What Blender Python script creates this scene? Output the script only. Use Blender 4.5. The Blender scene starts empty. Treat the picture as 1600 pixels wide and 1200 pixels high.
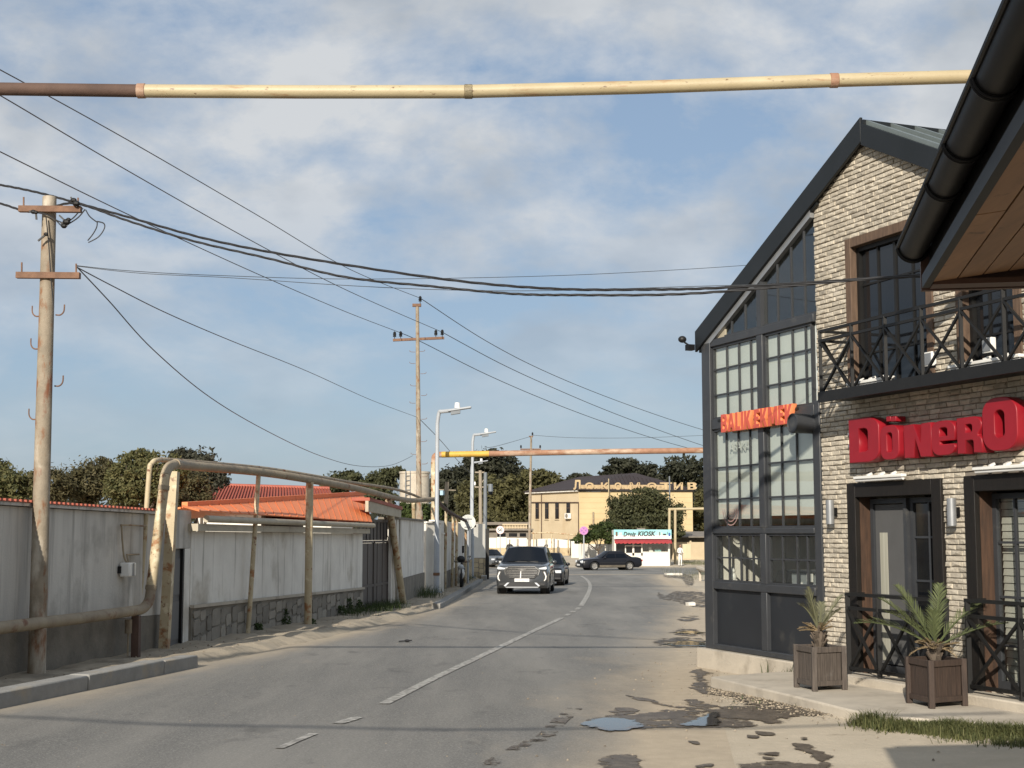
import bpy, bmesh, math, random
import numpy as np
from mathutils import Vector, Matrix, noise as mnoise
random.seed(7); np.random.seed(7)
S = bpy.context.scene
R = math.radians
# ---------------------------------------------------------------- camera, sky, sun, exposure
FPX = 2220.0; PITCH = math.atan(235 / FPX); EYE = 1.6
cam = bpy.data.cameras.new('camera'); camo = bpy.data.objects.new('camera', cam); S.collection.objects.link(camo)
cam.sensor_width = 36; cam.lens = 36 * FPX / 1600; cam.clip_start = .1; cam.clip_end = 6000
camo.location = (0, 0, EYE); camo.rotation_euler = (math.pi / 2 + PITCH, 0, 0); S.camera = camo
SUN_EL, SUN_AZ = 24.0, 13.5            # light travels towards azimuth 13.5 deg right of +Y, 24 deg down
sun = bpy.data.lights.new('sun', 'SUN'); suno = bpy.data.objects.new('sun', sun); S.collection.objects.link(suno)
sun.energy = 4.3; sun.angle = R(.55); sun.color = (1, .92, .80)
Ld = Vector((math.sin(R(SUN_AZ)) * math.cos(R(SUN_EL)), math.cos(R(SUN_AZ)) * math.cos(R(SUN_EL)), -math.sin(R(SUN_EL))))
suno.rotation_euler = Ld.to_track_quat('-Z', 'Y').to_euler(); suno.location = (-8, -30, 30)
W = bpy.data.worlds.new('World'); S.world = W; W.use_nodes = True
def world():
    nt = W.node_tree; N = nt.nodes; L = nt.links; N.clear()
    out = N.new('ShaderNodeOutputWorld'); bg = N.new('ShaderNodeBackground'); bg.inputs[1].default_value = .1
    sky = N.new('ShaderNodeTexSky'); sky.sky_type = 'NISHITA'; sky.sun_disc = False
    sky.sun_elevation = R(SUN_EL); sky.sun_rotation = R(180 + SUN_AZ); sky.air_density = 1.0; sky.dust_density = 1.2; sky.ozone_density = 1.5
    tc = N.new('ShaderNodeTexCoord'); sp = N.new('ShaderNodeSeparateXYZ'); L.new(tc.outputs['Generated'], sp.inputs[0])
    mx = N.new('ShaderNodeMath'); mx.operation = 'MAXIMUM'; mx.inputs[1].default_value = 0; L.new(sp.outputs[2], mx.inputs[0])
    ad = N.new('ShaderNodeMath'); ad.operation = 'ADD'; ad.inputs[1].default_value = .40; L.new(mx.outputs[0], ad.inputs[0])
    dx = N.new('ShaderNodeMath'); dx.operation = 'DIVIDE'; L.new(sp.outputs[0], dx.inputs[0]); L.new(ad.outputs[0], dx.inputs[1])
    dy = N.new('ShaderNodeMath'); dy.operation = 'DIVIDE'; L.new(sp.outputs[1], dy.inputs[0]); L.new(ad.outputs[0], dy.inputs[1])
    cb = N.new('ShaderNodeCombineXYZ'); L.new(dx.outputs[0], cb.inputs[0]); L.new(dy.outputs[0], cb.inputs[1])
    def nz(scale, det, rough, off, dist=0):
        mp = N.new('ShaderNodeMapping'); mp.inputs['Location'].default_value = off; L.new(cb.outputs[0], mp.inputs[0])
        n = N.new('ShaderNodeTexNoise'); n.inputs['Scale'].default_value = scale; n.inputs['Detail'].default_value = det
        n.inputs['Roughness'].default_value = rough; n.inputs['Distortion'].default_value = dist; L.new(mp.outputs[0], n.inputs[0]); return n.outputs[0]
    big = nz(3.0, 9, .56, (3.1, 1.7, 0), .25); small = nz(10.0, 8, .62, (0.4, 5.2, 2), .2)
    m1 = N.new('ShaderNodeMath'); m1.operation = 'MULTIPLY_ADD'; L.new(small, m1.inputs[0]); m1.inputs[1].default_value = .30; L.new(big, m1.inputs[2])
    rp = N.new('ShaderNodeValToRGB'); L.new(m1.outputs[0], rp.inputs[0])
    e = rp.color_ramp.elements; e[0].position = .54; e[0].color = (0, 0, 0, 1); e[1].position = .72; e[1].color = (1, 1, 1, 1)
    # clouds: bright side and thicker, greyer cores
    thick = nz(5.5, 5, .5, (7, 2, 1)); rc = N.new('ShaderNodeValToRGB'); L.new(thick, rc.inputs[0])
    c = rc.color_ramp.elements; c[0].position = .35; c[0].color = (2.9, 3.22, 3.62, 1); c[1].position = .62; c[1].color = (4.7, 4.85, 5.0, 1)
    # a thin veil lies over the blue everywhere, as in a milky autumn sky
    veil = N.new('ShaderNodeMix'); veil.data_type = 'RGBA'; veil.inputs[0].default_value = .72
    L.new(sky.outputs[0], veil.inputs[6]); veil.inputs[7].default_value = (1.98, 2.66, 3.66, 1)
    lowr = N.new('ShaderNodeMapRange'); lowr.inputs[1].default_value = .08; lowr.inputs[2].default_value = .26; lowr.inputs[3].default_value = .22; lowr.inputs[4].default_value = .95; L.new(sp.outputs[2], lowr.inputs[0])
    fac = N.new('ShaderNodeMath'); fac.operation = 'MULTIPLY'; L.new(lowr.outputs[0], fac.inputs[1]); L.new(rp.outputs[0], fac.inputs[0])
    mix = N.new('ShaderNodeMix'); mix.data_type = 'RGBA'; L.new(fac.outputs[0], mix.inputs[0]); L.new(veil.outputs[2], mix.inputs[6]); L.new(rc.outputs[0], mix.inputs[7])
    L.new(mix.outputs[2], bg.inputs[0]); L.new(bg.outputs[0], out.inputs[0])
world()
vs_ = S.view_settings; vs_.view_transform = 'Standard'; vs_.look = 'None'; vs_.gamma = 1; vs_.use_curve_mapping = False; vs_.exposure = 0.5
S.render.engine = 'CYCLES'; S.cycles.max_bounces = 8; S.cycles.transparent_max_bounces = 16; S.cycles.caustics_reflective = False; S.cycles.caustics_refractive = False

# ---------------------------------------------------------------- surveying helpers (photo measurement -> metres)
_cp, _sp = math.cos(PITCH), math.sin(PITCH)
def ray(u, v):
    x = (u - 800) / FPX; y = -(v - 600) / FPX
    b = _cp - y * _sp
    return x / b, (_sp + y * _cp) / b
def at(u, v, Y):
    a, b = ray(u, v); return Vector((a * Y, Y, EYE + b * Y))
def gz(x, y):
    if y <= 110: return -.01 * y
    t = min(1, (y - 110) / 40); return -1.1 + .5 * t * t * (3 - 2 * t)
def G(u, v, lift=0, cut=0):
    a, b = ray(u, v); Y = EYE / (-b - .01)
    return Vector((a * Y, Y, gz(0, Y) + lift))
def GZ(u, v, z):
    a, b = ray(u, v); Y = (z - EYE) / b; return Vector((a * Y, Y, z))
class Plane:                                    # a vertical plane: t along it, n out of it, z up
    def __init__(s, p0, d, n): s.p = Vector((p0[0], p0[1], 0)); s.d = Vector((d[0], d[1], 0)).normalized(); s.n = Vector((n[0], n[1], 0)).normalized()
    def hit(s, u, v, n=0):
        a, b = ray(u, v); Y = (n + s.p.dot(s.n)) / (a * s.n.x + s.n.y)
        X = a * Y; return (X - s.p.x) * s.d.x + (Y - s.p.y) * s.d.y, EYE + b * Y
    def P(s, t, n, z): q = s.p + s.d * t + s.n * n; return Vector((q.x, q.y, z))

# ---------------------------------------------------------------- mesh building
OR = {}
def spline(pts, k=6):
    pts = [Vector(p) for p in pts]; out = []
    for i in range(len(pts) - 1):
        p0 = pts[max(i - 1, 0)]; p1 = pts[i]; p2 = pts[i + 1]; p3 = pts[min(i + 2, len(pts) - 1)]
        for j in range(k):
            t = j / k
            out.append(.5 * ((2 * p1) + (p2 - p0) * t + (2 * p0 - 5 * p1 + 4 * p2 - p3) * t * t + (3 * p1 - p0 - 3 * p2 + p3) * t ** 3))
    return out + [pts[-1]]
class MB:
    def __init__(s): s.v = []; s.f = []; s.c = []; s.cur = 1.0
    def add(s, vs, fs):
        b = len(s.v); s.v += [tuple(v) for v in vs]; s.c += [s.cur] * len(vs); s.f += [tuple(i + b for i in f) for f in fs]; return s
    def obox(s, o, ax, ay, az, j=0):
        o, ax, ay, az = Vector(o), Vector(ax), Vector(ay), Vector(az)
        if ax.cross(ay).dot(az) < 0: o, ax = o + ax, -ax
        vs = [o, o + ax, o + ax + ay, o + ay]; vs += [v + az for v in vs]
        if j: vs = [v + Vector((random.uniform(-j, j), random.uniform(-j, j), random.uniform(-j, j))) for v in vs]
        return s.add(vs, [(3, 2, 1, 0), (4, 5, 6, 7), (0, 1, 5, 4), (1, 2, 6, 5), (2, 3, 7, 6), (3, 0, 4, 7)])
    def box(s, x0, x1, y0, y1, z0, z1): return s.obox((x0, y0, z0), (x1 - x0, 0, 0), (0, y1 - y0, 0), (0, 0, z1 - z0))
    def pbox(s, pl, t0, t1, n0, n1, z0, z1, j=0): return s.obox(pl.P(t0, n0, z0), pl.d * (t1 - t0), pl.n * (n1 - n0), (0, 0, z1 - z0), j)
    def bar(s, a, b, w, h, up=(0, 0, 1)):          # rectangular bar from a to b
        a, b = Vector(a), Vector(b); d = (b - a); u = Vector(up)
        if abs(d.normalized().dot(u)) > .98: u = Vector((1, 0, 0))
        sx = d.cross(u).normalized(); sz = sx.cross(d).normalized()
        return s.obox(a - sx * w / 2 - sz * h / 2, sx * w, d, sz * h)
    def tube(s, pts, r, seg=10, caps=True):
        pts = [Vector(p) for p in pts]; n = len(pts); rs = r if isinstance(r, (list, tuple)) else [r] * n
        vs = []; px = None
        for i in range(n):
            d = (pts[min(i + 1, n - 1)] - pts[max(i - 1, 0)]).normalized()
            if px is None: px = d.orthogonal().normalized()
            px = (px - d * px.dot(d)); px = px.normalized() if px.length > 1e-6 else d.orthogonal().normalized()
            py = d.cross(px)
            for k in range(seg):
                a = 2 * math.pi * k / seg; vs.append(pts[i] + (px * math.cos(a) + py * math.sin(a)) * rs[i])
        fs = [(i * seg + k, i * seg + (k + 1) % seg, (i + 1) * seg + (k + 1) % seg, (i + 1) * seg + k) for i in range(n - 1) for k in range(seg)]
        if caps: fs += [tuple(range(seg - 1, -1, -1)), tuple((n - 1) * seg + k for k in range(seg))]
        return s.add(vs, fs)
    def cyl(s, a, b, r, r2=None, seg=16): return s.tube([a, b], [r, r if r2 is None else r2], seg)
    def lathe(s, c, axis, prof, seg=24):           # prof: (distance along axis, radius)
        c = Vector(c); d = Vector(axis).normalized(); px = d.orthogonal().normalized(); py = d.cross(px); m = len(prof)
        vs = [c + d * h + (px * math.cos(2 * math.pi * k / seg) + py * math.sin(2 * math.pi * k / seg)) * r for h, r in prof for k in range(seg)]
        return s.add(vs, [(i * seg + k, i * seg + (k + 1) % seg, (i + 1) * seg + (k + 1) % seg, (i + 1) * seg + k) for i in range(m - 1) for k in range(seg)])
    def prism(s, poly, ext):                       # planar polygon extruded along ext
        poly = [Vector(p) for p in poly]; e = Vector(ext); n = len(poly)
        nn = Vector((0, 0, 0))
        for i in range(n): nn += poly[i].cross(poly[(i + 1) % n])
        if nn.dot(e) < 0: poly.reverse()
        return s.add(poly + [p + e for p in poly], [tuple(range(n - 1, -1, -1)), tuple(range(n, 2 * n))] + [(i, (i + 1) % n, n + (i + 1) % n, n + i) for i in range(n)])
    def ball(s, c, rx, ry=None, rz=None, seg=10, rings=7):
        ry = rx if ry is None else ry; rz = rx if rz is None else rz; c = Vector(c); vs = []
        for i in range(rings + 1):
            t = math.pi * i / rings
            for k in range(seg): a = 2 * math.pi * k / seg; vs.append(c + Vector((rx * math.sin(t) * math.cos(a), ry * math.sin(t) * math.sin(a), -rz * math.cos(t))))
        return s.add(vs, [(i * seg + k, i * seg + (k + 1) % seg, (i + 1) * seg + (k + 1) % seg, (i + 1) * seg + k) for i in range(rings) for k in range(seg)])
    def sheet(s, pts): return s.add(pts, [tuple(range(len(pts)))])
    def build(s, name, m, parent=None, org=None, local=False, kind=None, bev=0, sharp=38, attrs=None):
        me = bpy.data.meshes.new(name)
        if parent is not None: o0 = Vector((0, 0, 0)) if local else OR[parent.name]
        elif org is not None: o0 = Vector(org)
        else:
            a = np.array(s.v); o0 = Vector(((a[:, 0].min() + a[:, 0].max()) / 2, (a[:, 1].min() + a[:, 1].max()) / 2, a[:, 2].min()))
        me.from_pydata([tuple(Vector(v) - o0) for v in s.v], [], s.f)
        if any(abs(c - 1) > 1e-6 for c in s.c):
            ca = me.color_attributes.new('tint', 'FLOAT_COLOR', 'POINT'); ca.data.foreach_set('color', np.repeat(np.array(s.c, dtype=np.float32), 4))
        else:
            ca = me.color_attributes.new('tint', 'FLOAT_COLOR', 'POINT'); ca.data.foreach_set('color', np.ones(len(s.v) * 4, dtype=np.float32))
        for k, arr in (attrs or {}).items():
            at_ = me.attributes.new(k, 'FLOAT', 'POINT'); at_.data.foreach_set('value', np.array(arr, dtype=np.float32))
        if sharp:
            me.polygons.foreach_set('use_smooth', [True] * len(me.polygons)); me.set_sharp_from_angle(angle=R(sharp))
        me.materials.append(m)
        o = bpy.data.objects.new(name, me); S.collection.objects.link(o)
        if parent is not None: o.parent = parent; OR[o.name] = o0
        else: o.location = o0; OR[o.name] = o0
        if kind: o['kind'] = kind
        if bev: b = o.modifiers.new('bevel', 'BEVEL'); b.width = bev; b.segments = 2; b.limit_method = 'ANGLE'
        return o
def tag(o, label, cat, group=None):
    o['label'] = label; o['category'] = cat
    if group: o['group'] = group
    return o
def thing(name, label, cat, loc, group=None, rz=0):
    o = bpy.data.objects.new(name, None); S.collection.objects.link(o); o.location = loc; o.rotation_euler = (0, 0, rz); OR[o.name] = Vector(loc)
    o.empty_display_size = .2
    return tag(o, label, cat, group)
def copy_tree(o, parent=None):
    c = o.copy(); S.collection.objects.link(c); c.parent = parent
    for ch in list(o.children): copy_tree(ch, c)
    return c
def part(name, me, m, parent, loc=(0, 0, 0), rot=None):     # a piece that shares its mesh
    o = bpy.data.objects.new(name, me); S.collection.objects.link(o); o.parent = parent; o.location = loc
    if rot: o.rotation_euler = rot
    return o

# ---------------------------------------------------------------- materials
def mat(name, c1, c2=None, scale=4, rough=.8, metal=0, bump=0, bscale=None, stretch=(1, 1, 1), dirt=None, tint=False, spec=.5, det=6, coat=0, streak=None, lo=.3, hi=.7):
    m = bpy.data.materials.new(name); m.use_nodes = True; nt = m.node_tree; N = nt.nodes; L = nt.links
    b = N['Principled BSDF']; b.inputs['Roughness'].default_value = rough; b.inputs['Metallic'].default_value = metal
    b.inputs['Specular IOR Level'].default_value = spec; b.inputs['Coat Weight'].default_value = coat
    geo = N.new('ShaderNodeNewGeometry')
    def nz(scale, st=(1, 1, 1), det=6, off=0):
        mp = N.new('ShaderNodeMapping'); mp.inputs['Scale'].default_value = st; mp.inputs['Location'].default_value = (off, off * .7, off * 1.3); L.new(geo.outputs['Position'], mp.inputs[0])
        n = N.new('ShaderNodeTexNoise'); n.inputs['Scale'].default_value = scale; n.inputs['Detail'].default_value = det; n.inputs['Roughness'].default_value = .6
        L.new(mp.outputs[0], n.inputs[0]); return n.outputs[0]
    def ramp(src, a, bb):
        r = N.new('ShaderNodeMapRange'); r.inputs[1].default_value = a; r.inputs[2].default_value = bb; L.new(src, r.inputs[0]); return r.outputs[0]
    def mix(f, a, c):
        x = N.new('ShaderNodeMix'); x.data_type = 'RGBA'
        if isinstance(f, float): x.inputs[0].default_value = f
        else: L.new(f, x.inputs[0])
        for k, q in ((6, a), (7, c)):
            if isinstance(q, tuple): x.inputs[k].default_value = (*q, 1)
            else: L.new(q, x.inputs[k])
        return x.outputs[2]
    c2 = c2 or tuple(x * .8 for x in c1)
    col = mix(ramp(nz(scale, stretch, det), lo, hi), c2, c1)
    for d in ([dirt] if isinstance(dirt, tuple) else dirt or []):      # (colour, scale, from, to[, stretch])
        st = d[4] if len(d) > 4 else (1, 1, 1)
        col = mix(ramp(nz(d[1], st, 8, d[1] + 3), d[2], d[3]), col, d[0])
    if tint:
        a = N.new('ShaderNodeAttribute'); a.attribute_name = 'tint'
        x = N.new('ShaderNodeMix'); x.data_type = 'RGBA'; x.blend_type = 'MULTIPLY'; x.inputs[0].default_value = 1; L.new(col, x.inputs[6]); L.new(a.outputs['Color'], x.inputs[7]); col = x.outputs[2]
    L.new(col, b.inputs['Base Color'])
    if bump:
        bm_ = N.new('ShaderNodeBump'); bm_.inputs['Strength'].default_value = min(1, bump); bm_.inputs['Distance'].default_value = .02
        L.new(nz(bscale or scale * 6, stretch if bscale is None else (1, 1, 1), 8, 5), bm_.inputs['Height']); L.new(bm_.outputs[0], b.inputs['Normal'])
    return m
def glassmat(name, tintc=(.94, .95, .93), refl=.08, rough=.02):
    m = bpy.data.materials.new(name); m.use_nodes = True; nt = m.node_tree; N = nt.nodes; L = nt.links; N.clear()
    out = N.new('ShaderNodeOutputMaterial'); g = N.new('ShaderNodeBsdfGlossy'); g.inputs['Roughness'].default_value = rough
    t = N.new('ShaderNodeBsdfTransparent'); t.inputs[0].default_value = (*tintc, 1); fr = N.new('ShaderNodeLayerWeight'); fr.inputs[0].default_value = .25
    a = N.new('ShaderNodeMath'); a.operation = 'ADD'; a.inputs[1].default_value = refl; a.use_clamp = True; gb = N.new('ShaderNodeNewGeometry'); iv = N.new('ShaderNodeMath'); iv.operation = 'SUBTRACT'; iv.inputs[0].default_value = 1; L.new(gb.outputs['Backfacing'], iv.inputs[1]); mu = N.new('ShaderNodeMath'); mu.operation = 'MULTIPLY'; L.new(fr.outputs['Fresnel'], mu.inputs[0]); L.new(iv.outputs[0], mu.inputs[1]); L.new(mu.outputs[0], a.inputs[0])
    x = N.new('ShaderNodeMixShader'); L.new(a.outputs[0], x.inputs[0]); L.new(t.outputs[0], x.inputs[1]); L.new(g.outputs[0], x.inputs[2]); L.new(x.outputs[0], out.inputs[0]); return m
def leafmat(name, c, c2, trans=.35):
    m = bpy.data.materials.new(name); m.use_nodes = True; nt = m.node_tree; N = nt.nodes; L = nt.links; N.clear()
    out = N.new('ShaderNodeOutputMaterial'); at_ = N.new('ShaderNodeAttribute'); at_.attribute_name = 'tint'
    x = N.new('ShaderNodeMix'); x.data_type = 'RGBA'; x.inputs[6].default_value = (*c2, 1); x.inputs[7].default_value = (*c, 1); L.new(at_.outputs['Fac'], x.inputs[0])
    d = N.new('ShaderNodeBsdfPrincipled'); d.inputs['Roughness'].default_value = .6; d.inputs['Specular IOR Level'].default_value = .25; L.new(x.outputs[2], d.inputs['Base Color'])
    t = N.new('ShaderNodeBsdfTranslucent'); L.new(x.outputs[2], t.inputs[0]); s = N.new('ShaderNodeMixShader'); s.inputs[0].default_value = trans
    L.new(d.outputs[0], s.inputs[1]); L.new(t.outputs[0], s.inputs[2]); L.new(s.outputs[0], out.inputs[0]); return m
RUST = (.16, .065, .03)
M = dict(
 sand=mat('sandy ground', (.52, .445, .335), (.41, .35, .26), .9, .95, bump=.6, bscale=30, dirt=[((.31, .255, .185), .45, .55, .75), ((.56, .47, .35), 7, .55, .8), ((.27, .22, .16), 2.6, .62, .72)]),
 pave=mat('dusty pavement', (.42, .355, .265), (.29, .25, .19), 1.6, .95, bump=.6, bscale=25, dirt=((.17, .145, .11), 2.3, .5, .75)),
 concrete=mat('concrete', (.50, .445, .36), (.40, .355, .29), 3, .9, bump=.35, bscale=40, dirt=((.2, .17, .13), 2, .55, .8)),
 kerb=mat('kerb concrete', (.30, .295, .28), (.22, .215, .2), 4, .9, bump=.3, bscale=50, dirt=((.33, .28, .21), 3, .55, .75)),
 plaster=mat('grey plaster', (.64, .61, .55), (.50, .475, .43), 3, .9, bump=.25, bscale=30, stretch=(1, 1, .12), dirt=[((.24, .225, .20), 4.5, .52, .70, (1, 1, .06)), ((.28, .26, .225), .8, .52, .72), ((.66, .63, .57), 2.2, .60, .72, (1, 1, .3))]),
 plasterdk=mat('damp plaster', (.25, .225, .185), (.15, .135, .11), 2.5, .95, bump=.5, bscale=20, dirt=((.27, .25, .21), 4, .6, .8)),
 white=mat('white render', (.80, .77, .70), (.68, .65, .59), 2, .9, bump=.15, bscale=30, dirt=[((.40, .37, .32), 2.2, .55, .8, (1, 1, .2)), ((.30, .275, .235), 7, .58, .70, (1, 1, .05)), ((.45, .41, .34), .7, .56, .7)]),
 white2=mat('bright white render', (.74, .71, .64), (.62, .59, .52), 1.5, .9, bump=.15, bscale=30, dirt=((.5, .46, .38), 1.5, .6, .85, (1, 1, .3))),
 stone=mat('plinth stone', (.31, .28, .23), (.225, .20, .165), 5, .9, bump=.4, bscale=25, tint=True),
 yelstone=mat('yellow stone', (.5, .41, .26), (.36, .28, .17), 2, .9, bump=.4, bscale=15, tint=True),
 mortar=mat('mortar', (.22, .19, .155), (.16, .14, .115), 12, .95),
 brick=mat('buff brick', (.55, .495, .40), (.41, .36, .285), 9, .9, bump=.55, bscale=34, dirt=[((.21, .18, .145), 13, .58, .72), ((.68, .62, .52), 15, .60, .78)], tint=True),
 black=mat('black steel', (.012, .0115, .011), (.008, .008, .008), 8, .5, spec=.35, bump=.05),
 grey=mat('dark grey coated steel', (.042, .045, .050), (.033, .035, .039), 3, .45, spec=.4, dirt=((.10, .095, .085), 5, .60, .85)),
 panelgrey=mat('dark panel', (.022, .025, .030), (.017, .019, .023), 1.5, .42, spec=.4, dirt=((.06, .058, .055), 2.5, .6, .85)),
 roofgrey=mat('grey-green roof sheet', (.135, .16, .16), (.11, .13, .13), 3, .4),
 fascia=mat('anthracite fascia', (.013, .015, .017), (.010, .012, .013), 2, .45, spec=.3),
 darkwood=mat('black stained timber', (.014, .011, .009), (.007, .006, .005), 7, .6, spec=.3, bump=.3, stretch=(6, 6, .6)),
 redwood=mat('brown stained timber', (.085, .045, .026), (.035, .02, .013), 6, .6, bump=.3, stretch=(5, 5, .5)),
 trimwood=mat('weathered brown timber', (.15, .095, .06), (.075, .046, .03), 8, .7, bump=.4, stretch=(5, 5, .6)),
 planter=mat('weathered planter timber', (.105, .085, .07), (.045, .036, .03), 9, .75, bump=.3, stretch=(6, 6, .5), dirt=((.17, .16, .15), 3, .58, .8)),
 planterdk=mat('brown planter timber', (.06, .038, .027), (.025, .016, .012), 9, .7, bump=.3, stretch=(6, 6, .5)),
 soffit=mat('pine soffit board', (.25, .13, .058), (.17, .085, .038), 5, .65, dirt=((.06, .027, .014), 9, .62, .70), tint=True, stretch=(4, .5, 4)),
 endboard=mat('brown end board', (.07, .03, .018), (.045, .02, .012), 3, .6),
 gutter=mat('black gutter', (.010, .010, .011), (.008, .008, .009), 3, .5, spec=.15, dirt=((.035, .032, .03), 4, .6, .85)),
 pipeyel=mat('cream gas pipe', (.50, .415, .27), (.40, .325, .205), 3, .6, bump=.15, bscale=30, dirt=[((.66, .58, .40), 4, .56, .66), ((.30, .145, .06), 5, .53, .62), (RUST, 9, .60, .68)]),
 pipecream=mat('pale cream gas pipe', (.45, .38, .24), (.37, .305, .185), 2, .5, bump=.1, bscale=40, dirt=[((.36, .285, .165), 2.2, .48, .75, (.3, 1, 1)), ((.30, .165, .08), 16, .58, .72, (.18, 1, 1)), ((.13, .07, .04), 26, .63, .72, (.5, 1, 1))]),
 pipeold=mat('dull gas pipe', (.36, .295, .20), (.24, .19, .13), 3, .7, bump=.2, bscale=30, dirt=[(RUST, 4, .56, .68), ((.19, .155, .11), 1.2, .5, .75)]),
 piperust=mat('rusty pipe', (.36, .20, .125), (.24, .12, .07), 5, .8, bump=.3, dirt=((.52, .42, .32), 2.5, .50, .66, (.3, 1, 1))),
 pipebrown=mat('brown rust pipe', (.105, .062, .045), (.065, .038, .028), 5, .8, bump=.2),
 pipeorange=mat('orange yellow pipe', (.60, .38, .06), (.50, .30, .05), 3, .6, dirt=((.2, .09, .03), 7, .6, .75)),
 pole=mat('painted steel pole', (.295, .245, .18), (.20, .165, .12), 7, .75, bump=.25, bscale=40, dirt=[((.20, .10, .05), 9, .54, .64, (1, 1, .35)), ((.50, .45, .37), 2.4, .55, .68, (1, 1, .4)), ((.19, .07, .035), 2.1, .60, .66, (1, 1, .5))]),
 rustarm=mat('rusty angle iron', (.21, .115, .07), (.12, .065, .04), 9, .8, bump=.3),
 lamp=mat('galvanised lamp post', (.36, .385, .41), (.30, .32, .345), 3, .5),
 lampgrey=mat('grey mast', (.16, .18, .20), (.12, .135, .15), 2, .5),
 wood=mat('old wooden pole', (.33, .28, .21), (.22, .185, .14), 6, .9, stretch=(4, 4, .4)),
 cable=mat('black cable', (.018, .018, .02), None, 5, .6), wire=mat('thin wire', (.05, .055, .06), None, 5, .5),
 orange=mat('orange roof sheet', (.80, .245, .085), (.72, .21, .07), 2, .6, dirt=((.3, .1, .05), 1.5, .6, .85)),
 redroof=mat('red roof tile', (.36, .085, .045), (.28, .062, .035), 3, .6),
 beige=mat('beige gutter paint', (.46, .41, .31), (.36, .315, .235), 3, .6, dirt=((.2, .165, .12), 4, .58, .8)),
 door=mat('grey sheet door', (.15, .145, .14), (.11, .105, .1), 4, .6, stretch=(1, 1, .3)), gate=mat('brown gate sheet', (.085, .068, .058), (.06, .048, .04), 4, .55, stretch=(1, 1, .3)),
 redletter=mat('red letter', (.27, .0085, .017), (.22, .007, .014), 3, .42, spec=.4),
 orangeletter=mat('orange red letter', (.58, .095, .06), (.50, .08, .048), 3, .45),
 whiteplastic=mat('white plastic', (.78, .77, .73), (.70, .69, .65), 3, .4), steel=mat('grey steel', (.34, .35, .36), (.26, .27, .28), 6, .4, metal=.5),
 blind=mat('pale roller blind', (.68, .715, .685), (.62, .655, .625), 2, .9), curtain=mat('curtain', (.42, .41, .34), (.26, .25, .2), 6, .9, stretch=(3, 3, .05)),
 interior=mat('interior wall', (.68, .61, .48), (.5, .44, .34), 3, .9), intstone=mat('interior stone wall', (.44, .395, .33), (.20, .175, .145), 9, .9, bump=1, bscale=12),
 glass=glassmat('window glass'), glassdk=mat('dark window glass', (.008, .009, .011), None, 3, .06, spec=.6),
 mesh_=mat('grey insect screen', (.085, .085, .085), (.07, .07, .07), 3, .8), slat=mat('white slats', (.55, .54, .50), (.45, .44, .4), 4, .7),
 yellow=mat('yellow painted stone wall', (.52, .41, .235), (.44, .34, .19), .5, .9, bump=.1, dirt=((.47, .34, .17), .5, .58, .8, (1, 1, .3))),
 yellowpale=mat('faded yellow wall', (.58, .475, .32), (.50, .40, .26), .6, .9, dirt=((.48, .36, .22), .8, .58, .8, (1, 1, .3))),
 parapet=mat('weathered parapet', (.50, .38, .22), (.33, .24, .14), 1.6, .9, dirt=((.15, .11, .07), 1.4, .55, .75)),
 brownroof=mat('dark brown roof sheet', (.035, .021, .019), (.028, .017, .015), .5, .7), 
 sheetgrey=mat('old grey sheet', (.23, .20, .165), (.15, .13, .105), 1.2, .9), 
 signwhite=mat('sign white', (.78, .77, .75), None, 3, .5), signred=mat('sign red', (.45, .03, .03), None, 3, .5), signblack=mat('sign black', (.02, .02, .02), None, 3, .5),
 signblue=mat('sign blue', (.03, .10, .32), None, 3, .5), signpurple=mat('faded purple sign', (.40, .17, .42), (.34, .14, .36), 3, .5), signyellow=mat('sign yellow', (.78, .42, .03), None, 3, .5),
 signback=mat('sign back', (.52, .53, .5), (.42, .43, .4), 4, .5, metal=.2),
 aqua=mat('turquoise sign print', (.19, .50, .53), (.34, .58, .58), 1.1, .6), awning=mat('red awning', (.36, .035, .04), (.26, .025, .03), 3, .8),
 tyre=mat('tyre', (.014, .014, .014), None, 5, .8), rim=mat('alloy rim', (.48, .46, .43), (.36, .34, .31), 6, .35, metal=.6), chrome=mat('chrome', (.72, .73, .74), None, 3, .12, metal=1),
 suvpaint=mat('grey car paint', (.066, .069, .072), (.06, .063, .066), 2, .28, metal=.35, coat=.7), carblack=mat('black car paint', (.008, .008, .011), None, 3, .3, coat=.15, spec=.4, dirt=((.10, .085, .065), 2, .70, .95)),
 cardust=mat('dusty sill', (.15, .125, .09), (.07, .06, .045), 3, .7), carglass=mat('tinted car glass', (.006, .008, .012), None, 3, .12, spec=.2), cardark=mat('black trim', (.012, .012, .013), None, 3, .5), headlight=mat('headlight glass', (.68, .70, .72), (.5, .52, .54), 8, .12),
 carblue=mat('blue grey paint', (.085, .105, .125), None, 3, .3, coat=.6), carsilver=mat('grey silver paint', (.15, .16, .17), None, 3, .3, metal=.3, coat=.6),
 skin=mat('skin', (.36, .2, .135), None, 3, .6), hair=mat('dark hair', (.012, .010, .009), None, 3, .7), cloth=mat('white cloth', (.76, .75, .71), (.68, .67, .63), 5, .9),
 bark=mat('bark', (.13, .10, .075), (.07, .055, .04), 5, .9, bump=.4), wetsoil=mat('damp soil', (.085, .066, .046), (.055, .042, .03), 4, .7),
 water=mat('puddle water', (.035, .032, .028), None, 3, .03, spec=.6), rubble=mat('rubble', (.30, .25, .185), (.2, .165, .12), 9, .95, tint=True),
 grass=leafmat('grass', (.155, .155, .065), (.07, .085, .032)), weed=leafmat('weed', (.07, .10, .03), (.035, .055, .018)),
 palm=leafmat('palm leaf', (.135, .155, .07), (.075, .095, .04), .25), palmdry=leafmat('dry palm leaf', (.33, .25, .15), (.2, .145, .08), .2),
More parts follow.
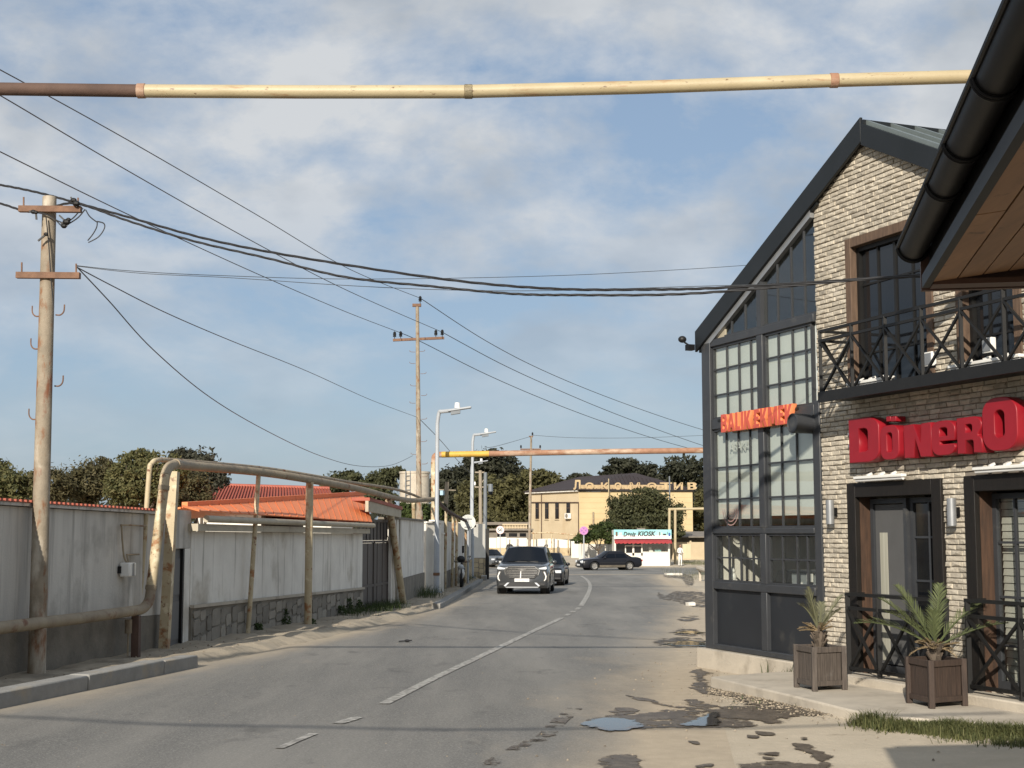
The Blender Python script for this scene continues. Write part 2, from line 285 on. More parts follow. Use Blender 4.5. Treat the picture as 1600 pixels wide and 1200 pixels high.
 leafA=leafmat('acacia leaf', (.165, .15, .062), (.068, .078, .032)), leafB=leafmat('brownish leaf', (.155, .132, .065), (.07, .066, .033)), leafgrey=leafmat('grey green leaf', (.085, .085, .062), (.05, .052, .035)),
 pine=leafmat('pine needles', (.098, .10, .046), (.04, .045, .022), .3), olive=leafmat('olive leaf', (.135, .125, .052), (.066, .064, .028)), dark=leafmat('dark leaf', (.062, .064, .04), (.03, .033, .02)), vine=leafmat('vine leaf', (.075, .10, .028), (.035, .05, .016)),
)
def roadmat():
    m = bpy.data.materials.new('dusty asphalt'); m.use_nodes = True; nt = m.node_tree; N = nt.nodes; L = nt.links; b = N['Principled BSDF']; b.inputs['Roughness'].default_value = .85
    b.inputs['Specular IOR Level'].default_value = .35
    geo = N.new('ShaderNodeNewGeometry'); at_ = N.new('ShaderNodeAttribute'); at_.attribute_name = 'dust'
    def nz(sc, det=6, st=(1, 1, 1)):
        mp = N.new('ShaderNodeMapping'); mp.inputs['Scale'].default_value = st; mp.inputs['Rotation'].default_value = (0, 0, R(7)); L.new(geo.outputs['Position'], mp.inputs[0])
        n = N.new('ShaderNodeTexNoise'); n.inputs['Scale'].default_value = sc; n.inputs['Detail'].default_value = det; n.inputs['Roughness'].default_value = .65; L.new(mp.outputs[0], n.inputs[0]); return n.outputs[0]
    def mr(s, a, c, d=0, e=1):
        r = N.new('ShaderNodeMapRange'); r.inputs[1].default_value = a; r.inputs[2].default_value = c; r.inputs[3].default_value = d; r.inputs[4].default_value = e; L.new(s, r.inputs[0]); return r.outputs[0]
    def mix(f, a, c):
        x = N.new('ShaderNodeMix'); x.data_type = 'RGBA'; L.new(f, x.inputs[0])
        for k, q in ((6, a), (7, c)):
            if isinstance(q, tuple): x.inputs[k].default_value = (*q, 1)
            else: L.new(q, x.inputs[k])
        return x.outputs[2]
    base = mix(mr(nz(48, 2), .60, .68, 0, .8), mix(mr(nz(55, 3), .32, .68), (.088, .086, .080), (.215, .208, .192)), (.34, .325, .295))          # aggregate
    base = mix(mr(nz(.7, 5, (1, .12, 1)), .4, .75, 0, .85), base, (.275, .26, .232))      # dusty lanes along the road
    base = mix(mr(nz(1.4, 8, (1, .5, 1)), .60, .72, 0, .8), base, (.085, .083, .078))   # darker patches
    base = mix(mr(nz(9, 4), .66, .74, 0, .6), base, (.31, .29, .255))                      # scuffs
    s = N.new('ShaderNodeMath'); s.operation = 'MULTIPLY_ADD'; L.new(nz(1.1, 7, (1, .4, 1)), s.inputs[0]); s.inputs[1].default_value = .9; L.new(at_.outputs['Fac'], s.inputs[2])
    col = mix(mr(s.outputs[0], .62, 1.35), base, mix(mr(nz(5), .3, .7), (.38, .315, .23), (.47, .39, .285)))
    L.new(col, b.inputs['Base Color'])
    bp = N.new('ShaderNodeBump'); bp.inputs['Strength'].default_value = .5; bp.inputs['Distance'].default_value = .012; L.new(nz(55, 4), bp.inputs['Height']); L.new(bp.outputs[0], b.inputs['Normal'])
    return m
M['road'] = roadmat()
def paintmat():
    m = bpy.data.materials.new('worn road paint'); m.use_nodes = True; nt = m.node_tree; N = nt.nodes; L = nt.links; b = N['Principled BSDF']; b.inputs['Roughness'].default_value = .8
    geo = N.new('ShaderNodeNewGeometry'); n = N.new('ShaderNodeTexNoise'); n.inputs['Scale'].default_value = 14; n.inputs['Detail'].default_value = 8; L.new(geo.outputs['Position'], n.inputs[0])
    r = N.new('ShaderNodeMapRange'); r.inputs[1].default_value = .42; r.inputs[2].default_value = .62; L.new(n.outputs[0], r.inputs[0])
    x = N.new('ShaderNodeMix'); x.data_type = 'RGBA'; L.new(r.outputs[0], x.inputs[0]); x.inputs[6].default_value = (.2, .19, .172, 1); x.inputs[7].default_value = (.44, .425, .385, 1); L.new(x.outputs[2], b.inputs['Base Color']); return m
M['paint'] = paintmat()

def wetmat():                                     # wet earth whose border frays out into the dry sand
    m = M['sand'].copy(); m.name = 'wet earth'; nt = m.node_tree; N = nt.nodes; L = nt.links; b = N['Principled BSDF']; src = b.inputs['Base Color'].links[0].from_socket
    geo = N.new('ShaderNodeNewGeometry'); at_ = N.new('ShaderNodeAttribute'); at_.attribute_name = 'wet'
    def nz(sc):
        mp = N.new('ShaderNodeMapping'); mp.inputs['Scale'].default_value = (1, .8, 1); L.new(geo.outputs['Position'], mp.inputs[0]); n = N.new('ShaderNodeTexNoise'); n.inputs['Scale'].default_value = sc; n.inputs['Detail'].default_value = 9; n.inputs['Roughness'].default_value = .62; L.new(mp.outputs[0], n.inputs[0]); return n.outputs[0]
    a = N.new('ShaderNodeMath'); a.operation = 'MULTIPLY_ADD'; L.new(nz(4.5), a.inputs[0]); a.inputs[1].default_value = 1.5; L.new(at_.outputs['Fac'], a.inputs[2])
    r = N.new('ShaderNodeMapRange'); r.inputs[1].default_value = 1.17; r.inputs[2].default_value = 1.27; L.new(a.outputs[0], r.inputs[0])
    c = N.new('ShaderNodeMix'); c.data_type = 'RGBA'; c.inputs[6].default_value = (.088, .068, .047, 1); c.inputs[7].default_value = (.15, .12, .085, 1); rr = N.new('ShaderNodeMapRange'); rr.inputs[1].default_value = .45; rr.inputs[2].default_value = .65; L.new(nz(11), rr.inputs[0]); L.new(rr.outputs[0], c.inputs[0])
    L.new(c.outputs[2], b.inputs['Base Color']); L.new(r.outputs[0], b.inputs['Alpha'])
    q = N.new('ShaderNodeMapRange'); q.inputs[3].default_value = .95; q.inputs[4].default_value = .5; L.new(r.outputs[0], q.inputs[0]); L.new(q.outputs[0], b.inputs['Roughness']); return m
M['wet'] = wetmat()
def watermat():                                   # shallow standing water, thin and broken at its margin
    m = M['wet'].copy(); m.name = 'puddle water'; b = m.node_tree.nodes['Principled BSDF']; L = m.node_tree.links
    for k in ('Base Color', 'Roughness', 'Normal'):
        for l in list(b.inputs[k].links): L.remove(l)
    b.inputs['Base Color'].default_value = (.045, .037, .028, 1); b.inputs['Roughness'].default_value = .07; b.inputs['Specular IOR Level'].default_value = .45; return m
M['water'] = watermat()
# ================================================================= THE SETTING
def structure(name, mb, m, **k): return mb.build(name, m, kind='structure', org=(0, 0, 0), **k)
xs = [-2500, -300, -60, 0, 60, 300, 2500]; ys = [-600, 0, 60, 110] + [110 + 2.5 * i for i in range(1, 17)] + [300, 800, 4000]
g = MB(); g.add([(x, y, gz(x, max(y, 0)) if y <= 160 else -.6) for y in ys for x in xs], [(j * 7 + i, j * 7 + i + 1, (j + 1) * 7 + i + 1, (j + 1) * 7 + i) for j in range(len(ys) - 1) for i in range(6)])
structure('ground', g, M['sand'], sharp=0)
RLy = [-30, 0, 5, 14.4, 19.7, 27.75, 39, 67, 84, 92, 97]; RLx = [-12.6, -7.7, -6.85, -5.2, -4.26, -3.0, -1.93, -1.45, -1.7, -2.6, -4.5]
RRy = [-30, 0, 10.4, 14.6, 20.5, 31.4, 48.7, 74, 86, 92, 97]; RRx = [-4.5, -.6, .51, .99, 1.85, 3.4, 5.7, 7.3, 8.3, 10.0, 14.0]
def XL(y): return float(np.interp(y, RLy, RLx))
def XR(y): return float(np.interp(y, RRy, RRx))
def strip(ya, yb, dy, lift, nx=26, over=1.1):
    rows = int((yb - ya) / dy) + 1; v = []; f = []; dust = []
    for j in range(rows):
        y = ya + j * (yb - ya) / (rows - 1); a, b = XL(y) - .15, XR(y) + over
        for i in range(nx + 1):
            s = i / nx; x = a + (b - a) * s
            v.append((x, y, gz(x, y) + lift)); dl = x - XL(y); dr = XR(y) + .2 - x
            dust.append(max(math.exp(-max(dl, 0) / .45) * .75, math.exp(-max(dr + .5, 0) / .75) * 1.15 if dr > -.5 else 1.15))
    f = [(j * (nx + 1) + i, j * (nx + 1) + i + 1, (j + 1) * (nx + 1) + i + 1, (j + 1) * (nx + 1) + i) for j in range(rows - 1) for i in range(nx)]
    m = MB(); m.add(v, f); return m, dust
m_, d_ = strip(-25, 97, .5, .004); structure('road', m_, M['road'], sharp=0, attrs={'dust': d_})
m_ = MB(); v = []; d_ = []                                   # the crossing street beyond, running left and right
cr = [(x, 88 + .002 * max(0, -x - 6) ** 2, 117 + .012 * max(0, -x - 2) ** 2) for x in range(-46, 61, 2)]
for x, y0, y1 in cr:
    for i in range(9): s = i / 8; y = y0 + (y1 - y0) * s; v.append((x, y, gz(x, y) + .008)); d_.append(.75 if i in (0, 8) else .15 if i in (1, 7) else 0)
m_.add(v, [(j * 9 + i, (j + 1) * 9 + i, (j + 1) * 9 + i + 1, j * 9 + i + 1) for j in range(len(cr) - 1) for i in range(8)])
structure('side_street', m_, M['road'], sharp=0, attrs={'dust': d_})
# centre line: worn, in pieces
def stripe(mb, pts, w, lift=.012):
    P_ = spline([G(u, v) for u, v in pts], 8); n = len(P_); v = []
    for i, p in enumerate(P_):
        d = (P_[min(i + 1, n - 1)] - P_[max(i - 1, 0)]); d.z = 0; d.normalize(); q = Vector((d.y, -d.x, 0)) * (w / 2 * random.uniform(.9, 1.06))
        for s in (-1, 1): a = p + q * s; v.append((a.x, a.y, gz(a.x, a.y) + lift))
    mb.add(v, [(2 * i, 2 * i + 1, 2 * i + 3, 2 * i + 2) for i in range(n - 1)])
for pts, w in [([(600, 1101), (680, 1060), (760, 1022), (820, 993), (878, 966)], .13), ([(884, 962.5), (890, 959.5)], .13), ([(893, 957.5), (898, 955)], .13), ([(901, 953), (905, 950)], .13),
               ([(908, 947), (919, 928), (922, 915), (917, 906), (908, 900)], .15), ([(528, 1132), (560, 1122)], .12), ([(436, 1171), (490, 1148)], .08)]:
    s = MB(); stripe(s, pts, w); structure('road_marking', s, M['paint'], sharp=0)
# left pavement: a raised sandy strip between kerb and walls
def WLx(y): return float(np.interp(y, [0, 23.02, 35.28, 47, 53.5, 66, 74, 80], [-8.06, -5.21, -3.69, -2.95, -2.62, -2.4, -2.2, -1.6]))
v = []; ny = 300
for j in range(ny):
    y = -5 + j * 88 / (ny - 1); a = WLx(y) - .6; b = XL(y) - .02
    if y > 77: a = min(a, b - .3)
    for i in range(7):
        s = i / 6; x = a + (b - a) * s; h = .105 if i < 6 else .03
        h += .05 * (mnoise.noise((x * 1.3, y * 1.1, 0))) + (.03 * mnoise.noise((x * 5, y * 4, 3)) if 0 < i < 6 else 0)
        if i == 6: h = -.035; x += .18 * mnoise.noise((0, y * .9, 4))
        v.append((x, y, gz(x, y) + h + (.006 if i == 6 else 0)))
m_ = MB(); m_.add(v, [(j * 7 + i, j * 7 + i + 1, (j + 1) * 7 + i + 1, (j + 1) * 7 + i) for j in range(ny - 1) for i in range(6)])
structure('pavement', m_, M['pave'], sharp=0)
# kerbs: single stones
def kerb(pts, w, h, step, group):
    P_ = spline([Vector(p) for p in pts], 12); root = bpy.data.objects.new('kerb', None); S.collection.objects.link(root); root['kind'] = 'structure'; root.location = P_[0]; OR[root.name] = P_[0].copy()
    acc = 0; start = P_[0]
    for i in range(1, len(P_)):
        if (P_[i] - start).length >= step or i == len(P_) - 1:
            a = start; d = (P_[i] - a); L_ = d.length; d.normalize(); q = Vector((d.y, -d.x, 0))
            o = a - q * w + d * .006; o.z = gz(o.x, o.y) - .05
            k = MB(); e = d * (L_ - .012); e.z = -.01 * e.y
            k.obox(o, q * w, e, (0, 0, h + .05 + random.uniform(-.008, .008)), j=.010); k.build('kerb_stone', M['kerb'], root, bev=.018); start = P_[i]
kerb([(XL(y) + .04, y, gz(0, y)) for y in (2, 6, 10, 14.4, 17, 19.55)], .26, .17, 1.95, 'a')
kerb([(XL(y) + .06, y, gz(0, y)) for y in (38.5, 46, 54, 62, 70)], .25, .15, 2.6, 'b')
kerb([(XL(y) + .25, y, gz(0, y)) for y in (72.5, 76, 79.5)], .3, .22, 3.4, 'c')
# ---- wet patches and puddles on the sandy verge (thin sheets of wet earth and standing water)
def patch(mb, pts, lift, jit=.06, smooth=3):
    P_ = [GZ(u, v, 0) if False else G(u, v) for u, v in pts]; P_.append(P_[0]); Q = spline(P_, smooth)[:-1]
    c = sum(Q, Vector()) / len(Q); out = []; PTS = Q
    for i, q in enumerate(Q):
        w = q + Vector((mnoise.noise((q.x * 6, q.y * 6, 1)), mnoise.noise((q.x * 6, q.y * 6, 5)) * 1.2, 0)) * jit * 1.2; out.append((w.x, w.y, gz(w.x, w.y) + lift))
    n = len(out)
    from mathutils.geometry import tessellate_polygon
    tri = tessellate_polygon([[Vector(o) for o in out]]); tri = [t if (Vector(out[t[1]]) - Vector(out[t[0]])).cross(Vector(out[t[2]]) - Vector(out[t[0]])).z > 0 else t[::-1] for t in tri]; mb.add(out, [tuple(t) for t in tri])
WETS = [
 [(921, 1132), (932, 1124), (960, 1119), (1000, 1117), (1045, 1110), (1090, 1113), (1140, 1104), (1200, 1106), (1232, 1114), (1240, 1121), (1205, 1133), (1130, 1138), (1040, 1138), (990, 1141), (950, 1144), (930, 1141)],
 [(950, 1112), (965, 1107), (990, 1108), (1000, 1113), (980, 1118), (955, 1117)],
 [(1078, 1116), (1072, 1106), (1082, 1094), (1100, 1098), (1120, 1106), (1100, 1118)],
 [(1086, 1047), (1097, 1046), (1106, 1052), (1101, 1064), (1104, 1074), (1145, 1082), (1200, 1093), (1260, 1104), (1300, 1113), (1270, 1120), (1230, 1113), (1190, 1105), (1160, 1098), (1140, 1089), (1105, 1086), (1092, 1082), (1082, 1074), (1090, 1062)],
 [(976, 1087), (1010, 1093), (1045, 1102), (1075, 1105), (1060, 1108), (1030, 1103), (1000, 1096)],
 [(932, 1190), (955, 1182), (985, 1179), (995, 1187), (1000, 1199), (970, 1205), (935, 1199)],
 [(1238, 1163), (1258, 1165), (1266, 1172), (1285, 1180), (1290, 1188), (1298, 1199), (1290, 1210), (1270, 1208), (1280, 1196), (1270, 1182), (1250, 1172)],
 [(1145, 1195), (1200, 1191), (1270, 1196), (1280, 1204), (1200, 1206), (1160, 1202)],
 [(1180, 1144), (1205, 1146), (1207, 1150), (1185, 1149)], [(1168, 1150), (1185, 1152), (1184, 1155), (1170, 1154)], [(1180, 1178), (1215, 1178), (1214, 1188), (1196, 1188)],
 [(1020, 1004), (1040, 998), (1060, 996), (1095, 999), (1114, 1006), (1112, 1014), (1080, 1010), (1055, 1012), (1020, 1008)],
 [(1047, 990), (1060, 984), (1085, 984), (1100, 988), (1098, 994), (1060, 994)], [(1056, 968), (1070, 963), (1088, 963), (1094, 968), (1085, 971), (1065, 971)],
 [(1028, 926), (1040, 930), (1060, 924), (1112, 928), (1112, 948), (1075, 947), (1058, 941), (1030, 935)], [(1036, 898), (1060, 897), (1078, 899), (1084, 906), (1082, 915), (1072, 914), (1064, 905), (1040, 902)],
 [(1076, 1160), (1090, 1161), (1093, 1165), (1082, 1164)], [(1086, 1200), (1110, 1196), (1112, 1201), (1090, 1204)], [(1246, 1154), (1262, 1155), (1256, 1158)],
 [(1100, 1003), (1113, 1008), (1113, 1013), (1100, 1011)]]
def wet_patch(pts, lift, name='wet_ground', mk='wet', core=.60):
    from mathutils.geometry import tessellate_polygon
    P_ = [G(u, v) for u, v in pts]; P_.append(P_[0]); Q = spline(P_, 5)[:-1]
    ar = sum(Q[i].x * Q[(i + 1) % len(Q)].y - Q[(i + 1) % len(Q)].x * Q[i].y for i in range(len(Q))) / 2
    if ar < 0: Q.reverse(); ar = -ar
    n = len(Q); off = min(.16, .28 * math.sqrt(ar)); inn = []; out = []
    for i, q in enumerate(Q):
        d = Q[(i + 1) % n] - Q[i - 1]; nn = Vector((d.y, -d.x, 0)).normalized(); inn.append(q - nn * off * .3); out.append(q + nn * off)
    V = [(p.x, p.y, gz(p.x, p.y) + lift - (0 if k < n else .003)) for k, p in enumerate(inn + out)]
    tri = tessellate_polygon([[Vector(p) for p in V[:n]]]); f = [tuple(t) if (Vector(V[t[1]]) - Vector(V[t[0]])).cross(Vector(V[t[2]]) - Vector(V[t[0]])).z > 0 else tuple(t[::-1]) for t in tri]
    m = MB(); m.add(V, f + [(i, n + i, n + (i + 1) % n, (i + 1) % n) for i in range(n)]); structure(name, m, M[mk], sharp=0, attrs={'wet': [core] * n + [.05] * n})
for i, pts in enumerate(WETS): wet_patch(pts, .0085 + .0004 * i, core=.60 if pts[0][1] > 1030 else .46)
for pts in [[(922, 1132), (945, 1125), (975, 1126), (998, 1132), (985, 1141), (950, 1143), (930, 1139)], [(1060, 1134), (1080, 1131), (1099, 1124), (1113, 1116), (1120, 1117), (1121, 1127), (1118, 1134), (1095, 1136), (1072, 1136)],
            [(1042, 1008), (1060, 1004), (1085, 1004), (1112, 1008), (1108, 1011), (1070, 1010), (1050, 1010)], [(1056, 990), (1075, 987), (1095, 989), (1085, 992)]]:
    wet_patch(pts, .0185, 'puddle', 'water', .72)
# skid marks and tar dribbles on the right lane
for pts, w in [([(846, 1160), (872, 1130), (898, 1108)], .16), ([(760, 1198), (800, 1174), (838, 1156)], .13)]:
    s = MB(); stripe(s, pts, w, .0115); s.build('tyre_mark', M['wet'], kind='structure', org=(0, 0, 0), sharp=0, attrs={'wet': [.42] * len(s.v)})
# loose stones and crumbs: one scatter
s = MB()
def pebble(p, r):
    s.cur = random.uniform(.5, 1.5); i0 = [Vector((random.uniform(.6, 1) * math.cos(a), random.uniform(.6, 1) * math.sin(a), 0)) * r for a in (0, 1.57, 3.14, 4.71)]
    s.add([p + q for q in i0] + [p + Vector((0, 0, r * random.uniform(.5, .9)))], [(0, 1, 4), (1, 2, 4), (2, 3, 4), (3, 0, 4)])
for i in range(900):
    a = random.random(); u = 1105 + a * 240; v = 1076 + a * 38 + abs(random.gauss(0, 9)); p = G(u, v, .012); pebble(p, random.uniform(.006, .022))
for i in range(500):
    y = random.uniform(9, 40); x = XR(y) + random.gauss(1.2, .9); pebble(Vector((x, y, gz(x, y) + .006)), random.uniform(.005, .02))
for i in range(260):
    y = random.uniform(10, 45); x = random.uniform(XL(y) + .2, XR(y)); pebble(Vector((x, y, gz(x, y) + .005)), random.uniform(.004, .012))
for i in range(700):
    y = random.uniform(12, 60); x = random.uniform(WLx(y) + .05, XL(y) - .3); pebble(Vector((x, y, gz(x, y) + .1)), random.uniform(.006, .03))
s.build('loose_stones', M['rubble'], kind='stuff', org=(0, 0, 0), sharp=0)
# ================================================================= RESTAURANT (brick and glass gable)
ang = R(20.9); FA = Plane((ray(1113, 835)[0] * 19.5, 19.5), (math.sin(ang), -math.cos(ang)), (-math.cos(ang), -math.sin(ang)))
TA, ZA, ZE, TR = 3.80, 6.20, 4.27, 7.8                      # apex, eave
slope = (ZA - ZE) / (TA + .2)
def roofz(t): return ZA - slope * abs(t - TA)
DEPTH = 9.0
RB = thing('restaurant_building', 'gabled restaurant of buff brick and dark glazed bays beside the road', 'building', FA.P(3.8, 0, -.1))
TB = 2.66                                                     # the brick starts here, glass to its left
# --- shell
m = MB(); m.pbox(FA, -.1, 0, -DEPTH, -.1, -.3, 4.2); m.pbox(FA, -.1, 7.8, -DEPTH - .15, -DEPTH, -.3, 4.2); m.pbox(FA, 7.65, 7.8, -DEPTH, -.25, -.3, 4.2); m.build('wall', M['white'], RB)
m = MB(); m.pbox(FA, 0, 7.65, -DEPTH, -.09, .0, .06); m.build('floor', M['concrete'], RB)
m = MB(); m.pbox(FA, 2.9, 7.65, -DEPTH, -.3, 2.35, 2.5); m.build('upper_floor', M['concrete'], RB)
# --- roof: two slopes, standing ribs; dark barge boards in front
def slab(mb, t0, t1, n0, n1, lift, th):
    a, b = FA.P(t0, n0, roofz(t0) + lift), FA.P(t1, n0, roofz(t1) + lift); mb.obox(a, b - a, FA.n * (n1 - n0), (0, 0, th))
m = MB(); slab(m, -.2, TA, -DEPTH - .2, .06, .03, .10); rl = m.build('roof', M['roofgrey'], RB)
rr = MB(); slab(rr, TA, TR, -DEPTH - .2, .06, .03, .06); rr = rr.build('roof', M['roofgrey'], RB)
for k in range(28):
    n1 = .05 - k * .335; p = MB(); a, b = FA.P(TA + .04, n1, roofz(TA + .04) + .092), FA.P(TR, n1, roofz(TR) + .092)
    p.obox(a, b - a, FA.n * -.325, (0, 0, .012)); p.obox(a + Vector((0, 0, .012)), b - a, FA.n * -.045, (0, 0, .045)); p.obox(a - FA.n * .16 + Vector((0, 0, .012)), b - a, FA.n * -.03, (0, 0, .02)); p.build('roof_panel', M['roofgrey'], rr)
m = MB(); m.obox(FA.P(TA - .05, -DEPTH - .2, ZA + .06), FA.d * .10, FA.n * (DEPTH + .29), (0, 0, .07)); m.build('ridge_cap', M['fascia'], RB)
def barge(t0, t1, n0, n1, drop, up):
    mb = MB(); a, b = FA.P(t0, n0, roofz(t0) - drop), FA.P(t1, n0, roofz(t1) - drop); mb.obox(a, b - a, FA.n * (n1 - n0), (0, 0, drop + up)); return mb
barge(-.24, TA, .062, .10, .12, .17).build('barge_board', M['fascia'], RB, bev=.006)
barge(TA, TR, .062, .10, .16, .10).build('barge_board', M['fascia'], RB, bev=.006)
barge(-.2, TA - 1.0, .02, .058, .15, .0).build('verge_soffit', M['fascia'], RB); barge(-.05, TB, .0, .06, .21, .05).build('verge_trim', M['steel'], RB)
m = MB(); m.tube([FA.P(-.27, -.3 * i, roofz(-.2) - .02) for i in range(32)], .06, 10); m.build('eaves_gutter', M['gutter'], RB)
m = MB(); m.pbox(FA, -.34, -.24, .1, .2, 4.16, 4.24); m.build('gutter_end', M['gutter'], RB); m = MB(); m.ball(FA.P(-.42, .2, 4.33), .06, .05, .05); m.bar(FA.P(-.42, .2, 4.31), FA.P(-.25, .18, 4.22), .02, .02); m.build('floodlight', M['black'], RB)
# --- glazed bays: frame, muntins, single panes
FR = M['grey']
Z0, ZS0, ZS1, ZM0, ZM1, ZB0, ZB1, ZT0, ZT1 = .09, .87, .97, 1.61, 1.68, 3.02, 3.16, 4.16, 4.26
def frame(name, t0, t1, n0, n1, z0, z1): mb = MB(); mb.pbox(FA, t0, t1, n0, n1, z0, z1); return mb.build(name, FR, RB, bev=.008)
frame('corner_post', -.13, .10, -.10, .06, Z0 - .25, 4.23); frame('corner_post', 2.58, TB + .06, -.12, .035, Z0, 3.2)
frame('sill_rail', .10, 2.58, -.06, .055, ZS0, ZS1); frame('transom', .10, 2.58, -.06, .05, ZM0, ZM1); frame('sign_beam', .10, 2.62, -.06, .045, ZB0, ZB1); frame('transom', .10, TB, -.06, .05, ZT0, ZT1); frame('sill_rail', .10, 2.62, -.06, .06, Z0 - .02, Z0 + .05)
for z0, z1 in ((Z0 + .05, ZS0), (ZS1, ZM0), (ZM1, ZB0), (ZB1, ZT0)): frame('mullion', 1.33, 1.47, -.06, .052, z0, z1)
mb = MB(); mb.prism([FA.P(1.40 - .05, -.05, ZT1), FA.P(1.40 + .05, -.05, ZT1), FA.P(1.45, -.05, roofz(1.45) - .06), FA.P(1.35, -.05, roofz(1.35) - .06)], FA.n * .1); mb.build('mullion', FR, RB)
m = MB(); m.pbox(FA, .10, 1.33, -.04, -.005, Z0 + .05, ZS0); m.build('panel', M['panelgrey'], RB); m = MB(); m.pbox(FA, 1.47, 2.58, -.04, -.005, Z0 + .05, ZS0); m.build('panel', M['panelgrey'], RB)
m = MB(); m.pbox(FA, -.2, 2.75, -.1, .16, -.32, Z0 - .025, j=.006); m.build('plinth', M['concrete'], RB, bev=.012)
def window(t0, t1, z0, z1, tv, zv, gm, top=None, cols=None):
    wf = MB(); e = .028
    wf.pbox(FA, t0, t0 + e, -.03, .02, z0, z1); wf.pbox(FA, t1 - e, t1, -.03, .02, z0, z1); wf.pbox(FA, t0 + e, t1 - e, -.03, .02, z0, z0 + e); wf.pbox(FA, t0 + e, t1 - e, -.03, .02, z1 - e, z1)
    w = wf.build('window', FR, RB)
    T_ = [t0 + e] + tv + [t1 - e]; Z_ = [z0 + e] + zv + [z1 - e]
    mm = MB()
    for t in tv: mm.pbox(FA, t - .010, t + .010, -.018, .012, z0 + e, z1 - e)
    for z in zv:
        for i in range(len(T_) - 1): mm.pbox(FA, T_[i] + .010, T_[i + 1] - .010, -.016, .010, z - .010, z + .010)
    mm.build('muntin', FR, w)
    for i in range(len(T_) - 1):
        for j in range(len(Z_) - 1):
            p = MB(); p.pbox(FA, T_[i] + .0105, T_[i + 1] - .0105, -.006, 0, Z_[j] + .0105, Z_[j + 1] - .0105)
            p.build('pane', gm, w)
    return w
TVL = [.48, .80, 1.11]; TVR = [1.79, 2.12, 2.42]
window(.10, 1.33, ZB1, ZT0, TVL, [3.49, 3.84], M['glass']); window(1.47, 2.58, ZB1, ZT0, TVR, [3.49, 3.84], M['glass'])
TVL2 = [.43, .75, 1.05]; TVR2 = [1.82, 2.17]
window(.10, 1.33, ZM1, ZB0, TVL2, [2.07, 2.50], M['glass']); window(1.47, 2.58, ZM1, ZB0, TVR2 + [], [2.07, 2.50], M['glass'])
window(.10, 1.33, ZS1, ZM0, [.46, .77, 1.08], [1.29], M['glass']); window(1.47, 2.58, ZS1, ZM0, [1.80, 2.13, 2.36], [1.29], M['glass'])
# triangular lights under the roof
wt = MB(); wt.pbox(FA, .45, 1.35, -.03, .02, ZT1, ZT1 + .025); wt.pbox(FA, 1.45, TB, -.03, .02, ZT1, ZT1 + .025); wt = wt.build('window', FR, RB)
tt = [.30, .62, .98, 1.35], [1.45, 1.79, 2.12, 2.42, TB + .02]
for row in tt:
    for a, b in zip(row, row[1:]):
        p = MB(); p.prism([FA.P(a + .008, -.01, ZT1 + .026), FA.P(b - .008, -.01, ZT1 + .026), FA.P(b - .008, -.01, roofz(b - .008) - .2), FA.P(a + .008, -.01, max(ZT1 + .027, roofz(a + .008) - .2))], FA.n * .006); p.build('pane', M['glass'], wt)
    mm = MB()
    for a in row[1:-1]: mm.pbox(FA, a - .008, a + .008, -.018, .010, ZT1 + .026, roofz(a) - .2)
    mm.build('muntin', FR, wt)
m = MB(); m.prism([FA.P(-.02, -.02, ZT1), FA.P(.45, -.02, ZT1), FA.P(.45, -.02, roofz(.45) - .19), FA.P(-.02, -.02, roofz(-.02) - .15)], FA.n * .03); m.build('corner_panel', M['beige'], RB)
# blinds behind the glass
def blind(t0, t1, z0, z1, n=-.032): mb = MB(); mb.pbox(FA, t0, t1, n - .004, n, z0, z1); mb.pbox(FA, t0, t1, n - .014, n + .0, z0 - .025, z0 - .001); return mb.build('roller_blind', M['blind'], RB)
blind(.08, 1.39, 3.14, 4.18); blind(1.41, 2.62, 3.14, 4.18); blind(.08, 1.39, 1.83, 3.06); blind(1.41, 2.62, 1.86, 3.06)
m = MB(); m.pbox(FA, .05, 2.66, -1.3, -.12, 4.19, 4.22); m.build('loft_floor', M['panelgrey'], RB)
# the room seen through the low window
m = MB(); m.pbox(FA, -.0, 2.72, -1.6, -1.5, .06, 4.1); m.build('inner_wall', M['interior'], RB)
m = MB(); m.pbox(FA, 1.7, 2.72, -1.498, -1.46, .06, 4.1); m.build('inner_wall', M['intstone'], RB)
m = MB(); v = []
for i in range(61): t = .1 + i * 1.5 / 60; v += [FA.P(t, -1.35 + .05 * math.sin(i * 1.3) + .02 * math.sin(i * 3.1), .3), FA.P(t, -1.35 + .05 * math.sin(i * 1.3) + .02 * math.sin(i * 3.1), 2.6)]
m.add(v, [(2 * i, 2 * i + 2, 2 * i + 3, 2 * i + 1) for i in range(60)]); tag(m.build('curtain', M['curtain']), 'pleated beige curtain seen through the low glazed bay', 'curtain')
m = MB(); m.pbox(FA, .15, 2.5, -.75, -.14, .86, .90); m.pbox(FA, .2, .26, -.7, -.64, .06, .86); m.pbox(FA, 2.4, 2.46, -.7, -.64, .06, .86); tag(m.build('counter', M['trimwood']), 'counter just inside the low window of the glazed bay', 'counter')
b = thing('storage_box', 'clear grey plastic box on the counter behind the right low panes', 'box', FA.P(1.95, -.42, .901))
m = MB(); m.pbox(FA, 1.62, 2.32, -.62, -.22, .902, 1.13); m.build('box_body', mat('translucent plastic', (.33, .36, .38), None, 4, .25), b, bev=.02); m = MB(); m.pbox(FA, 1.59, 2.35, -.65, -.19, 1.132, 1.16); m.build('lid', M['steel'], b, bev=.01); m = MB(); m.pbox(FA, 2.05, 2.17, -.19, -.175, 1.02, 1.12); m.pbox(FA, 1.8, 1.88, -.218, -.212, .98, 1.01); m.build('latch', M['whiteplastic'], b)
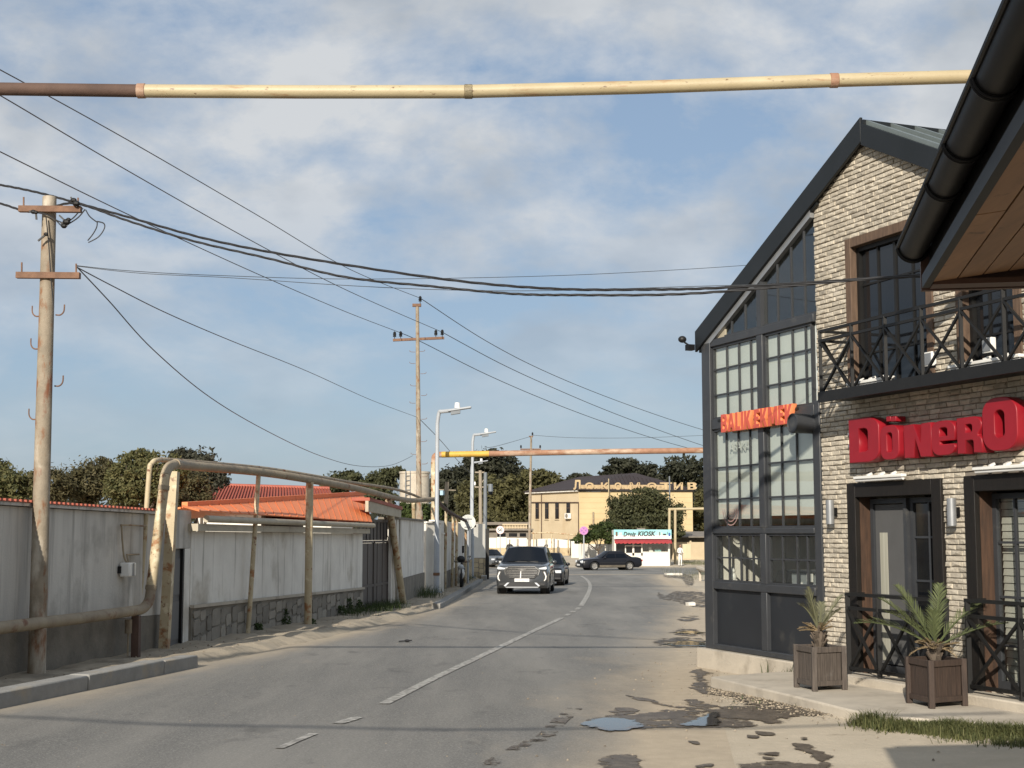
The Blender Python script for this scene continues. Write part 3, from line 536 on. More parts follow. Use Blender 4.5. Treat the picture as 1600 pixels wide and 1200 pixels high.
b = thing('laptop', 'dark laptop open on the counter behind the left low panes', 'laptop', FA.P(.95, -.4, .901)); m = MB(); m.pbox(FA, .75, 1.2, -.5, -.22, .902, .92); m.build('keyboard_base', M['black'], b); m = MB(); m.obox(FA.P(.75, -.5, .921), FA.d * .45, FA.n * .02, Vector((0, 0, .21)) - FA.n * .1); m.build('screen', M['black'], b)
for t, lab in ((.86, 'white cup on the counter left of the laptop'), (1.0, 'white cup on the counter in front of the laptop')):
    m = MB(); m.lathe(FA.P(t, -.17, .901), (0, 0, 1), [(0, 0), (0, .032), (.09, .04), (.09, .036), (.01, .028), (.01, 0)], 14); tag(m.build('cup', M['whiteplastic']), lab, 'cup')
b = thing('figurine', 'small white seated figurine in the left corner of the low window', 'figurine', FA.P(.24, -.2, .901)); m = MB(); m.ball(FA.P(.24, -.2, .955), .05, .05, .055); m.ball(FA.P(.25, -.18, 1.03), .04, .04, .06); m.ball(FA.P(.25, -.17, 1.11), .036); m.ball(FA.P(.29, -.17, .95), .03); m.build('figurine_body', M['whiteplastic'], b); m = MB(); m.cyl(FA.P(.23, -.17, 1.13), FA.P(.22, -.17, 1.17), .016, .004, 8); m.cyl(FA.P(.27, -.17, 1.13), FA.P(.28, -.17, 1.17), .016, .004, 8); m.build('ear', M['whiteplastic'], b)
# dark vent pipe
m = MB(); m.lathe(FA.P(2.52, -.1, 2.93), FA.n, [(0, .12), (.38, .12), (.385, .11), (.37, .105), (.37, 0)], 22); m.build('vent_pipe', M['grey'], RB)
# --- brick wall
OPEN = [(3.32, 4.90, 3.22, 5.03), (5.28, 6.25, 3.22, 4.78), (3.27, 4.97, .02, 2.18), (5.34, 7.0, .02, 2.19)]
m = MB(); bk = [TB] + [3.32, 4.90, 5.28, 6.9] + [7.8]
def backing(t0, t1, z0, zt=None):
    if zt is None:
        pts = [FA.P(t0, -.22, z0), FA.P(t1, -.22, z0), FA.P(t1, -.22, roofz(t1))]
        if t0 < TA < t1: pts.append(FA.P(TA, -.22, ZA))
        pts.append(FA.P(t0, -.22, roofz(t0)))
    else: pts = [FA.P(t0, -.22, z0), FA.P(t1, -.22, z0), FA.P(t1, -.22, zt), FA.P(t0, -.22, zt)]
    m.prism(pts, FA.n * .215)
backing(TB, 6.22, 5.03); backing(TB, 7.8, 2.19, 3.22)
for a, b_ in ((TB, 3.32), (4.90, 5.28)): backing(a, b_, 3.22, 5.03)
backing(6.25, 7.8, 3.22); backing(5.28, 6.24, 4.78, 5.03)
for a, b_ in ((TB, 3.27), (4.97, 5.34), (7.0, 7.8)): backing(a, b_, -.15, 2.19)
m.build('brick_backing', M['mortar'], RB)
BL, BH, MO = .175, .050, .007
bricks = []; zc = -.04; row = 0
while zc < ZA - .15:
    span = [(TB + .004, 7.78)]
    zt = zc + BH
    k = (ZA - .05 - zt) / slope; span = [(max(TB + .004, TA - k), min(7.78, TA + k))]
    for o0, o1, z0, z1 in OPEN:
        if zt > z0 and zc < z1: span = [q for a, b_ in span for q in ((a, min(b_, o0)), (max(a, o1), b_)) if q[1] - q[0] > .03]
    for a, b_ in span:
        t = a - (row % 2) * BL * .5
        while t < b_ - .02:
            L_ = BL * random.uniform(.88, 1.12); t0, t1 = max(t, a), min(t + L_, b_)
            if t1 - t0 > .025: bricks.append((t0, t1 - MO, zc, zt))
            t += L_
    zc += BH + MO; row += 1
def brick_mesh(mb, L_, o, x, y, z):             # rough face: front verts uneven
    pr = random.uniform(.004, .020); a = [o, o + x * L_, o + x * L_ + z * BH, o + z * BH]; ins = .004
    f = [p + y * (pr + random.uniform(-.005, .006)) for p in (o + (x + z) * ins, o + x * (L_ - ins) + z * ins, o + x * (L_ - ins) + z * (BH - ins), o + x * ins + z * (BH - ins))]
    c = o + x * L_ * random.uniform(.35, .65) + z * BH * random.uniform(.35, .65) + y * (pr + random.uniform(0, .012))
    mb.cur = random.choice([1, .97, .93, 1.06, 1.03, .9, .78, .97]) * random.uniform(.86, 1.08)
    mb.add(a + f + [c], [(0, 1, 5, 4), (1, 2, 6, 5), (2, 3, 7, 6), (3, 0, 4, 7), (4, 5, 8), (5, 6, 8), (6, 7, 8), (7, 4, 8)])
def seen(b):                                     # pixels a brick takes in the photograph, 0 where something hides it
    t, z = (b[0] + b[1]) / 2, (b[2] + b[3]) / 2; p = FA.P(t, 0, z)
    u = 800 + FPX * p.x / p.y
    if u > 1598: return 0
    v = 835 - FPX * (z - 1.6) / p.y
    if v < 460 and u > 1400 + (430 - v) * .42: return 0
    return (b[1] - b[0]) * (b[3] - b[2]) / p.y ** 2 * (1 if b[1] - b[0] > .155 else .3) * (1.0 if 2.2 > z or z > 3.2 else .55)
bricks.sort(key=seen, reverse=True)
protos = []
for k in range(14):
    q = MB(); brick_mesh(q, BL - MO, Vector((0, 0, 0)), Vector((1, 0, 0)), Vector((0, 1, 0)), Vector((0, 0, 1)))
    o = q.build('brick', M['brick'], RB, local=True, sharp=0); protos.append(o.data); bpy.data.objects.remove(o)
rotb = math.atan2(FA.d.y, FA.d.x)
# local brick frame: x along the wall, y out of it  (x cross z = -y, so mirror by turning half round)
rest = MB(); nb = 0
for b in bricks:
    if nb < 300 and seen(b) > 0:
        L_ = b[1] - b[0]; o = part('brick', random.choice(protos), M['brick'], RB, FA.P(b[1], -.003, b[2]) - OR[RB.name], (0, 0, rotb + math.pi)); o.scale = (L_ / (BL - MO), 1, 1); nb += 1
    else: brick_mesh(rest, b[1] - b[0], FA.P(b[0], -.003, b[2] + random.uniform(-.003, .003)), FA.d, FA.n, Vector((0, 0, 1)))
rest.build('brick', M['brick'], RB, kind='stuff', sharp=0)
# --- upper windows, timber trim
def upper(o, cols, rows, curtain=False):
    t0, t1, z0, z1 = o; T = .11
    for a, b_, c, d in ((t0, t0 + T, z0, z1), (t1 - T, t1, z0, z1), (t0 + T, t1 - T, z1 - T, z1)):
        q = MB(); q.pbox(FA, a, b_, -.12, .025, c, d); q.build('window_trim', M['trimwood'], RB, bev=.006)
    a0, a1, c1 = t0 + T, t1 - T, z1 - T; q = MB(); e = .05
    q.pbox(FA, a0, a0 + e, -.15, -.06, z0, c1); q.pbox(FA, a1 - e, a1, -.15, -.06, z0, c1); q.pbox(FA, a0 + e, a1 - e, -.15, -.06, c1 - e, c1); q.pbox(FA, a0 + e, a1 - e, -.15, -.06, z0, z0 + e); w = q.build('window', M['black'], RB)
    T_ = [a0 + e + (a1 - a0 - 2 * e) * i / cols for i in range(cols + 1)]; Z_ = [z0 + e + (c1 - z0 - 2 * e) * i / rows for i in range(rows + 1)]
    q = MB()
    for i, t in enumerate(T_[1:-1]): k = .022 if (i + 1) * 2 != cols else .04; q.pbox(FA, t - k / 2, t + k / 2, -.125, -.09, z0 + e, c1 - e)
    for z in Z_[1:-1]:
        for i in range(cols): q.pbox(FA, T_[i] + .022, T_[i + 1] - .022, -.122, -.092, z - .011, z + .011)
    q.build('muntin', M['black'], w)
    for i in range(cols):
        for j in range(rows): q = MB(); q.pbox(FA, T_[i] + .012, T_[i + 1] - .012, -.115, -.108, Z_[j] + .012, Z_[j + 1] - .012); q.build('pane', M['glassdk'], w)
upper(OPEN[0], 4, 4); upper(OPEN[1], 3, 4)
# --- doors: deep black timber surrounds
def surround(o, T=.16):
    t0, t1, z0, z1 = o
    for a, b_, c, d in ((t0, t0 + T, z0, z1), (t1 - T, t1, z0, z1), (t0 + T, t1 - T, z1 - T, z1)): q = MB(); q.pbox(FA, a, b_, -.02, .045, c, d); q.build('door_surround', M['darkwood'], RB, bev=.006)
    for a, b_, c, d in ((t0 + T - .04, t0 + T - .003, z0, z1 - T), (t1 - T + .003, t1 - T + .04, z0, z1 - T)): q = MB(); q.pbox(FA, a, b_, -.24, -.022, c, d); q.build('door_reveal', M['redwood'], RB)
    q = MB(); q.pbox(FA, t0 + T, t1 - T, -.24, -.022, z1 - T + .003, z1 - T + .04); q.build('door_reveal', M['darkwood'], RB); q = MB(); q.pbox(FA, t0, t1, -.5, -.005, -.1, z0 + .01); q.build('threshold', M['concrete'], RB)
surround(OPEN[2]); surround(OPEN[3])
def leaf(t0, t1, z0, z1, n, tv, zv, gm, nm='door', fm=None):
    q = MB(); e = .055; fm = fm or M['grey']; q.pbox(FA, t0, t0 + e, n - .05, n, z0, z1); q.pbox(FA, t1 - e, t1, n - .05, n, z0, z1); q.pbox(FA, t0 + e, t1 - e, n - .05, n, z1 - e, z1); q.pbox(FA, t0 + e, t1 - e, n - .05, n, z0, z0 + .12); d = q.build(nm, fm, RB)
    T_ = [t0 + e] + tv + [t1 - e]; Z_ = [z0 + .12] + zv + [z1 - e]; q = MB()
    for t in tv: q.pbox(FA, t - .012, t + .012, n - .04, n - .005, z0 + .12, z1 - e)
    for z in zv:
        for i in range(len(T_) - 1): q.pbox(FA, T_[i] + .012, T_[i + 1] - .012, n - .038, n - .007, z - .012, z + .012)
    if q.v: q.build('muntin', fm, d)
    for i in range(len(T_) - 1):
        for j in range(len(Z_) - 1): p = MB(); p.pbox(FA, T_[i] + .013, T_[i + 1] - .013, n - .028, n - .022, Z_[j] + .013, Z_[j + 1] - .013); p.build('pane', gm, d)
    return d
leaf(3.47, 4.14, .03, 2.0, -.13, [], [.92], M['mesh_']); leaf(4.15, 4.80, .03, 2.0, -.17, [4.47], [.62, 1.10, 1.57], M['glassdk'])
m = MB(); m.pbox(FA, 3.62, 3.76, -.150, -.146, .2, 1.62); m.build('notice_strip', M['curtain'], RB)
leaf(5.50, 6.1, .03, 2.01, -.17, [5.82], [.5, .98, 1.52], M['glass']); leaf(6.11, 6.84, .03, 2.01, -.17, [6.5], [.5, .98, 1.52], M['glassdk'])
for k in range(26): q = MB(); q.obox(FA.P(5.5, -.30, .08 + k * .074), FA.d * .42, FA.n * .02, Vector((0, 0, .066)) + FA.n * -.012); q.build('slat', M['slat'], RB)
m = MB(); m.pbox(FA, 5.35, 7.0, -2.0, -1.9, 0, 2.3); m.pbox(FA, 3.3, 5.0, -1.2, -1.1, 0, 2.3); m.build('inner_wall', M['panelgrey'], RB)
# --- balcony with crossed bracing
BN = .45; bt0, _ = FA.hit(1279, 600, BN); bt1 = 7.4; BZ = 3.20
BAL = MB(); BAL.pbox(FA, bt0, bt1, .03, BN, BZ - .07, BZ); BAL.pbox(FA, bt0, bt1, BN - .03, BN + .012, BZ - .10, BZ + .02); BAL = BAL.build('balcony', M['black'], RB)
def bars(lst, nm, w, parent, m=M['black']):
    for a, b_ in lst: q = MB(); q.bar(a, b_, w, w); q.build(nm, m, parent)
bw = .62; nb_ = int((bt1 - bt0) / bw); ZR, ZR2 = BZ + .72, BZ + .61
pt = [bt0 + .02 + i * bw for i in range(nb_ + 1)]
bars([(FA.P(t, BN - .02, BZ + .02), FA.P(t, BN - .02, ZR)) for t in pt], 'post', .034, BAL)
bars([(FA.P(bt0, BN - .02, ZR), FA.P(bt1, BN - .02, ZR)), (FA.P(bt0, BN - .018, ZR2), FA.P(bt1, BN - .018, ZR2)), (FA.P(bt0 + .018, .0, ZR), FA.P(bt0 + .018, BN - .04, ZR)), (FA.P(bt0 + .018, .0, ZR2), FA.P(bt0 + .018, BN - .04, ZR2))], 'rail', .03, BAL)
br = []
for a, b_ in zip(pt, pt[1:]): br += [(FA.P(a + .02, BN - .012, ZR2 - .02), FA.P(b_ - .02, BN - .012, BZ + .03)), (FA.P(a + .02, BN - .034, BZ + .03), FA.P(b_ - .02, BN - .034, ZR2 - .02))]
br += [(FA.P(bt0 + .012, .02, ZR2), FA.P(bt0 + .012, BN - .05, BZ + .03)), (FA.P(bt0 + .03, .02, BZ + .03), FA.P(bt0 + .03, BN - .05, ZR2))]
bars(br, 'brace', .024, BAL); bars([(FA.P(bt0 + .02, .01, BZ), FA.P(bt0 + .02, .01, ZR))], 'post', .03, BAL)
# strip lamps and small things standing on the balcony
def tube_lamp(t0, t1, n, z, lab, tilt=.0):
    r = thing('strip_lamp', lab, 'lamp', FA.P((t0 + t1) / 2, n, z), 'white strip lamps on the brick front'); a, b_ = FA.P(t0, n, z), FA.P(t1, n, z + tilt)
    q = MB(); q.bar(a, b_, .07, .035); q.build('lamp_tray', M['whiteplastic'], r, bev=.008); q = MB(); q.tube([a + Vector((0, 0, -.03)) + FA.d * .02, b_ + Vector((0, 0, -.03)) - FA.d * .02], .018, 10); q.build('diffuser', M['signwhite'], r)
    for s in (.25, .5, .75): q = MB(); p = a.lerp(b_, s); q.bar(p + Vector((0, 0, .02)), p + Vector((0, 0, .045)) - FA.n * .06, .05 if s == .5 else .025, .025); q.build('bracket', M['whiteplastic'], r)
tube_lamp(3.55, 4.45, .11, 2.235, 'white strip lamp over the left black door', .0); tube_lamp(5.6, 6.5, .11, 2.25, 'white strip lamp over the door at the right edge')
tube_lamp(3.78, 4.6, .33, 3.27, 'white strip lamp lying on the balcony floor, left one'); tube_lamp(5.55, 6.6, .33, 3.27, 'white strip lamp lying on the balcony floor near the right edge')
def boxlamp(t, n, z, lab):
    r = thing('flood_lamp', lab, 'lamp', FA.P(t, n, z)); q = MB(); q.pbox(FA, t - .07, t + .07, n - .03, n + .03, z + .02, z + .17); q.build('housing', M['whiteplastic'], r, bev=.008); q = MB(); q.pbox(FA, t - .055, t + .055, n + .031, n + .036, z + .035, z + .155); q.build('lens', M['steel'], r); q = MB(); q.pbox(FA, t - .08, t + .08, n - .01, n + .01, z, z + .018); q.build('bracket', M['black'], r)
boxlamp(5.20, .30, 3.30, 'grey flood lamp on the balcony before the brick pier'); boxlamp(6.05, .25, 3.34, 'white flood lamp on the balcony near the right edge')
# --- wall sconces
for u, v, lab in ((1297, 800, 'grey cylinder wall lamp on the brick left of the black door'), (1487, 800, 'grey cylinder wall lamp on the pier between the two doors')):
    t, z = FA.hit(u, v, .10); r = thing('wall_lamp', lab, 'lamp', FA.P(t, 0, z - .13), 'grey cylinder wall lamps'); q = MB(); q.lathe(FA.P(t, .10, z - .14), (0, 0, 1), [(0, 0), (0, .047), (.28, .047), (.28, .04), (.24, 0)], 20); q.build('lamp_cylinder', M['steel'], r); q = MB(); q.pbox(FA, t - .02, t + .02, .02, .055, z - .025, z + .025); q.pbox(FA, t - .035, t + .035, .022, .034, z - .05, z + .05); q.build('bracket', M['black'], r)
# ================================================================= LETTERS
def arc(cx, cy, r, a0, a1, k=6): return [(cx + r * math.cos(R(a0 + (a1 - a0) * i / k)), cy + r * math.sin(R(a0 + (a1 - a0) * i / k))) for i in range(k + 1)]
def rr_(x0, y0, x1, y1, bl=0, br=0, tr=0, tl=0):
    p = []
    p += arc(x0 + bl, y0 + bl, bl, 180, 270) if bl else [(x0, y0)]
    p += arc(x1 - br, y0 + br, br, 270, 360) if br else [(x1, y0)]
    p += arc(x1 - tr, y1 - tr, tr, 0, 90) if tr else [(x1, y1)]
    p += arc(x0 + tl, y1 - tl, tl, 90, 180) if tl else [(x0, y1)]
    return p
GLY = {
 'D': (.66, [rr_(0, 0, .66, 1, 0, .24, .24, 0), rr_(.23, .24, .42, .76, .0, .07, .09, 0)]),
 'O': (.78, [rr_(0, 0, .78, 1, .3, .3, .3, .3), rr_(.28, .25, .50, .76, .1, .1, .1, .1)]),
 'o': (.70, [rr_(0, 0, .70, 1, .25, .25, .25, .25), rr_(.25, .22, .45, .78, .08, .08, .08, .08)]),
 'N': (.86, [[(0, 0), (0, 1), (.32, 1), (.52, .42), (.56, 1), (.86, 1), (.86, 0), (.52, 0), (.36, .55), (.32, 0)]]),
 'e': (.74, [rr_(0, 0, .74, 1, .26, .26, .26, .26)[:13] + [(.74, .22), (.70, .32), (.26, .32), (.26, .42), (.74, .42)] + rr_(0, 0, .74, 1, .26, .26, .26, .26)[14:], rr_(.26, .56, .50, .80, 0, 0, .08, .06)]),
 'R': (.78, [[(0, 0), (0, 1)] + arc(.52, .76, .24, 90, -30) + [(.64, .52), (.64, .46)] + arc(.54, .30, .22, 50, 0, 3) + [(.78, 0), (.50, 0), (.50, .26)] + arc(.44, .30, .06, 0, 90, 3) + [(.27, .36), (.27, 0)], rr_(.27, .58, .47, .80, 0, .07, .07, 0)]),
 'B': (.66, [[(0, 0), (0, 1)] + arc(.42, .75, .25, 90, -40) + arc(.42, .26, .26, 50, -90), rr_(.2, .6, .4, .82, 0, .08, .08, 0), rr_(.2, .17, .42, .42, 0, .09, .09, 0)]),
 'A': (.74, [[(0, 0), (.24, 1), (.50, 1), (.74, 0), (.51, 0), (.47, .2), (.27, .2), (.23, 0)], [(.31, .38), (.43, .38), (.37, .72)]]),
 'L': (.52, [[(0, 0), (0, 1), (.24, 1), (.24, .22), (.52, .22), (.52, 0)]]),
 'I': (.24, [[(0, 0), (0, 1), (.24, 1), (.24, 0)]]),
 'K': (.70, [[(0, 0), (0, 1), (.23, 1), (.23, .62), (.44, 1), (.70, 1), (.44, .52), (.70, 0), (.44, 0), (.23, .40), (.23, 0)]]),
 'E': (.52, [[(0, 0), (0, 1), (.52, 1), (.52, .80), (.22, .80), (.22, .60), (.46, .60), (.46, .42), (.22, .42), (.22, .20), (.52, .20), (.52, 0)]]),
 'M': (.92, [[(0, 0), (0, 1), (.28, 1), (.46, .45), (.64, 1), (.92, 1), (.92, 0), (.70, 0), (.70, .58), (.54, .1), (.38, .1), (.22, .58), (.22, 0)]]),
 '.': (.16, [[(0, 0), (0, .2), (.16, .2), (.16, 0)]]),
}
def glyph_mesh(loops, sx, sz, depth, bevel=0):
    cu = bpy.data.curves.new('letter', 'CURVE'); cu.dimensions = '2D'; cu.fill_mode = 'BOTH'; cu.extrude = depth / 2; cu.bevel_depth = bevel; cu.bevel_resolution = 1; cu.offset = -bevel
    for lp in loops:
        sp = cu.splines.new('POLY'); sp.points.add(len(lp) - 1); sp.use_cyclic_u = True
        for p, (x, y) in zip(sp.points, lp): p.co = (x * sx, y * sz, 0, 1)
    o = bpy.data.objects.new('tmp', cu); S.collection.objects.link(o); dg = bpy.context.evaluated_depsgraph_get(); me = bpy.data.meshes.new_from_object(o.evaluated_get(dg)); bpy.data.objects.remove(o); bpy.data.curves.remove(cu)
    return me
def letter_rot(pl, flip=1):                       # local x along the text, y up, z out of the wall
    d, n = pl.d * flip, pl.n
    return Matrix(((d.x, 0, n.x), (d.y, 0, n.y), (0, 1, 0))).to_euler()
def put_letter(name, ch, parent, pl, t, n, z, w, h, depth, m, bevel=.006, mside=None):
    gw, loops = GLY[ch]; me = glyph_mesh(loops, w / gw, h, depth, bevel); me.materials.clear(); me.materials.append(m); me.name = name
    if mside:
        me.materials.append(mside)
        for p_ in me.polygons: p_.material_index = 0 if p_.normal.z > .7 else 1
    o = bpy.data.objects.new(name, me); S.collection.objects.link(o); o.parent = parent; o.location = pl.P(t, n + depth / 2, z) - OR[parent.name]; o.rotation_euler = letter_rot(pl); return o
sg = thing('restaurant_sign', 'big red block letters on the brick wall under the balcony', 'sign', FA.P(3.3, .02, 2.4))
LN, LDp = .05, .13
for ch, u0, u1, v0, v1 in (('D', 1328, 1375, 725, 652), ('o', 1377, 1406, 722, 664), ('N', 1414, 1457, 718, 662), ('e', 1457, 1494, 714, 657), ('R', 1497, 1537, 712, 651), ('O', 1537, 1592, 709, 620)):
    t0, z0 = FA.hit(u0, v0, LN + LDp); t1, _ = FA.hit(u1, v0, LN + LDp); _, z1 = FA.hit((u0 + u1) / 2, v1, LN + LDp); z0 = 2.405 if ch != 'D' else 2.40
    put_letter('letter', ch, sg, FA, t0, LN, z0, t1 - t0, z1 - z0, LDp, M['redletter'], .008)
for u0, u1 in ((1384.5, 1389.5), (1392, 1398)):
    t0, z0 = FA.hit(u0, 659, LN + LDp); t1, z1 = FA.hit(u1 + 1.5, 650, LN + LDp); q = MB(); q.pbox(FA, t0, t1, LN, LN + LDp, z0, z1); q.build('letter_dot', M['redletter'], sg, bev=.006)
q = MB(); q.pbox(FA, 3.32, 6.5, .025, .045, 2.60, 2.63); q.pbox(FA, 3.32, 6.5, .025, .045, 2.74, 2.765); q.build('mounting_rail', M['steel'], sg)
sg2 = thing('grill_sign', 'orange red block letters on the beam of the glazed bay', 'sign', FA.P(.25, .05, 2.95))
M['orangeside'] = mat('orange letter side', (.68, .215, .085), (.60, .18, .07), 3, .45)
hh = .24; x, _ = FA.hit(1127, 665, .12); xe, _ = FA.hit(1237, 655, .12); ksc = (xe - x - 10 * .02) / sum(GLY[c_][0] * hh for c_ in 'BALIK.EKMEK')
for ch in 'BALIK.EKMEK':
    w = GLY[ch][0] * hh * ksc
    if ch == '.': put_letter('letter', ch, sg2, FA, x, .05, 2.955, w, hh, .06, M['orangeletter'], .003); x += w + .02; continue
    put_letter('letter', ch, sg2, FA, x, .05, 2.955, w, hh, .075, M['orangeletter'], .001, M['orangeside']); x += w + .022
q = MB(); q.pbox(FA, .30, x, .046, .06, 3.0, 3.03); q.pbox(FA, .30, x, .046, .06, 3.12, 3.15); q.build('mounting_rail', M['black'], sg2)
# faded print on the glass of the left middle bay
def text_mesh(s, size, depth=.002, shear=0, offset=0):
    cu = bpy.data.curves.new('text', 'FONT'); cu.body = s; cu.size = size; cu.extrude = depth; cu.shear = shear; cu.offset = offset; cu.resolution_u = 4
    o = bpy.data.objects.new('tmp', cu); S.collection.objects.link(o); dg = bpy.context.evaluated_depsgraph_get(); me = bpy.data.meshes.new_from_object(o.evaluated_get(dg)); bpy.data.objects.remove(o); bpy.data.curves.remove(cu); return me
def text_on(name, s, width, height, parent, pos, rot, m, depth=.004, shear=0, bold=0):
    me = text_mesh(s, 1, depth, shear, bold); co = np.empty(len(me.vertices) * 3, np.float32); me.vertices.foreach_get('co', co); co = co.reshape(-1, 3)
    mn, mx = co.min(0), co.max(0); co[:, 0] = (co[:, 0] - mn[0]) / (mx[0] - mn[0]) * width; co[:, 1] = (co[:, 1] - mn[1]) / (mx[1] - mn[1]) * height
    me.vertices.foreach_set('co', co.ravel()); me.materials.clear(); me.materials.append(m); me.name = name
    o = bpy.data.objects.new(name, me); S.collection.objects.link(o); o.parent = parent; o.location = Vector(pos) - (OR[parent.name] if parent else Vector()); o.rotation_euler = rot; return o
fade = mat('faded print', (.40, .44, .41), None, 3, .9)
text_on('lettering', 'ABAKA', .52, .12, RB, FA.P(.52, .006, 2.70), letter_rot(FA), fade, .001)
q = MB()
for r0, r1, c in ((.20, .215, 1), (.15, .165, 1), (.10, .11, 1)):
    P_ = [(math.cos(R(a)), math.sin(R(a))) for a in range(180, 361, 12)]
    q.add([FA.P(.52 + c_ * r, .006, 1.93 + s_ * r) for c_, s_ in P_ for r in (r0, r1)], [(2 * i, 2 * i + 1, 2 * i + 3, 2 * i + 2) for i in range(len(P_) - 1)])
q.build('decal', mat('faded red print', (.36, .22, .20), None, 3, .9), RB, sharp=0)

# ================================================================= PLATFORM, RAILINGS, PLANTERS
PZ = -.04
pl_ = [(2.30, 16.75), (2.89, 14.75), (3.26, 13.3), (4.6, 12.25), (6.6, 11.2), FA.P(7.6, .0, 0).xy, FA.P(2.4, .0, 0).xy, (3.2, 17.35)]
q = MB(); q.prism([Vector((p[0], p[1], -.45)) for p in pl_], (0, 0, .45 + PZ)); q.build('platform', M['concrete'], kind='structure', org=(0, 0, 0), bev=.02)
q = MB(); q.pbox(FA, 3.0, 7.4, .0, .34, -.3, .05); q.build('door_step', M['concrete'], kind='structure', org=(0, 0, 0), bev=.015)
def railing(t0, t1, n, z0, h, label, nseg):
    r = thing('railing', label, 'railing', FA.P((t0 + t1) / 2, n, z0), 'black crossed railings before the doors')
    pt = [t0 + (t1 - t0) * i / nseg for i in range(nseg + 1)]
    bars([(FA.P(t, n, z0 - .04), FA.P(t, n, z0 + h)) for t in pt], 'post', .045, r)
    bars([(FA.P(t0 - .03, n, z0 + h + .012), FA.P(t1 + .03, n, z0 + h + .012)), (FA.P(t0 + .023, n, z0 + h - .14), FA.P(t1 - .023, n, z0 + h - .14)), (FA.P(t0 + .023, n, z0 + .07), FA.P(t1 - .023, n, z0 + .07)),
          (FA.P(t0, n - .023, z0 + h + .012), FA.P(t0, .02, z0 + h + .012))], 'rail', .036, r)
    b = []
    for a, c in zip(pt, pt[1:]): b += [(FA.P(a + .024, n + .014, z0 + h - .16), FA.P(c - .024, n + .014, z0 + .09)), (FA.P(a + .024, n - .014, z0 + .09), FA.P(c - .024, n - .014, z0 + h - .16))]
    bars(b, 'brace', .028, r)
rn = .24
ta, za = FA.hit(1324, 930, rn); tb, _ = FA.hit(1478, 940, rn); railing(ta, tb, rn, .05, za - .05, 'black crossed railing before the left door, behind the green palm', 3)
ta, za = FA.hit(1511, 940, rn); railing(ta, ta + 1.5, rn, .05, za - .05, 'black crossed railing before the door at the right edge', 2)
def planter(L_, F_, R_, h, m, label):
    L_, F_, R_ = Vector(L_), Vector(F_), Vector(R_); B_ = L_ + R_ - F_; c = (L_ + R_) / 2
    r = thing('planter', label, 'planter', c); cs = [L_, F_, R_, B_]; up = Vector((0, 0, 1))
    for p in cs: q = MB(); s = .028; q.box(p.x - s, p.x + s, p.y - s, p.y + s, p.z, p.z + h); q.build('corner_post', m, r, bev=.005)
    for i in range(4):
        a, b_ = cs[i], cs[(i + 1) % 4]; d = (b_ - a); L = d.length; d.normalize(); nrm = d.cross(up)
        if nrm.dot(c - a) > 0: nrm = -nrm
        for z, hh_ in ((.05, .05), (h - .065, .06)): q = MB(); q.obox(a + d * .03 + up * z - nrm * .012, d * (L - .06), nrm * .026, up * hh_); q.build('rail', m, r, bev=.004)
        n = 6
        for k in range(n): w = (L - .07) / n; q = MB(); q.obox(a + d * (.035 + k * w) + up * .10 - nrm * (.016 + random.uniform(0, .003)), d * (w - .004), nrm * .014, up * (h - .166)); q.build('slat', m, r)
    soil = MB(); soil.prism([p.lerp(c, .1) + up * (h - .1) for p in cs], up * .05); soil.build('soil', M['wetsoil'], r); return c + up * (h - .05)
pc1 = planter((3.07, 15.58, PZ), (3.18, 15.18, PZ), (3.53, 15.34, PZ), .46, M['planter'], 'square weathered grey timber planter left of the railings')
pc2 = planter((3.885, 14.14, PZ), (3.975, 13.70, PZ), (4.355, 13.92, PZ), .45, M['planterdk'], 'square dark brown timber planter near the grass')
def palm(base, fr, label, trunk_h, m, mdry, dry=8, name='palm'):
    r = thing(name, label, 'palm', base); base = Vector(base); q = MB()
    q.tube([base, base + Vector((0, 0, trunk_h * .6)), base + Vector((.01, 0, trunk_h))], [.055, .06, .035], 9)
    for i in range(22): a = random.uniform(0, 6.28); z = random.uniform(0, trunk_h); p = base + Vector((.05 * math.cos(a), .05 * math.sin(a), z)); q.bar(p, p + Vector((.045 * math.cos(a), .045 * math.sin(a), .07)), .025, .012)
    q.build('trunk', M['bark'], r); top = base + Vector((0, 0, trunk_h))
    def frond(az, el, L, droop, mm, nl, ll):
        f = MB(); d = Vector((math.cos(az), math.sin(az), 0)); pts = []
        for i in range(13): s = i / 12; pts.append(top + d * (L * s * math.cos(el) * (1 - .08 * s)) + Vector((0, 0, L * (math.sin(el) * s - droop * s * s))))
        f.cur = .55; f.tube(pts, [.011 * (1 - .8 * i / 12) + .0015 for i in range(13)], 5)
        for k in range(nl):
            s = .16 + .84 * k / nl; x = s * 12; i = min(int(x), 11); p = pts[i].lerp(pts[i + 1], x - i); tg = (pts[i + 1] - pts[i]).normalized(); sd = tg.cross(Vector((0, 0, 1))).normalized()
            for sg_ in (-1, 1):
                f.cur = random.uniform(.25, 1.0); l = ll * (math.sin(math.pi * min(1, .12 + s * .88)) ** .6) * random.uniform(.8, 1.1); dr = (tg * random.uniform(.75, 1.0) + sd * sg_ * random.uniform(.65, .85) + Vector((0, 0, random.uniform(.12, .42)))).normalized()
                w = tg.cross(dr).cross(dr).normalized() * .0045; e = p + dr * l + Vector((0, 0, -.12 * l)); mm_ = p + dr * l * .5
                f.add([p - w * .6, p + w * .6, mm_ + w, mm_ - w, e], [(0, 1, 2, 3), (3, 2, 4)])
        f.build('frond', mm, r, sharp=0)
    for a in fr: frond(*a[:4], m, a[4], a[5])
    for i in range(dry): frond(random.uniform(0, 6.28), random.uniform(.1, .9), random.uniform(.16, .30), random.uniform(.1, .5), mdry, 9, .08)
    return r
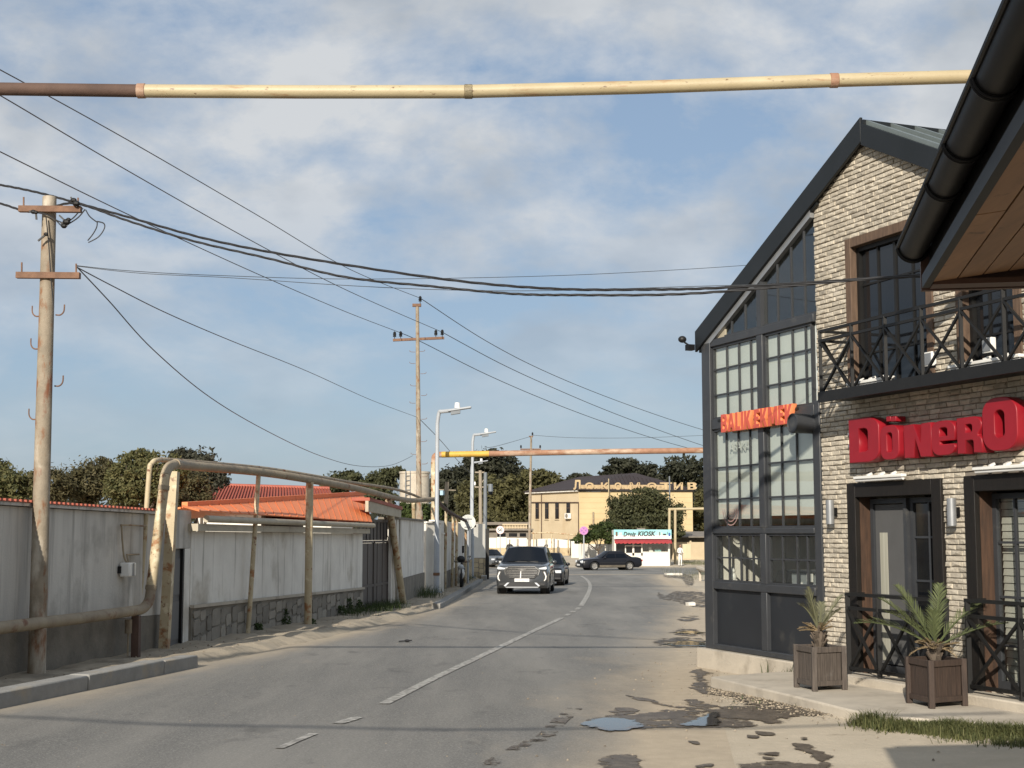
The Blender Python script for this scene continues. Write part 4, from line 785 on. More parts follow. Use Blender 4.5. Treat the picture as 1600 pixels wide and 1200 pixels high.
palm(pc1, [(2.5, 1.25, .5, .1, 20, .16), (R(190), 1.15, .56, .42, 22, .17), (.35, .98, .60, .2, 22, .16), (-.6, .95, .46, .3, 18, .15), (1.2, 1.0, .46, .2, 18, .15), (3.6, 1.3, .56, .12, 22, .16)], 'dusty upright palm in the grey timber planter', .20, M['palmdry'] if False else leafmat('dusty palm leaf', (.20, .20, .12), (.12, .12, .07), .25), M['palmdry'])
palm(pc2, [(R(168), .62, 1.02, .36, 34, .22), (R(200), .80, .86, .30, 30, .21), (R(130), 1.05, .95, .24, 34, .22), (R(22), .82, 1.02, .30, 34, .22), (R(62), 1.15, .84, .18, 30, .20), (R(250), 1.2, .55, .25, 22, .18), (R(4), .5, .92, .22, 30, .20), (R(150), .88, .92, .26, 32, .21)], 'spreading green palm in the brown timber planter', .14, M['palm'], M['palmdry'], 16)
# grass along the platform edge and weeds
def blades(mb, p, n, h, sp):
    for i in range(n):
        a = random.uniform(0, 6.28); b = Vector(p) + Vector((random.gauss(0, sp), random.gauss(0, sp), 0)); b.z = gz(b.x, b.y) if p[2] is None else p[2]
        l = h * random.uniform(.35, 1.5); ln = Vector((math.cos(a), math.sin(a), 0)) * l * random.uniform(.2, .9); w = Vector((-math.sin(a), math.cos(a), 0)) * random.uniform(.0022, .0055); mb.cur = random.random()
        mb.add([b - w, b + w, b + ln * .4 + Vector((0, 0, l * .6)) + w * .7, b + ln * .4 + Vector((0, 0, l * .6)) - w * .7, b + ln + Vector((0, 0, l * .8))], [(0, 1, 2, 3), (3, 2, 4)])
q = MB()
for i in range(3000):
    s = random.random() ** .8; q0 = abs(random.gauss(0, .26)) * min(1, .35 + s * 1.1); a = Vector((3.24, 13.28, 0)).lerp(Vector((4.95, 11.93, 0)), s) + Vector((-.62 * q0, -.78 * q0, 0)) + Vector((random.gauss(-.03, .03), random.gauss(0, .03), 0))
    if mnoise.noise((a.x * 3.1, a.y * 3.1, 2)) < random.uniform(-.5, .1): continue
    a.z = gz(a.x, a.y) + .0; blades(q, a, 6, .11 + .09 * mnoise.noise((a.x * 2.3, a.y * 2.3, 8)), .05)
q.build('grass', M['grass'], kind='stuff', org=(0, 0, 0), sharp=0)
q = MB()
for i in range(14): t = random.uniform(1.6, 2.7); blades(q, FA.P(t, .19, -.16), 4, .2 if i % 3 else .36, .03)
for i in range(30): blades(q, G(1108 + random.random() * 230, 1080 + random.random() * 30, 0), 3, .05, .02)
q.build('weeds', M['weed'], kind='stuff', org=(0, 0, 0), sharp=0)

# ================================================================= EAVES OF THE NEAR BUILDING (right)
EV = R(10.3); ed = Vector((math.sin(EV), math.cos(EV), 0)); en = Vector((math.cos(EV), -math.sin(EV), 0))        # ed away from the camera, en to the right
EYk = 5.5; e0 = at(1441, 450, EYk); EZ = e0.z
NE = thing('neighbour_building', 'near building with a pine boarded eave and black half round gutter', 'building', e0 + en * 1.2 - Vector((0, 0, EZ)))
def EP(s, n, z): p = Vector((e0.x, e0.y, 0)) - ed * s + en * n; return Vector((p.x, p.y, z))   # s metres back from the tip, n to the right
LEN = 7.5
m = MB(); m.obox(EP(.0, .03, EZ + .055), -ed * LEN, en * .016, (0, 0, .11)); m.obox(EP(.0, 0, EZ), -ed * LEN, en * .028, (0, 0, .05)); m.build('fascia_board', M['gutter'], NE)
m = MB(); m.obox(EP(-.03, .0, EZ - .005), ed * .03, en * 1.5, (0, 0, .17)); m.build('barge_board', M['endboard'], NE); m = MB(); m.obox(EP(0, .03, EZ - .004), -ed * .10, en * 1.4, (0, 0, .02)); m.build('end_board', M['endboard'], NE)
ups = Vector((0, 0, .10))
for k in range(12):
    s = .103; w = .088
    while s < LEN:
        L_ = random.uniform(.5, 1.5); q = MB(); q.cur = random.uniform(.72, 1.15); L2 = min(L_, LEN - s) - .004
        q.obox(EP(s, .03 + k * .094, EZ + .004 + k * .094 * .12 + random.uniform(0, .0025)), -ed * L2, en * w + Vector((0, 0, w * .12)), (0, 0, .018)); q.build('soffit_board', M['soffit'], NE); s += L_
m = MB(); m.obox(EP(.02, -.02, EZ + .17), -ed * LEN, en * 3.2 + Vector((0, 0, .5)), (0, 0, .06)); m.build('roof', M['fascia'], NE)
m = MB(); m.obox(EP(.4, 1.25, -.1), -ed * (LEN + 4), en * .2, (0, 0, EZ + .35)); m.obox(EP(.4, 1.45, -.1), -ed * .2, en * 2.4, (0, 0, EZ + .45)); m.build('wall', M['white'], NE)
gr = .055; GC = lambda s: EP(s, -.03, EZ + .165)
v = []; ns = 2; sg_ = 14
m = MB()
for j, s in enumerate((-.03, LEN)):
    for rad in (gr, gr - .005):
        for i in range(sg_ + 1): a = math.pi + math.pi * i / sg_; v.append(GC(s) + en * rad * math.cos(a) + Vector((0, 0, rad * math.sin(a))))
n1 = sg_ + 1; f = []
for i in range(sg_): f += [(i, i + 1, 2 * n1 + i + 1, 2 * n1 + i), (n1 + i + 1, n1 + i, 3 * n1 + i, 3 * n1 + i + 1)]
f += [tuple(range(n1))]; m.add(v, f); gt = m.build('gutter', M['gutter'], NE)
q = MB(); q.tube([GC(-.03) - en * (gr + .004), GC(LEN) - en * (gr + .004)], .009, 8); q.build('gutter_lip', M['gutter'], gt)
for v_ in (392, 290, 225, 120, -60):
    # brackets: where the photograph shows them along the gutter
    best = min((abs(835 - FPX * (GC(s).z - gr * .5 - 1.6) / GC(s).y - v_), s) for s in [i * .01 for i in range(0, 520)] if GC(s).y > .3)[1]
    q = MB(); pts = [GC(best) + en * (gr + .006) * math.cos(a) + Vector((0, 0, (gr + .006) * math.sin(a))) for a in [math.pi + math.pi * i / 12 for i in range(13)]]; q.tube(pts, .006, 8); q.tube([p - ed * .018 for p in pts], .004, 8); q.build('gutter_bracket', M['gutter'], gt)
# ================================================================= LEFT SIDE: walls, gate, roofs
w0 = Vector((-5.21, 23.02)); wd = (Vector((-3.69, 35.28)) - w0).normalized(); WP = Plane(w0, wd, (wd.y, -wd.x))
def WB(t): p = WP.P(t, 0, 0); return gz(p.x, p.y)
def slope_box(mb, pl, t0, t1, n0, n1, za0, za1, zb0, zb1):       # box whose bottom and top follow a fall: (a) at t0, (b) at t1
    P_ = [pl.P(t0, n0, za0), pl.P(t1, n0, zb0), pl.P(t1, n1, zb0), pl.P(t0, n1, za0), pl.P(t0, n0, za1), pl.P(t1, n0, zb1), pl.P(t1, n1, zb1), pl.P(t0, n1, za1)]
    if pl.d.cross(pl.n).z < 0: mb.add(P_, [(0, 1, 2, 3), (7, 6, 5, 4), (4, 5, 1, 0), (5, 6, 2, 1), (6, 7, 3, 2), (7, 4, 0, 3)])
    else: mb.add(P_, [(3, 2, 1, 0), (4, 5, 6, 7), (0, 1, 5, 4), (1, 2, 6, 5), (2, 3, 7, 6), (3, 0, 4, 7)])
def trow(u, v): return WP.hit(u, v)
# --- first wall, grey plaster
tA, zA = trow(0, 790); tB, zB = trow(272, 806); t0 = tA - 6; t1 = trow(266, 900)[0]; za = zA - (zB - zA) / (tB - tA) * (tA - t0)
BW1 = thing('boundary_wall', 'long grey plastered wall behind the left pole, damp along its foot', 'wall', WP.P((t0 + t1) / 2, 0, WB((t0 + t1) / 2)))
q = MB(); slope_box(q, WP, t0, t1, -.3, 0, .62 - .3 * 0, za, .38, zB); q.build('wall_face', M['plaster'], BW1)
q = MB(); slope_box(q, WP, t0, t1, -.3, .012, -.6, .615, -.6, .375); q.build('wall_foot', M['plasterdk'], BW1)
q = MB(); slope_box(q, WP, t0, t1, -.35, .07, za + .01, za + .05, zB + .01, zB + .05); q.build('coping', M['plaster'], BW1)
k = 0; t = t0; cp = MB()
while t < t1:                                     # corrugated red sheet over the coping
    z = za + (zB - za) * (t - t0) / (t1 - t0) + .055; q = MB(); q.pbox(WP, t, t + .066, -.42, .10, z, z + .03); q.build('roof_sheet', M['redroof'], BW1) if t > tA - .5 and k % 1 == 0 else cp.add(q.v, q.f); t += .132; k += 1
cp.build('roof_sheet', M['redroof'], BW1); q = MB(); slope_box(q, WP, t0, t1, -.42, .085, za + .052, za + .062, zB + .052, zB + .062); q.build('roof_sheet', M['redroof'], BW1)
# lintel wall and the narrow dark door
td0, td1 = trow(264, 900)[0], trow(289, 900)[0]; zl = trow(275, 858)[1]; ts1 = trow(300, 800)[0]
q = MB(); q.pbox(WP, t1 + .004, ts1, -.32, -.01, zl + .01, trow(285, 797)[1]); q.build('lintel', M['plaster'], BW1)
q = MB(); q.pbox(WP, td1 + .005, ts1, -.32, -.012, -.6, zl + .005); q.build('pier', M['white'], BW1)
dr = MB(); dr.pbox(WP, td0 + .005, td1, -.12, -.07, -.25, zl); dr = dr.build('door', M['door'], BW1)
for a, b_ in ((.12, .88),):
    for z0, z1 in ((-.05, .55), (.65, zl - .15)): q = MB(); L_ = td1 - td0; q.pbox(WP, td0 + L_ * a, td0 + L_ * b_, -.069, -.055, z0, z1); q.build('door_panel', M['door'], dr)
q = MB(); q.pbox(WP, td1 - .05, td1 + .004, -.068, -.02, -.25, zl); q.build('door_frame', M['black'], BW1)
# --- meter box with its thin pipes on the first wall
tm, zm = trow(190, 890); mb_ = thing('meter_box', 'small white meter box on the grey wall with thin pipes', 'meter', WP.P(tm, 0, zm - .1))
q = MB(); q.pbox(WP, tm - .13, tm + .13, .02, .17, zm - .10, zm + .10); q.build('box_body', M['whiteplastic'], mb_, bev=.02); q = MB(); q.pbox(WP, tm - .02, tm + .02, .172, .185, zm - .09, zm + .09); q.build('strap', M['steel'], mb_); q = MB(); q.pbox(WP, tm - .16, tm - .131, .01, .05, zm - .05, zm + .05); q.build('bracket', M['black'], mb_)
t_a, z_a = trow(222, 822); t_b, _ = trow(184, 822); q = MB(); q.tube(spline([WP.P(t_a, .06, z_a), WP.P(t_b + .05, .06, z_a + .01), WP.P(t_b, .06, z_a - .04), WP.P(t_b + .1, .06, zm + .2), WP.P(tm, .08, zm + .1)], 5), .013, 8); q.build('pipe', M['pipeold'], mb_); t_c, z_c = trow(212, 866); q = MB(); q.tube([WP.P(tm + .02, .09, zm + .1), WP.P(tm + .03, .06, z_c), WP.P(t_c, .05, z_c)], .013, 8); q.build('pipe', M['pipeold'], mb_)
# --- second wall: white with stone plinth, gutter and orange roof
s0, s1 = ts1 + .004, trow(566, 900)[0]; zt0, zt1 = trow(304, 830)[1], trow(562, 834)[1]; zp0, zp1 = trow(300, 948)[1], trow(562, 920)[1]
BW2 = thing('boundary_wall', 'white rendered wall with rough stone plinth under the orange roof', 'wall', WP.P((s0 + s1) / 2, 0, WB((s0 + s1) / 2)))
q = MB(); slope_box(q, WP, s0, s1, -.3, 0, zp0, zt0, zp1, zt1); q.build('wall_face', M['white'], BW2)
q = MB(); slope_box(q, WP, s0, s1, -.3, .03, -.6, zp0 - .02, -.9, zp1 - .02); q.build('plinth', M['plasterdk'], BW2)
q = MB(); slope_box(q, WP, s0, s1, .003, .075, zp0 - .018, zp0 + .03, zp1 - .018, zp1 + .03); q.build('plinth_cap', M['concrete'], BW2)
nst = 0; t = s0 + .03
while t < s1 - .1:                                # crazy paving stones on the plinth
    zt_ = zp0 + (zp1 - zp0) * (t - s0) / (s1 - s0) - .05; zb_ = WB(t) + .02; w = random.uniform(.26, .48); w = min(w, s1 - t - .02); z = zb_; n = 0
    cuts = [zb_]; 
    while cuts[-1] < zt_ - .14: cuts.append(min(cuts[-1] + random.uniform(.16, .34), zt_))
    for z0, z1 in zip(cuts, cuts[1:]):
        sk = [random.uniform(.015, .06) for _ in range(8)]; pts = [(t + sk[0], z0 + .012), (t + w * random.uniform(.4, .6), z0 + random.uniform(.006, .03)), (t + w - sk[1], z0 + .012 + sk[2] * .5), (t + w - .012, (z0 + z1) / 2), (t + w - sk[3], z1 - .012), (t + w * random.uniform(.4, .6), z1 - random.uniform(.006, .03)), (t + sk[4], z1 - .012 - sk[5] * .5), (t + .012, (z0 + z1) / 2 + random.uniform(-.04, .04))]
        q = MB(); q.cur = random.uniform(.7, 1.2); q.prism([WP.P(a, .028, b_) for a, b_ in pts], WP.n * random.uniform(.014, .03)); q.build('stone', M['stone'], BW2, sharp=0)
    t += w
q = MB(); slope_box(q, WP, s0 - .15, s1 + .12, -.02, .16, zt0 + .005, zt0 + .12, zt1 + .005, zt1 + .12); q.build('eaves_board', M['beige'], BW2)
q = MB(); q.tube([WP.P(s0 + .05, .225, zt0 + .20), WP.P(s1 + .2, .225, zt1 + .20)], .058, 10); q.build('gutter', M['beige'], BW2)
# orange roof: ribbed panels between eave and ridge
OR_ = thing('orange_roof', 'bright orange ribbed metal roof over the white wall', 'roof', WP.P((s0 + s1) / 2, -1, zt0 + .2))
e_a, e_b = WP.P(s0 - .28, .22, zt0 + .31), WP.P(s1 + .02, .22, zt1 + .28); tr0, zr0 = WP.hit(284, 792, -.35); tr1, zr1 = WP.hit(567, 772, -1.1); r_a, r_b = WP.P(tr0, -.35, zr0), WP.P(tr1, -1.1, zr1)
npan = 24
for i in range(npan):
    a, b_ = i / npan, (i + 1) / npan; lo0, lo1 = e_a.lerp(e_b, a), e_a.lerp(e_b, b_); hi0, hi1 = r_a.lerp(r_b, a), r_a.lerp(r_b, b_); nr = (lo1 - lo0).cross(hi0 - lo0).normalized()
    if nr.z < 0: nr = -nr
    q = MB(); q.obox(lo0, (lo1 - lo0) * .985, hi0 - lo0, nr * .02) if False else q.prism([lo0, lo1, hi1, hi0], nr * .02); rw = (lo1 - lo0) * .09
    q.prism([lo0 + nr * .021, lo0 + rw + nr * .021, hi0 + rw + nr * .021, hi0 + nr * .021], nr * .012); q.build('roof_panel', M['orange'], OR_)
q = MB(); q.obox(r_a - Vector((0, 0, .02)), (r_b - r_a), WP.n * .10, (0, 0, .10)); q.build('ridge_cap', M['orange'], OR_)
q = MB(); q.prism([e_b + WP.d * .03, r_b + WP.d * .03, r_b + WP.d * .03 - Vector((0, 0, .5)) - WP.n * 2.5, e_b + WP.d * .03 - WP.n * 2.6], WP.d * .03); q.prism([r_a - WP.n * .02, r_b - WP.n * .02, r_b - WP.n * 3 - Vector((0, 0, .5)), r_a - WP.n * 3 - Vector((0, 0, .4))], (0, 0, -.03)); q.build('roof_side', M['orange'], OR_)
# the house with the red tiled roof further back
HY = 48; ha, hb, hc, hd = at(318, 758, HY + 4), at(515, 764, HY + 4), at(530, 800, HY), at(290, 800, HY)
RH = thing('red_roof_house', 'house behind the wall with a darker red ribbed roof', 'house', Vector(((ha.x + hb.x) / 2, HY + 3, gz(0, HY))))
q = MB(); q.box(hd.x + .3, hc.x - .3, HY + .3, HY + 7, gz(0, HY) - .3, hd.z - .05); q.build('wall', M['white'], RH)
np_ = 46
rfp = MB(); rfp.prism([hd, hc, hb, ha], (0, 0, -.06)); rfp = rfp.build('roof', M['redroof'], RH)
for i in range(np_): a, b_ = i / np_, (i + .3) / np_; q = MB(); q.prism([hd.lerp(hc, a), hd.lerp(hc, b_), ha.lerp(hb, b_), ha.lerp(hb, a)], (0, 0, .05)); q.build('roof_rib', M['redroof'], rfp)
q = MB(); q.prism([ha, hb, hb + Vector((.8, 4, -2)), ha + Vector((-.8, 4, -2))], (0, 0, -.06)); q.build('roof', M['redroof'], RH); q = MB(); q.tube([ha, hb], .09, 8); q.build('ridge_cap', M['redroof'], RH)
# --- gate in its recess
g0, g1 = s1 + .03, trow(612, 900)[0]; gn = -.12; gz0 = WB(g0); zg = trow(590, 800)[1]
GT = thing('yard_gate', 'dark brown sheet metal double gate in a recess beside the white wall', 'gate', WP.P((g0 + g1) / 2, gn, gz0))
zmid = WP.hit(590, 848, gn)[1]; fz = [gz0 + .05, gz0 + .62, zmid, zg]
for sdx in range(2):
    L_ = (g1 - g0) / 2; a = g0 + sdx * L_
    q = MB()
    for c in (a + .01, a + L_ - .07): q.pbox(WP, c, c + .06, gn - .03, gn + .03, gz0 + .05, zmid)
    for z in fz[:3]: q.pbox(WP, a + .07, a + L_ - .07, gn - .028, gn + .028, z, z + .06)
    lf = q.build('gate_leaf', M['gate'], GT)
    for z0, z1 in ((fz[0] + .065, fz[1] - .005), (fz[1] + .065, zmid - .005)):
        npn = 5
        for i in range(npn): w = (L_ - .15) / npn; q = MB(); x0 = a + .075 + i * w; q.pbox(WP, x0 + .006, x0 + w - .006, gn - .012, gn + .006 + .012 * (i % 2), z0, z1); q.build('gate_panel', M['gate'], lf)
q = MB(); q.pbox(WP, g0, g1, gn - .03, gn - .01, zmid + .065, zg - .25); q.build('top_panel', M['gate'], GT); q = MB(); q.pbox(WP, g0, g1, gn - .04, gn + .03, zg - .245, zg - .19); q.build('lintel_bar', M['gate'], GT)
for i in range(9): q = MB(); x0 = g0 + .1 + (g1 - g0 - .2) * i / 8; q.pbox(WP, x0 - .01, x0 + .01, gn - .005, gn + .01, zmid + .07, zg - .26); q.build('gate_bar', M['black'], GT)
CN = thing('gate_canopy', 'low canopy with pale fascia over the brown gate', 'canopy', WP.P((g0 + g1) / 2, 0, zg)); c0 = g0 - .02; c1 = trow(620, 800)[0]; zc0 = trow(568, 783)[1]; zc1 = trow(618, 797)[1]
q = MB(); slope_box(q, WP, c0 + .03, c1, -.30, .16, zc0 + .01, zc0 + .09, zc1 + .01, zc1 + .10); q.build('roof', M['redroof'], CN); q = MB(); slope_box(q, WP, c0 + .02, c1 - .02, .05, .13, zc0 - .26, zc0 + .008, zc1 - .2, zc1 + .008); q.build('fascia_board', M['beige'], CN)
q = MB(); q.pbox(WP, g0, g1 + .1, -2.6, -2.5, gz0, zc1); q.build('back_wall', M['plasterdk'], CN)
# fluted pale post beside the gate, then the run of low walls further along
BW3 = thing('boundary_wall', 'short weathered pale wall between the gate and the thin rusty post', 'wall', WP.P(g1 + .6, 0, WB(g1)))
ge = trow(628, 900)[0]; zw = trow(625, 812)[1]
for i in range(7): a = g1 + .01 + (ge - g1) * i / 7; q = MB(); q.pbox(WP, a, a + (ge - g1) / 7 - .02, -.10, -.02 + .04 * (i % 2), WB(a) - .1, zw); q.build('wall_rib', M['white'], BW3)
q = MB(); q.pbox(WP, g1, ge, -.4, .06, zw + .005, zw + .06); q.build('coping', M['plasterdk'], BW3)
def wallseg(a, b_, zt, mface, label, plinth=0, mpl=None, th=.25, stones=0, cop=None):
    a, b_ = Vector(a), Vector(b_); d = (b_ - a); L_ = d.length; n = Vector((d.y, -d.x)).normalized(); pl = Plane(a, d, n)
    zb = min(gz(*a), gz(*b_)) - .4; base = gz(*a) + plinth; r = thing('boundary_wall', label, 'wall', pl.P(L_ / 2, 0, gz(*a)))
    q = MB(); q.pbox(pl, 0, L_, -th, 0, base if plinth else zb, zt); q.build('wall_face', mface, r)
    if plinth:
        q = MB(); q.pbox(pl, .0, L_, -th, .03, zb, base - .004); q.build('plinth', mpl or M['mortar'], r)
        if stones:
            t = .02
            while t < L_ - .1:
                w = min(random.uniform(.3, .5), L_ - t - .01); z = gz(*a) + .02
                while z < base - .1:
                    h = min(random.uniform(.2, .36), base - z - .01); k = [random.uniform(.01, .07) for _ in range(4)]
                    q = MB(); q.cur = random.uniform(.75, 1.2); q.prism([pl.P(t + k[0], .029, z + .01), pl.P(t + w - k[1], .029, z + .015), pl.P(t + w - .01, .029, z + h * .5), pl.P(t + w - k[2], .029, z + h - .015), pl.P(t + k[3], .029, z + h - .01), pl.P(t + .01, .029, z + h * .45)], pl.n * .02); q.build('stone', M['yelstone'], r, sharp=0); z += h
                t += w
    if cop: q = MB(); q.pbox(pl, -.03, L_ + .03, -th - .05, .06, zt + .004, zt + .06); q.build('coping', cop, r)
    return pl, r
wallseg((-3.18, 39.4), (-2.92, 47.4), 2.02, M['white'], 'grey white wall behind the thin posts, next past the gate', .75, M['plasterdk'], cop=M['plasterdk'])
wallseg((-2.90, 48.2), (-2.42, 48.9), 1.98, M['white2'], 'narrow pale wall end facing the street behind the lamp post', cop=M['white'])
wallseg((-2.62, 49.3), (-2.30, 66), 2.1, M['white'], 'long shaded white wall behind the motorbike', .7, M['plasterdk'], stones=0)
wallseg((-2.28, 66.2), (-2.10, 73.4), 2.15, M['white'], 'shaded white wall with stone foot behind the round sign', 1.0, M['mortar'], stones=1)
wallseg((-2.62, 74.0), (-1.42, 75.4), 2.15, M['white2'], 'bright white wall end with a yellow stone foot facing the street', 1.12, M['mortar'], stones=1)
q = MB(); q.box(-1.40, -1.22, 75.5, 76.5, gz(0, 76) - .2, 1.9); tag(q.build('gate_post', M['black']), 'dark steel gate post right of the bright white wall end', 'post')
# small pieces on those walls
for u, v, Y, s_, lab in ((722, 859, 66, .30, 'brown meter box low on the shaded white wall'), (643, 855, 46.3, .5, 'dark jumble of a letter box hung on the grey white wall')):
    p = at(u, v, Y); q = MB(); q.obox(p - Vector((s_ * .3, .1, s_ * .5)), (s_ * .6, 0, 0), (0, .2, 0), (0, 0, s_)); r = thing('letter_box', lab, 'box', p - Vector((0, 0, s_ * .5))); q.build('box_body', M['darkwood'], r, bev=.02); q = MB(); q.obox(p + Vector((-s_ * .38, -.14, s_ * .5)), (s_ * .76, 0, 0), (0, .26, 0), (0, 0, .03)); q.build('lid', M['darkwood'], r)
# weeds along the foot of the walls
q = MB()
def bush(mb, p, n, h, r_):
    for i in range(n):
        a = random.uniform(0, 6.28); z = random.random() ** .8 * h; rr = r_ * math.sqrt(random.random()) * (1 - .4 * z / h); c = Vector(p) + Vector((rr * math.cos(a), rr * math.sin(a), z)); d = Vector((random.gauss(0, 1), random.gauss(0, 1), random.gauss(.4, .8))).normalized(); e = d.orthogonal().normalized(); s = random.uniform(.02, .045); mb.cur = random.random()
        mb.add([c - d * s, c + e * s * .5, c + d * s, c - e * s * .5], [(0, 1, 2, 3)])
for u, v, h, r_, n in ((318, 1000, .50, .26, 800), (340, 994, .36, .24, 500), (303, 1006, .3, .2, 300), (448, 978, .48, .26, 600), (436, 985, .32, .26, 400), (402, 994, .14, .12, 120), (484, 984, .12, .15, 150), (540, 965, .35, .22, 380), (555, 962, .3, .25, 300), (530, 968, .22, .2, 200), (262, 1016, .1, .1, 60), (410, 985, .16, .1, 100)):
    bush(q, G(u, v, .09), n, h, r_)
for i in range(260):
    u = random.uniform(540, 628); blades(q, G(u, 966 - (u - 540) * .16 + random.gauss(0, 4), .09), 8, .2, .1)
for i in range(70): blades(q, G(random.uniform(648, 682), random.uniform(932, 940), .09), 8, .35, .15)
for i in range(60): y = random.uniform(60, 75); blades(q, (WLx(y) + random.uniform(.05, .5), y, gz(0, y) + .09), 6, .3, .12)
q.build('weeds', M['weed'], kind='stuff', org=(0, 0, 0), sharp=0)
# ================================================================= GAS PIPES
def weld(mb, a, d, r): mb.tube([a - d * .035, a - d * .03, a + d * .03, a + d * .035], [r, r * 1.09, r * 1.09, r], 14)
GP = thing('gas_pipe', 'long cream gas pipe crossing high over the street in the foreground', 'pipe', at(-420, 136, 11.5) * 1); YP = 11.5
def pipe_run(px, r, m, name, root, seg=16): q = MB(); q.tube([at(u, v, YP) for u, v in px], r, seg); return q.build(name, m, root)
pipe_run([(-420, 137), (0, 139), (221, 142)], .054, M['pipebrown'], 'pipe_section', GP); pipe_run([(221, 142.2), (480, 143.6), (732, 143.2)], .056, M['pipecream'], 'pipe_section', GP)
pipe_run([(732, 143), (1000, 136.5), (1304, 125.8)], .0555, M['pipecream'], 'pipe_section', GP); pipe_run([(1304, 125.6), (1540, 119), (2000, 106)], .0565, M['pipecream'], 'pipe_section', GP)
q = MB()
for u, v in ((221, 142.1), (1303, 125.8)): q = MB(); weld(q, at(u, v, YP), Vector((1, 0, .01)), .058); q.build('weld_seam', M['piperust'], GP); q = MB(); weld(q, at(732, 143.1, YP), Vector((1, 0, 0)), .0562); q.build('weld_seam', M['pipecream'], GP)
for u, v in ((-420, 137), (2000, 106)): p = at(u, v, YP); q = MB(); q.cyl(Vector((p.x, p.y, -.3)), p, .055); q.build('leg', M['pipeold'], GP)
# --- the pipeline on the left
GL = thing('gas_pipeline', 'thick dull gas pipe low along the wall, then raised on posts', 'pipe', G(258, 1016))
def wp(u, v, n): t, z = WP.hit(u, v, n); return WP.P(t, n, z)
low = [wp(-260, 1013, .28), wp(0, 981, .28), wp(125, 966, .28), wp(212, 954, .28)]
Yl = low[-1].y
el = spline([low[-1], at(224, 950, Yl + .25), at(233, 938, Yl + .4), at(236, 918, Yl + .45)], 6); q = MB(); q.tube(low[:-1] + el, .074, 18); q.build('pipe_section', M['pipeold'], GL)
leg = [at(236, 918, Yl + .45), at(246, 840, Yl + .5), at(256, 762, Yl + .55)]; q = MB(); q.tube(leg, .074, 18); q.build('pipe_section', M['pipeyel'], GL)
top = spline([leg[-1], at(258, 744, Yl + .6), at(264, 730, Yl + .8), at(276, 725, Yl + 1.2)], 6) + [at(300, 728, 22.9), at(404, 737.5, 26.0), at(484, 749.5, 28.4), at(560, 764, 32.8), at(607, 776, 38.2), at(640, 782, 44), at(662, 781, 47.5), at(680, 780, 49.4)]
q = MB(); q.tube(top[:7], .074, 18); q.build('elbow', M['pipeyel'], GL); q = MB(); q.tube(spline(top[6:], 4), .074, 18); q.build('pipe_section', M['pipeold'], GL)
for p in (leg[0], leg[-1]): q = MB(); weld(q, p, (leg[1] - leg[0]).normalized(), .0755); q.build('weld_seam', M['pipeold'], GL)
def post(root, a, b, w, m, rnd=False, nm='post'):
    q = MB(); q.tube([a, b], w / 2, 12) if rnd else q.bar(a, b, w, w * .8); return q.build(nm, m, root)
a = at(212, 1028, Yl); post(GL, Vector((a.x, Yl, gz(0, Yl))), at(213, 962, Yl), .13, M['pipebrown'])
q = MB(); p = at(201, 968, Yl - .1); q.cyl(p, p - Vector((0, 0, .19)), .05); q.cyl(p - Vector((0, 0, .19)), p - Vector((0, 0, .5)), .012); q.build('drain_valve', M['pipeold'], GL)
b_ = wp(256, 1018, .16); post(GL, Vector((b_.x, b_.y, gz(0, b_.y))), wp(272, 737, .2), .17, M['pipeyel']); 
post(GL, G(387, 998), at(404, 742, 26.0), .085, M['pipeyel'], True); b_ = G(481, 985); post(GL, b_, at(484, 753, 28.4), .15, M['pipeyel'], True)
post(GL, G(631, 949), at(607, 781, 38.2), .19, M['pipeyel'], True); post(GL, G(651, 932), at(646, 786, 46.5), .13, M['pipeyel'], True)
# thin second pipe behind it
G2 = thing('gas_pipe', 'thin cream pipe standing just behind the raised elbow and running along the wall', 'pipe', wp(219, 944, .12)); y2 = wp(219, 944, .12).y + .4
q = MB(); q.tube(spline([at(217, 955, y2), at(225, 850, y2), at(233, 740, y2), at(236, 726, y2 + .05), at(244, 719, y2 + .2), at(262, 719, y2 + .8)], 5), .037, 12); q.build('pipe_section', M['pipeyel'], G2)
q = MB(); q.tube(spline([at(262, 719, y2 + .8), at(404, 731, 27), at(484, 743, 29.6), at(545, 753.5, 33), at(610, 763, 39), at(640, 771, 44.5), at(668, 783, 49)], 4), .04, 12); q.build('pipe_section', M['pipeold'], G2)
# --- second crossing pipe, further off
G3 = thing('gas_pipe', 'rusty gas pipe crossing the street beyond the lamp post, orange at its left end', 'pipe', at(678, 930, 49.6)); YP = 49.6
q = MB(); q.tube([Vector((at(678, 716, YP).x, YP, gz(0, YP) - .1)), at(678, 765, YP)], .10, 14); q.build('leg', M['pipeyel'], G3); q = MB(); q.tube([at(678, 765, YP), at(678, 722, YP)], .108, 14); q.build('leg', M['pipeyel'], G3)
q = MB(); q.tube(spline([at(678, 722, YP), at(679, 713.5, YP), at(684, 710.5, YP), at(690, 710.3, YP)], 5), .10, 14); q.build('elbow', M['piperust'], G3)
pipe_run([(690, 710.3), (764, 709)], .105, M['pipeorange'], 'pipe_section', G3); pipe_run([(764, 709), (927, 706), (1190, 702.5)], .10, M['piperust'], 'pipe_section', G3)
p = at(1190, 702.5, YP); q = MB(); q.tube([p, Vector((p.x, p.y, -.6))], .10); q.build('leg', M['piperust'], G3)
G4 = thing('gas_pipe', 'dark thin pipe dropping behind the lamp post along the shaded wall on thin posts', 'pipe', at(690, 920, 52)); q = MB(); q.tube(spline([at(684, 783, 50), at(700, 799, 54), at(716, 808, 58), at(730, 815, 63), at(742, 822, 70)], 5), .07, 10); q.build('pipe_section', M['pipebrown'], G4)
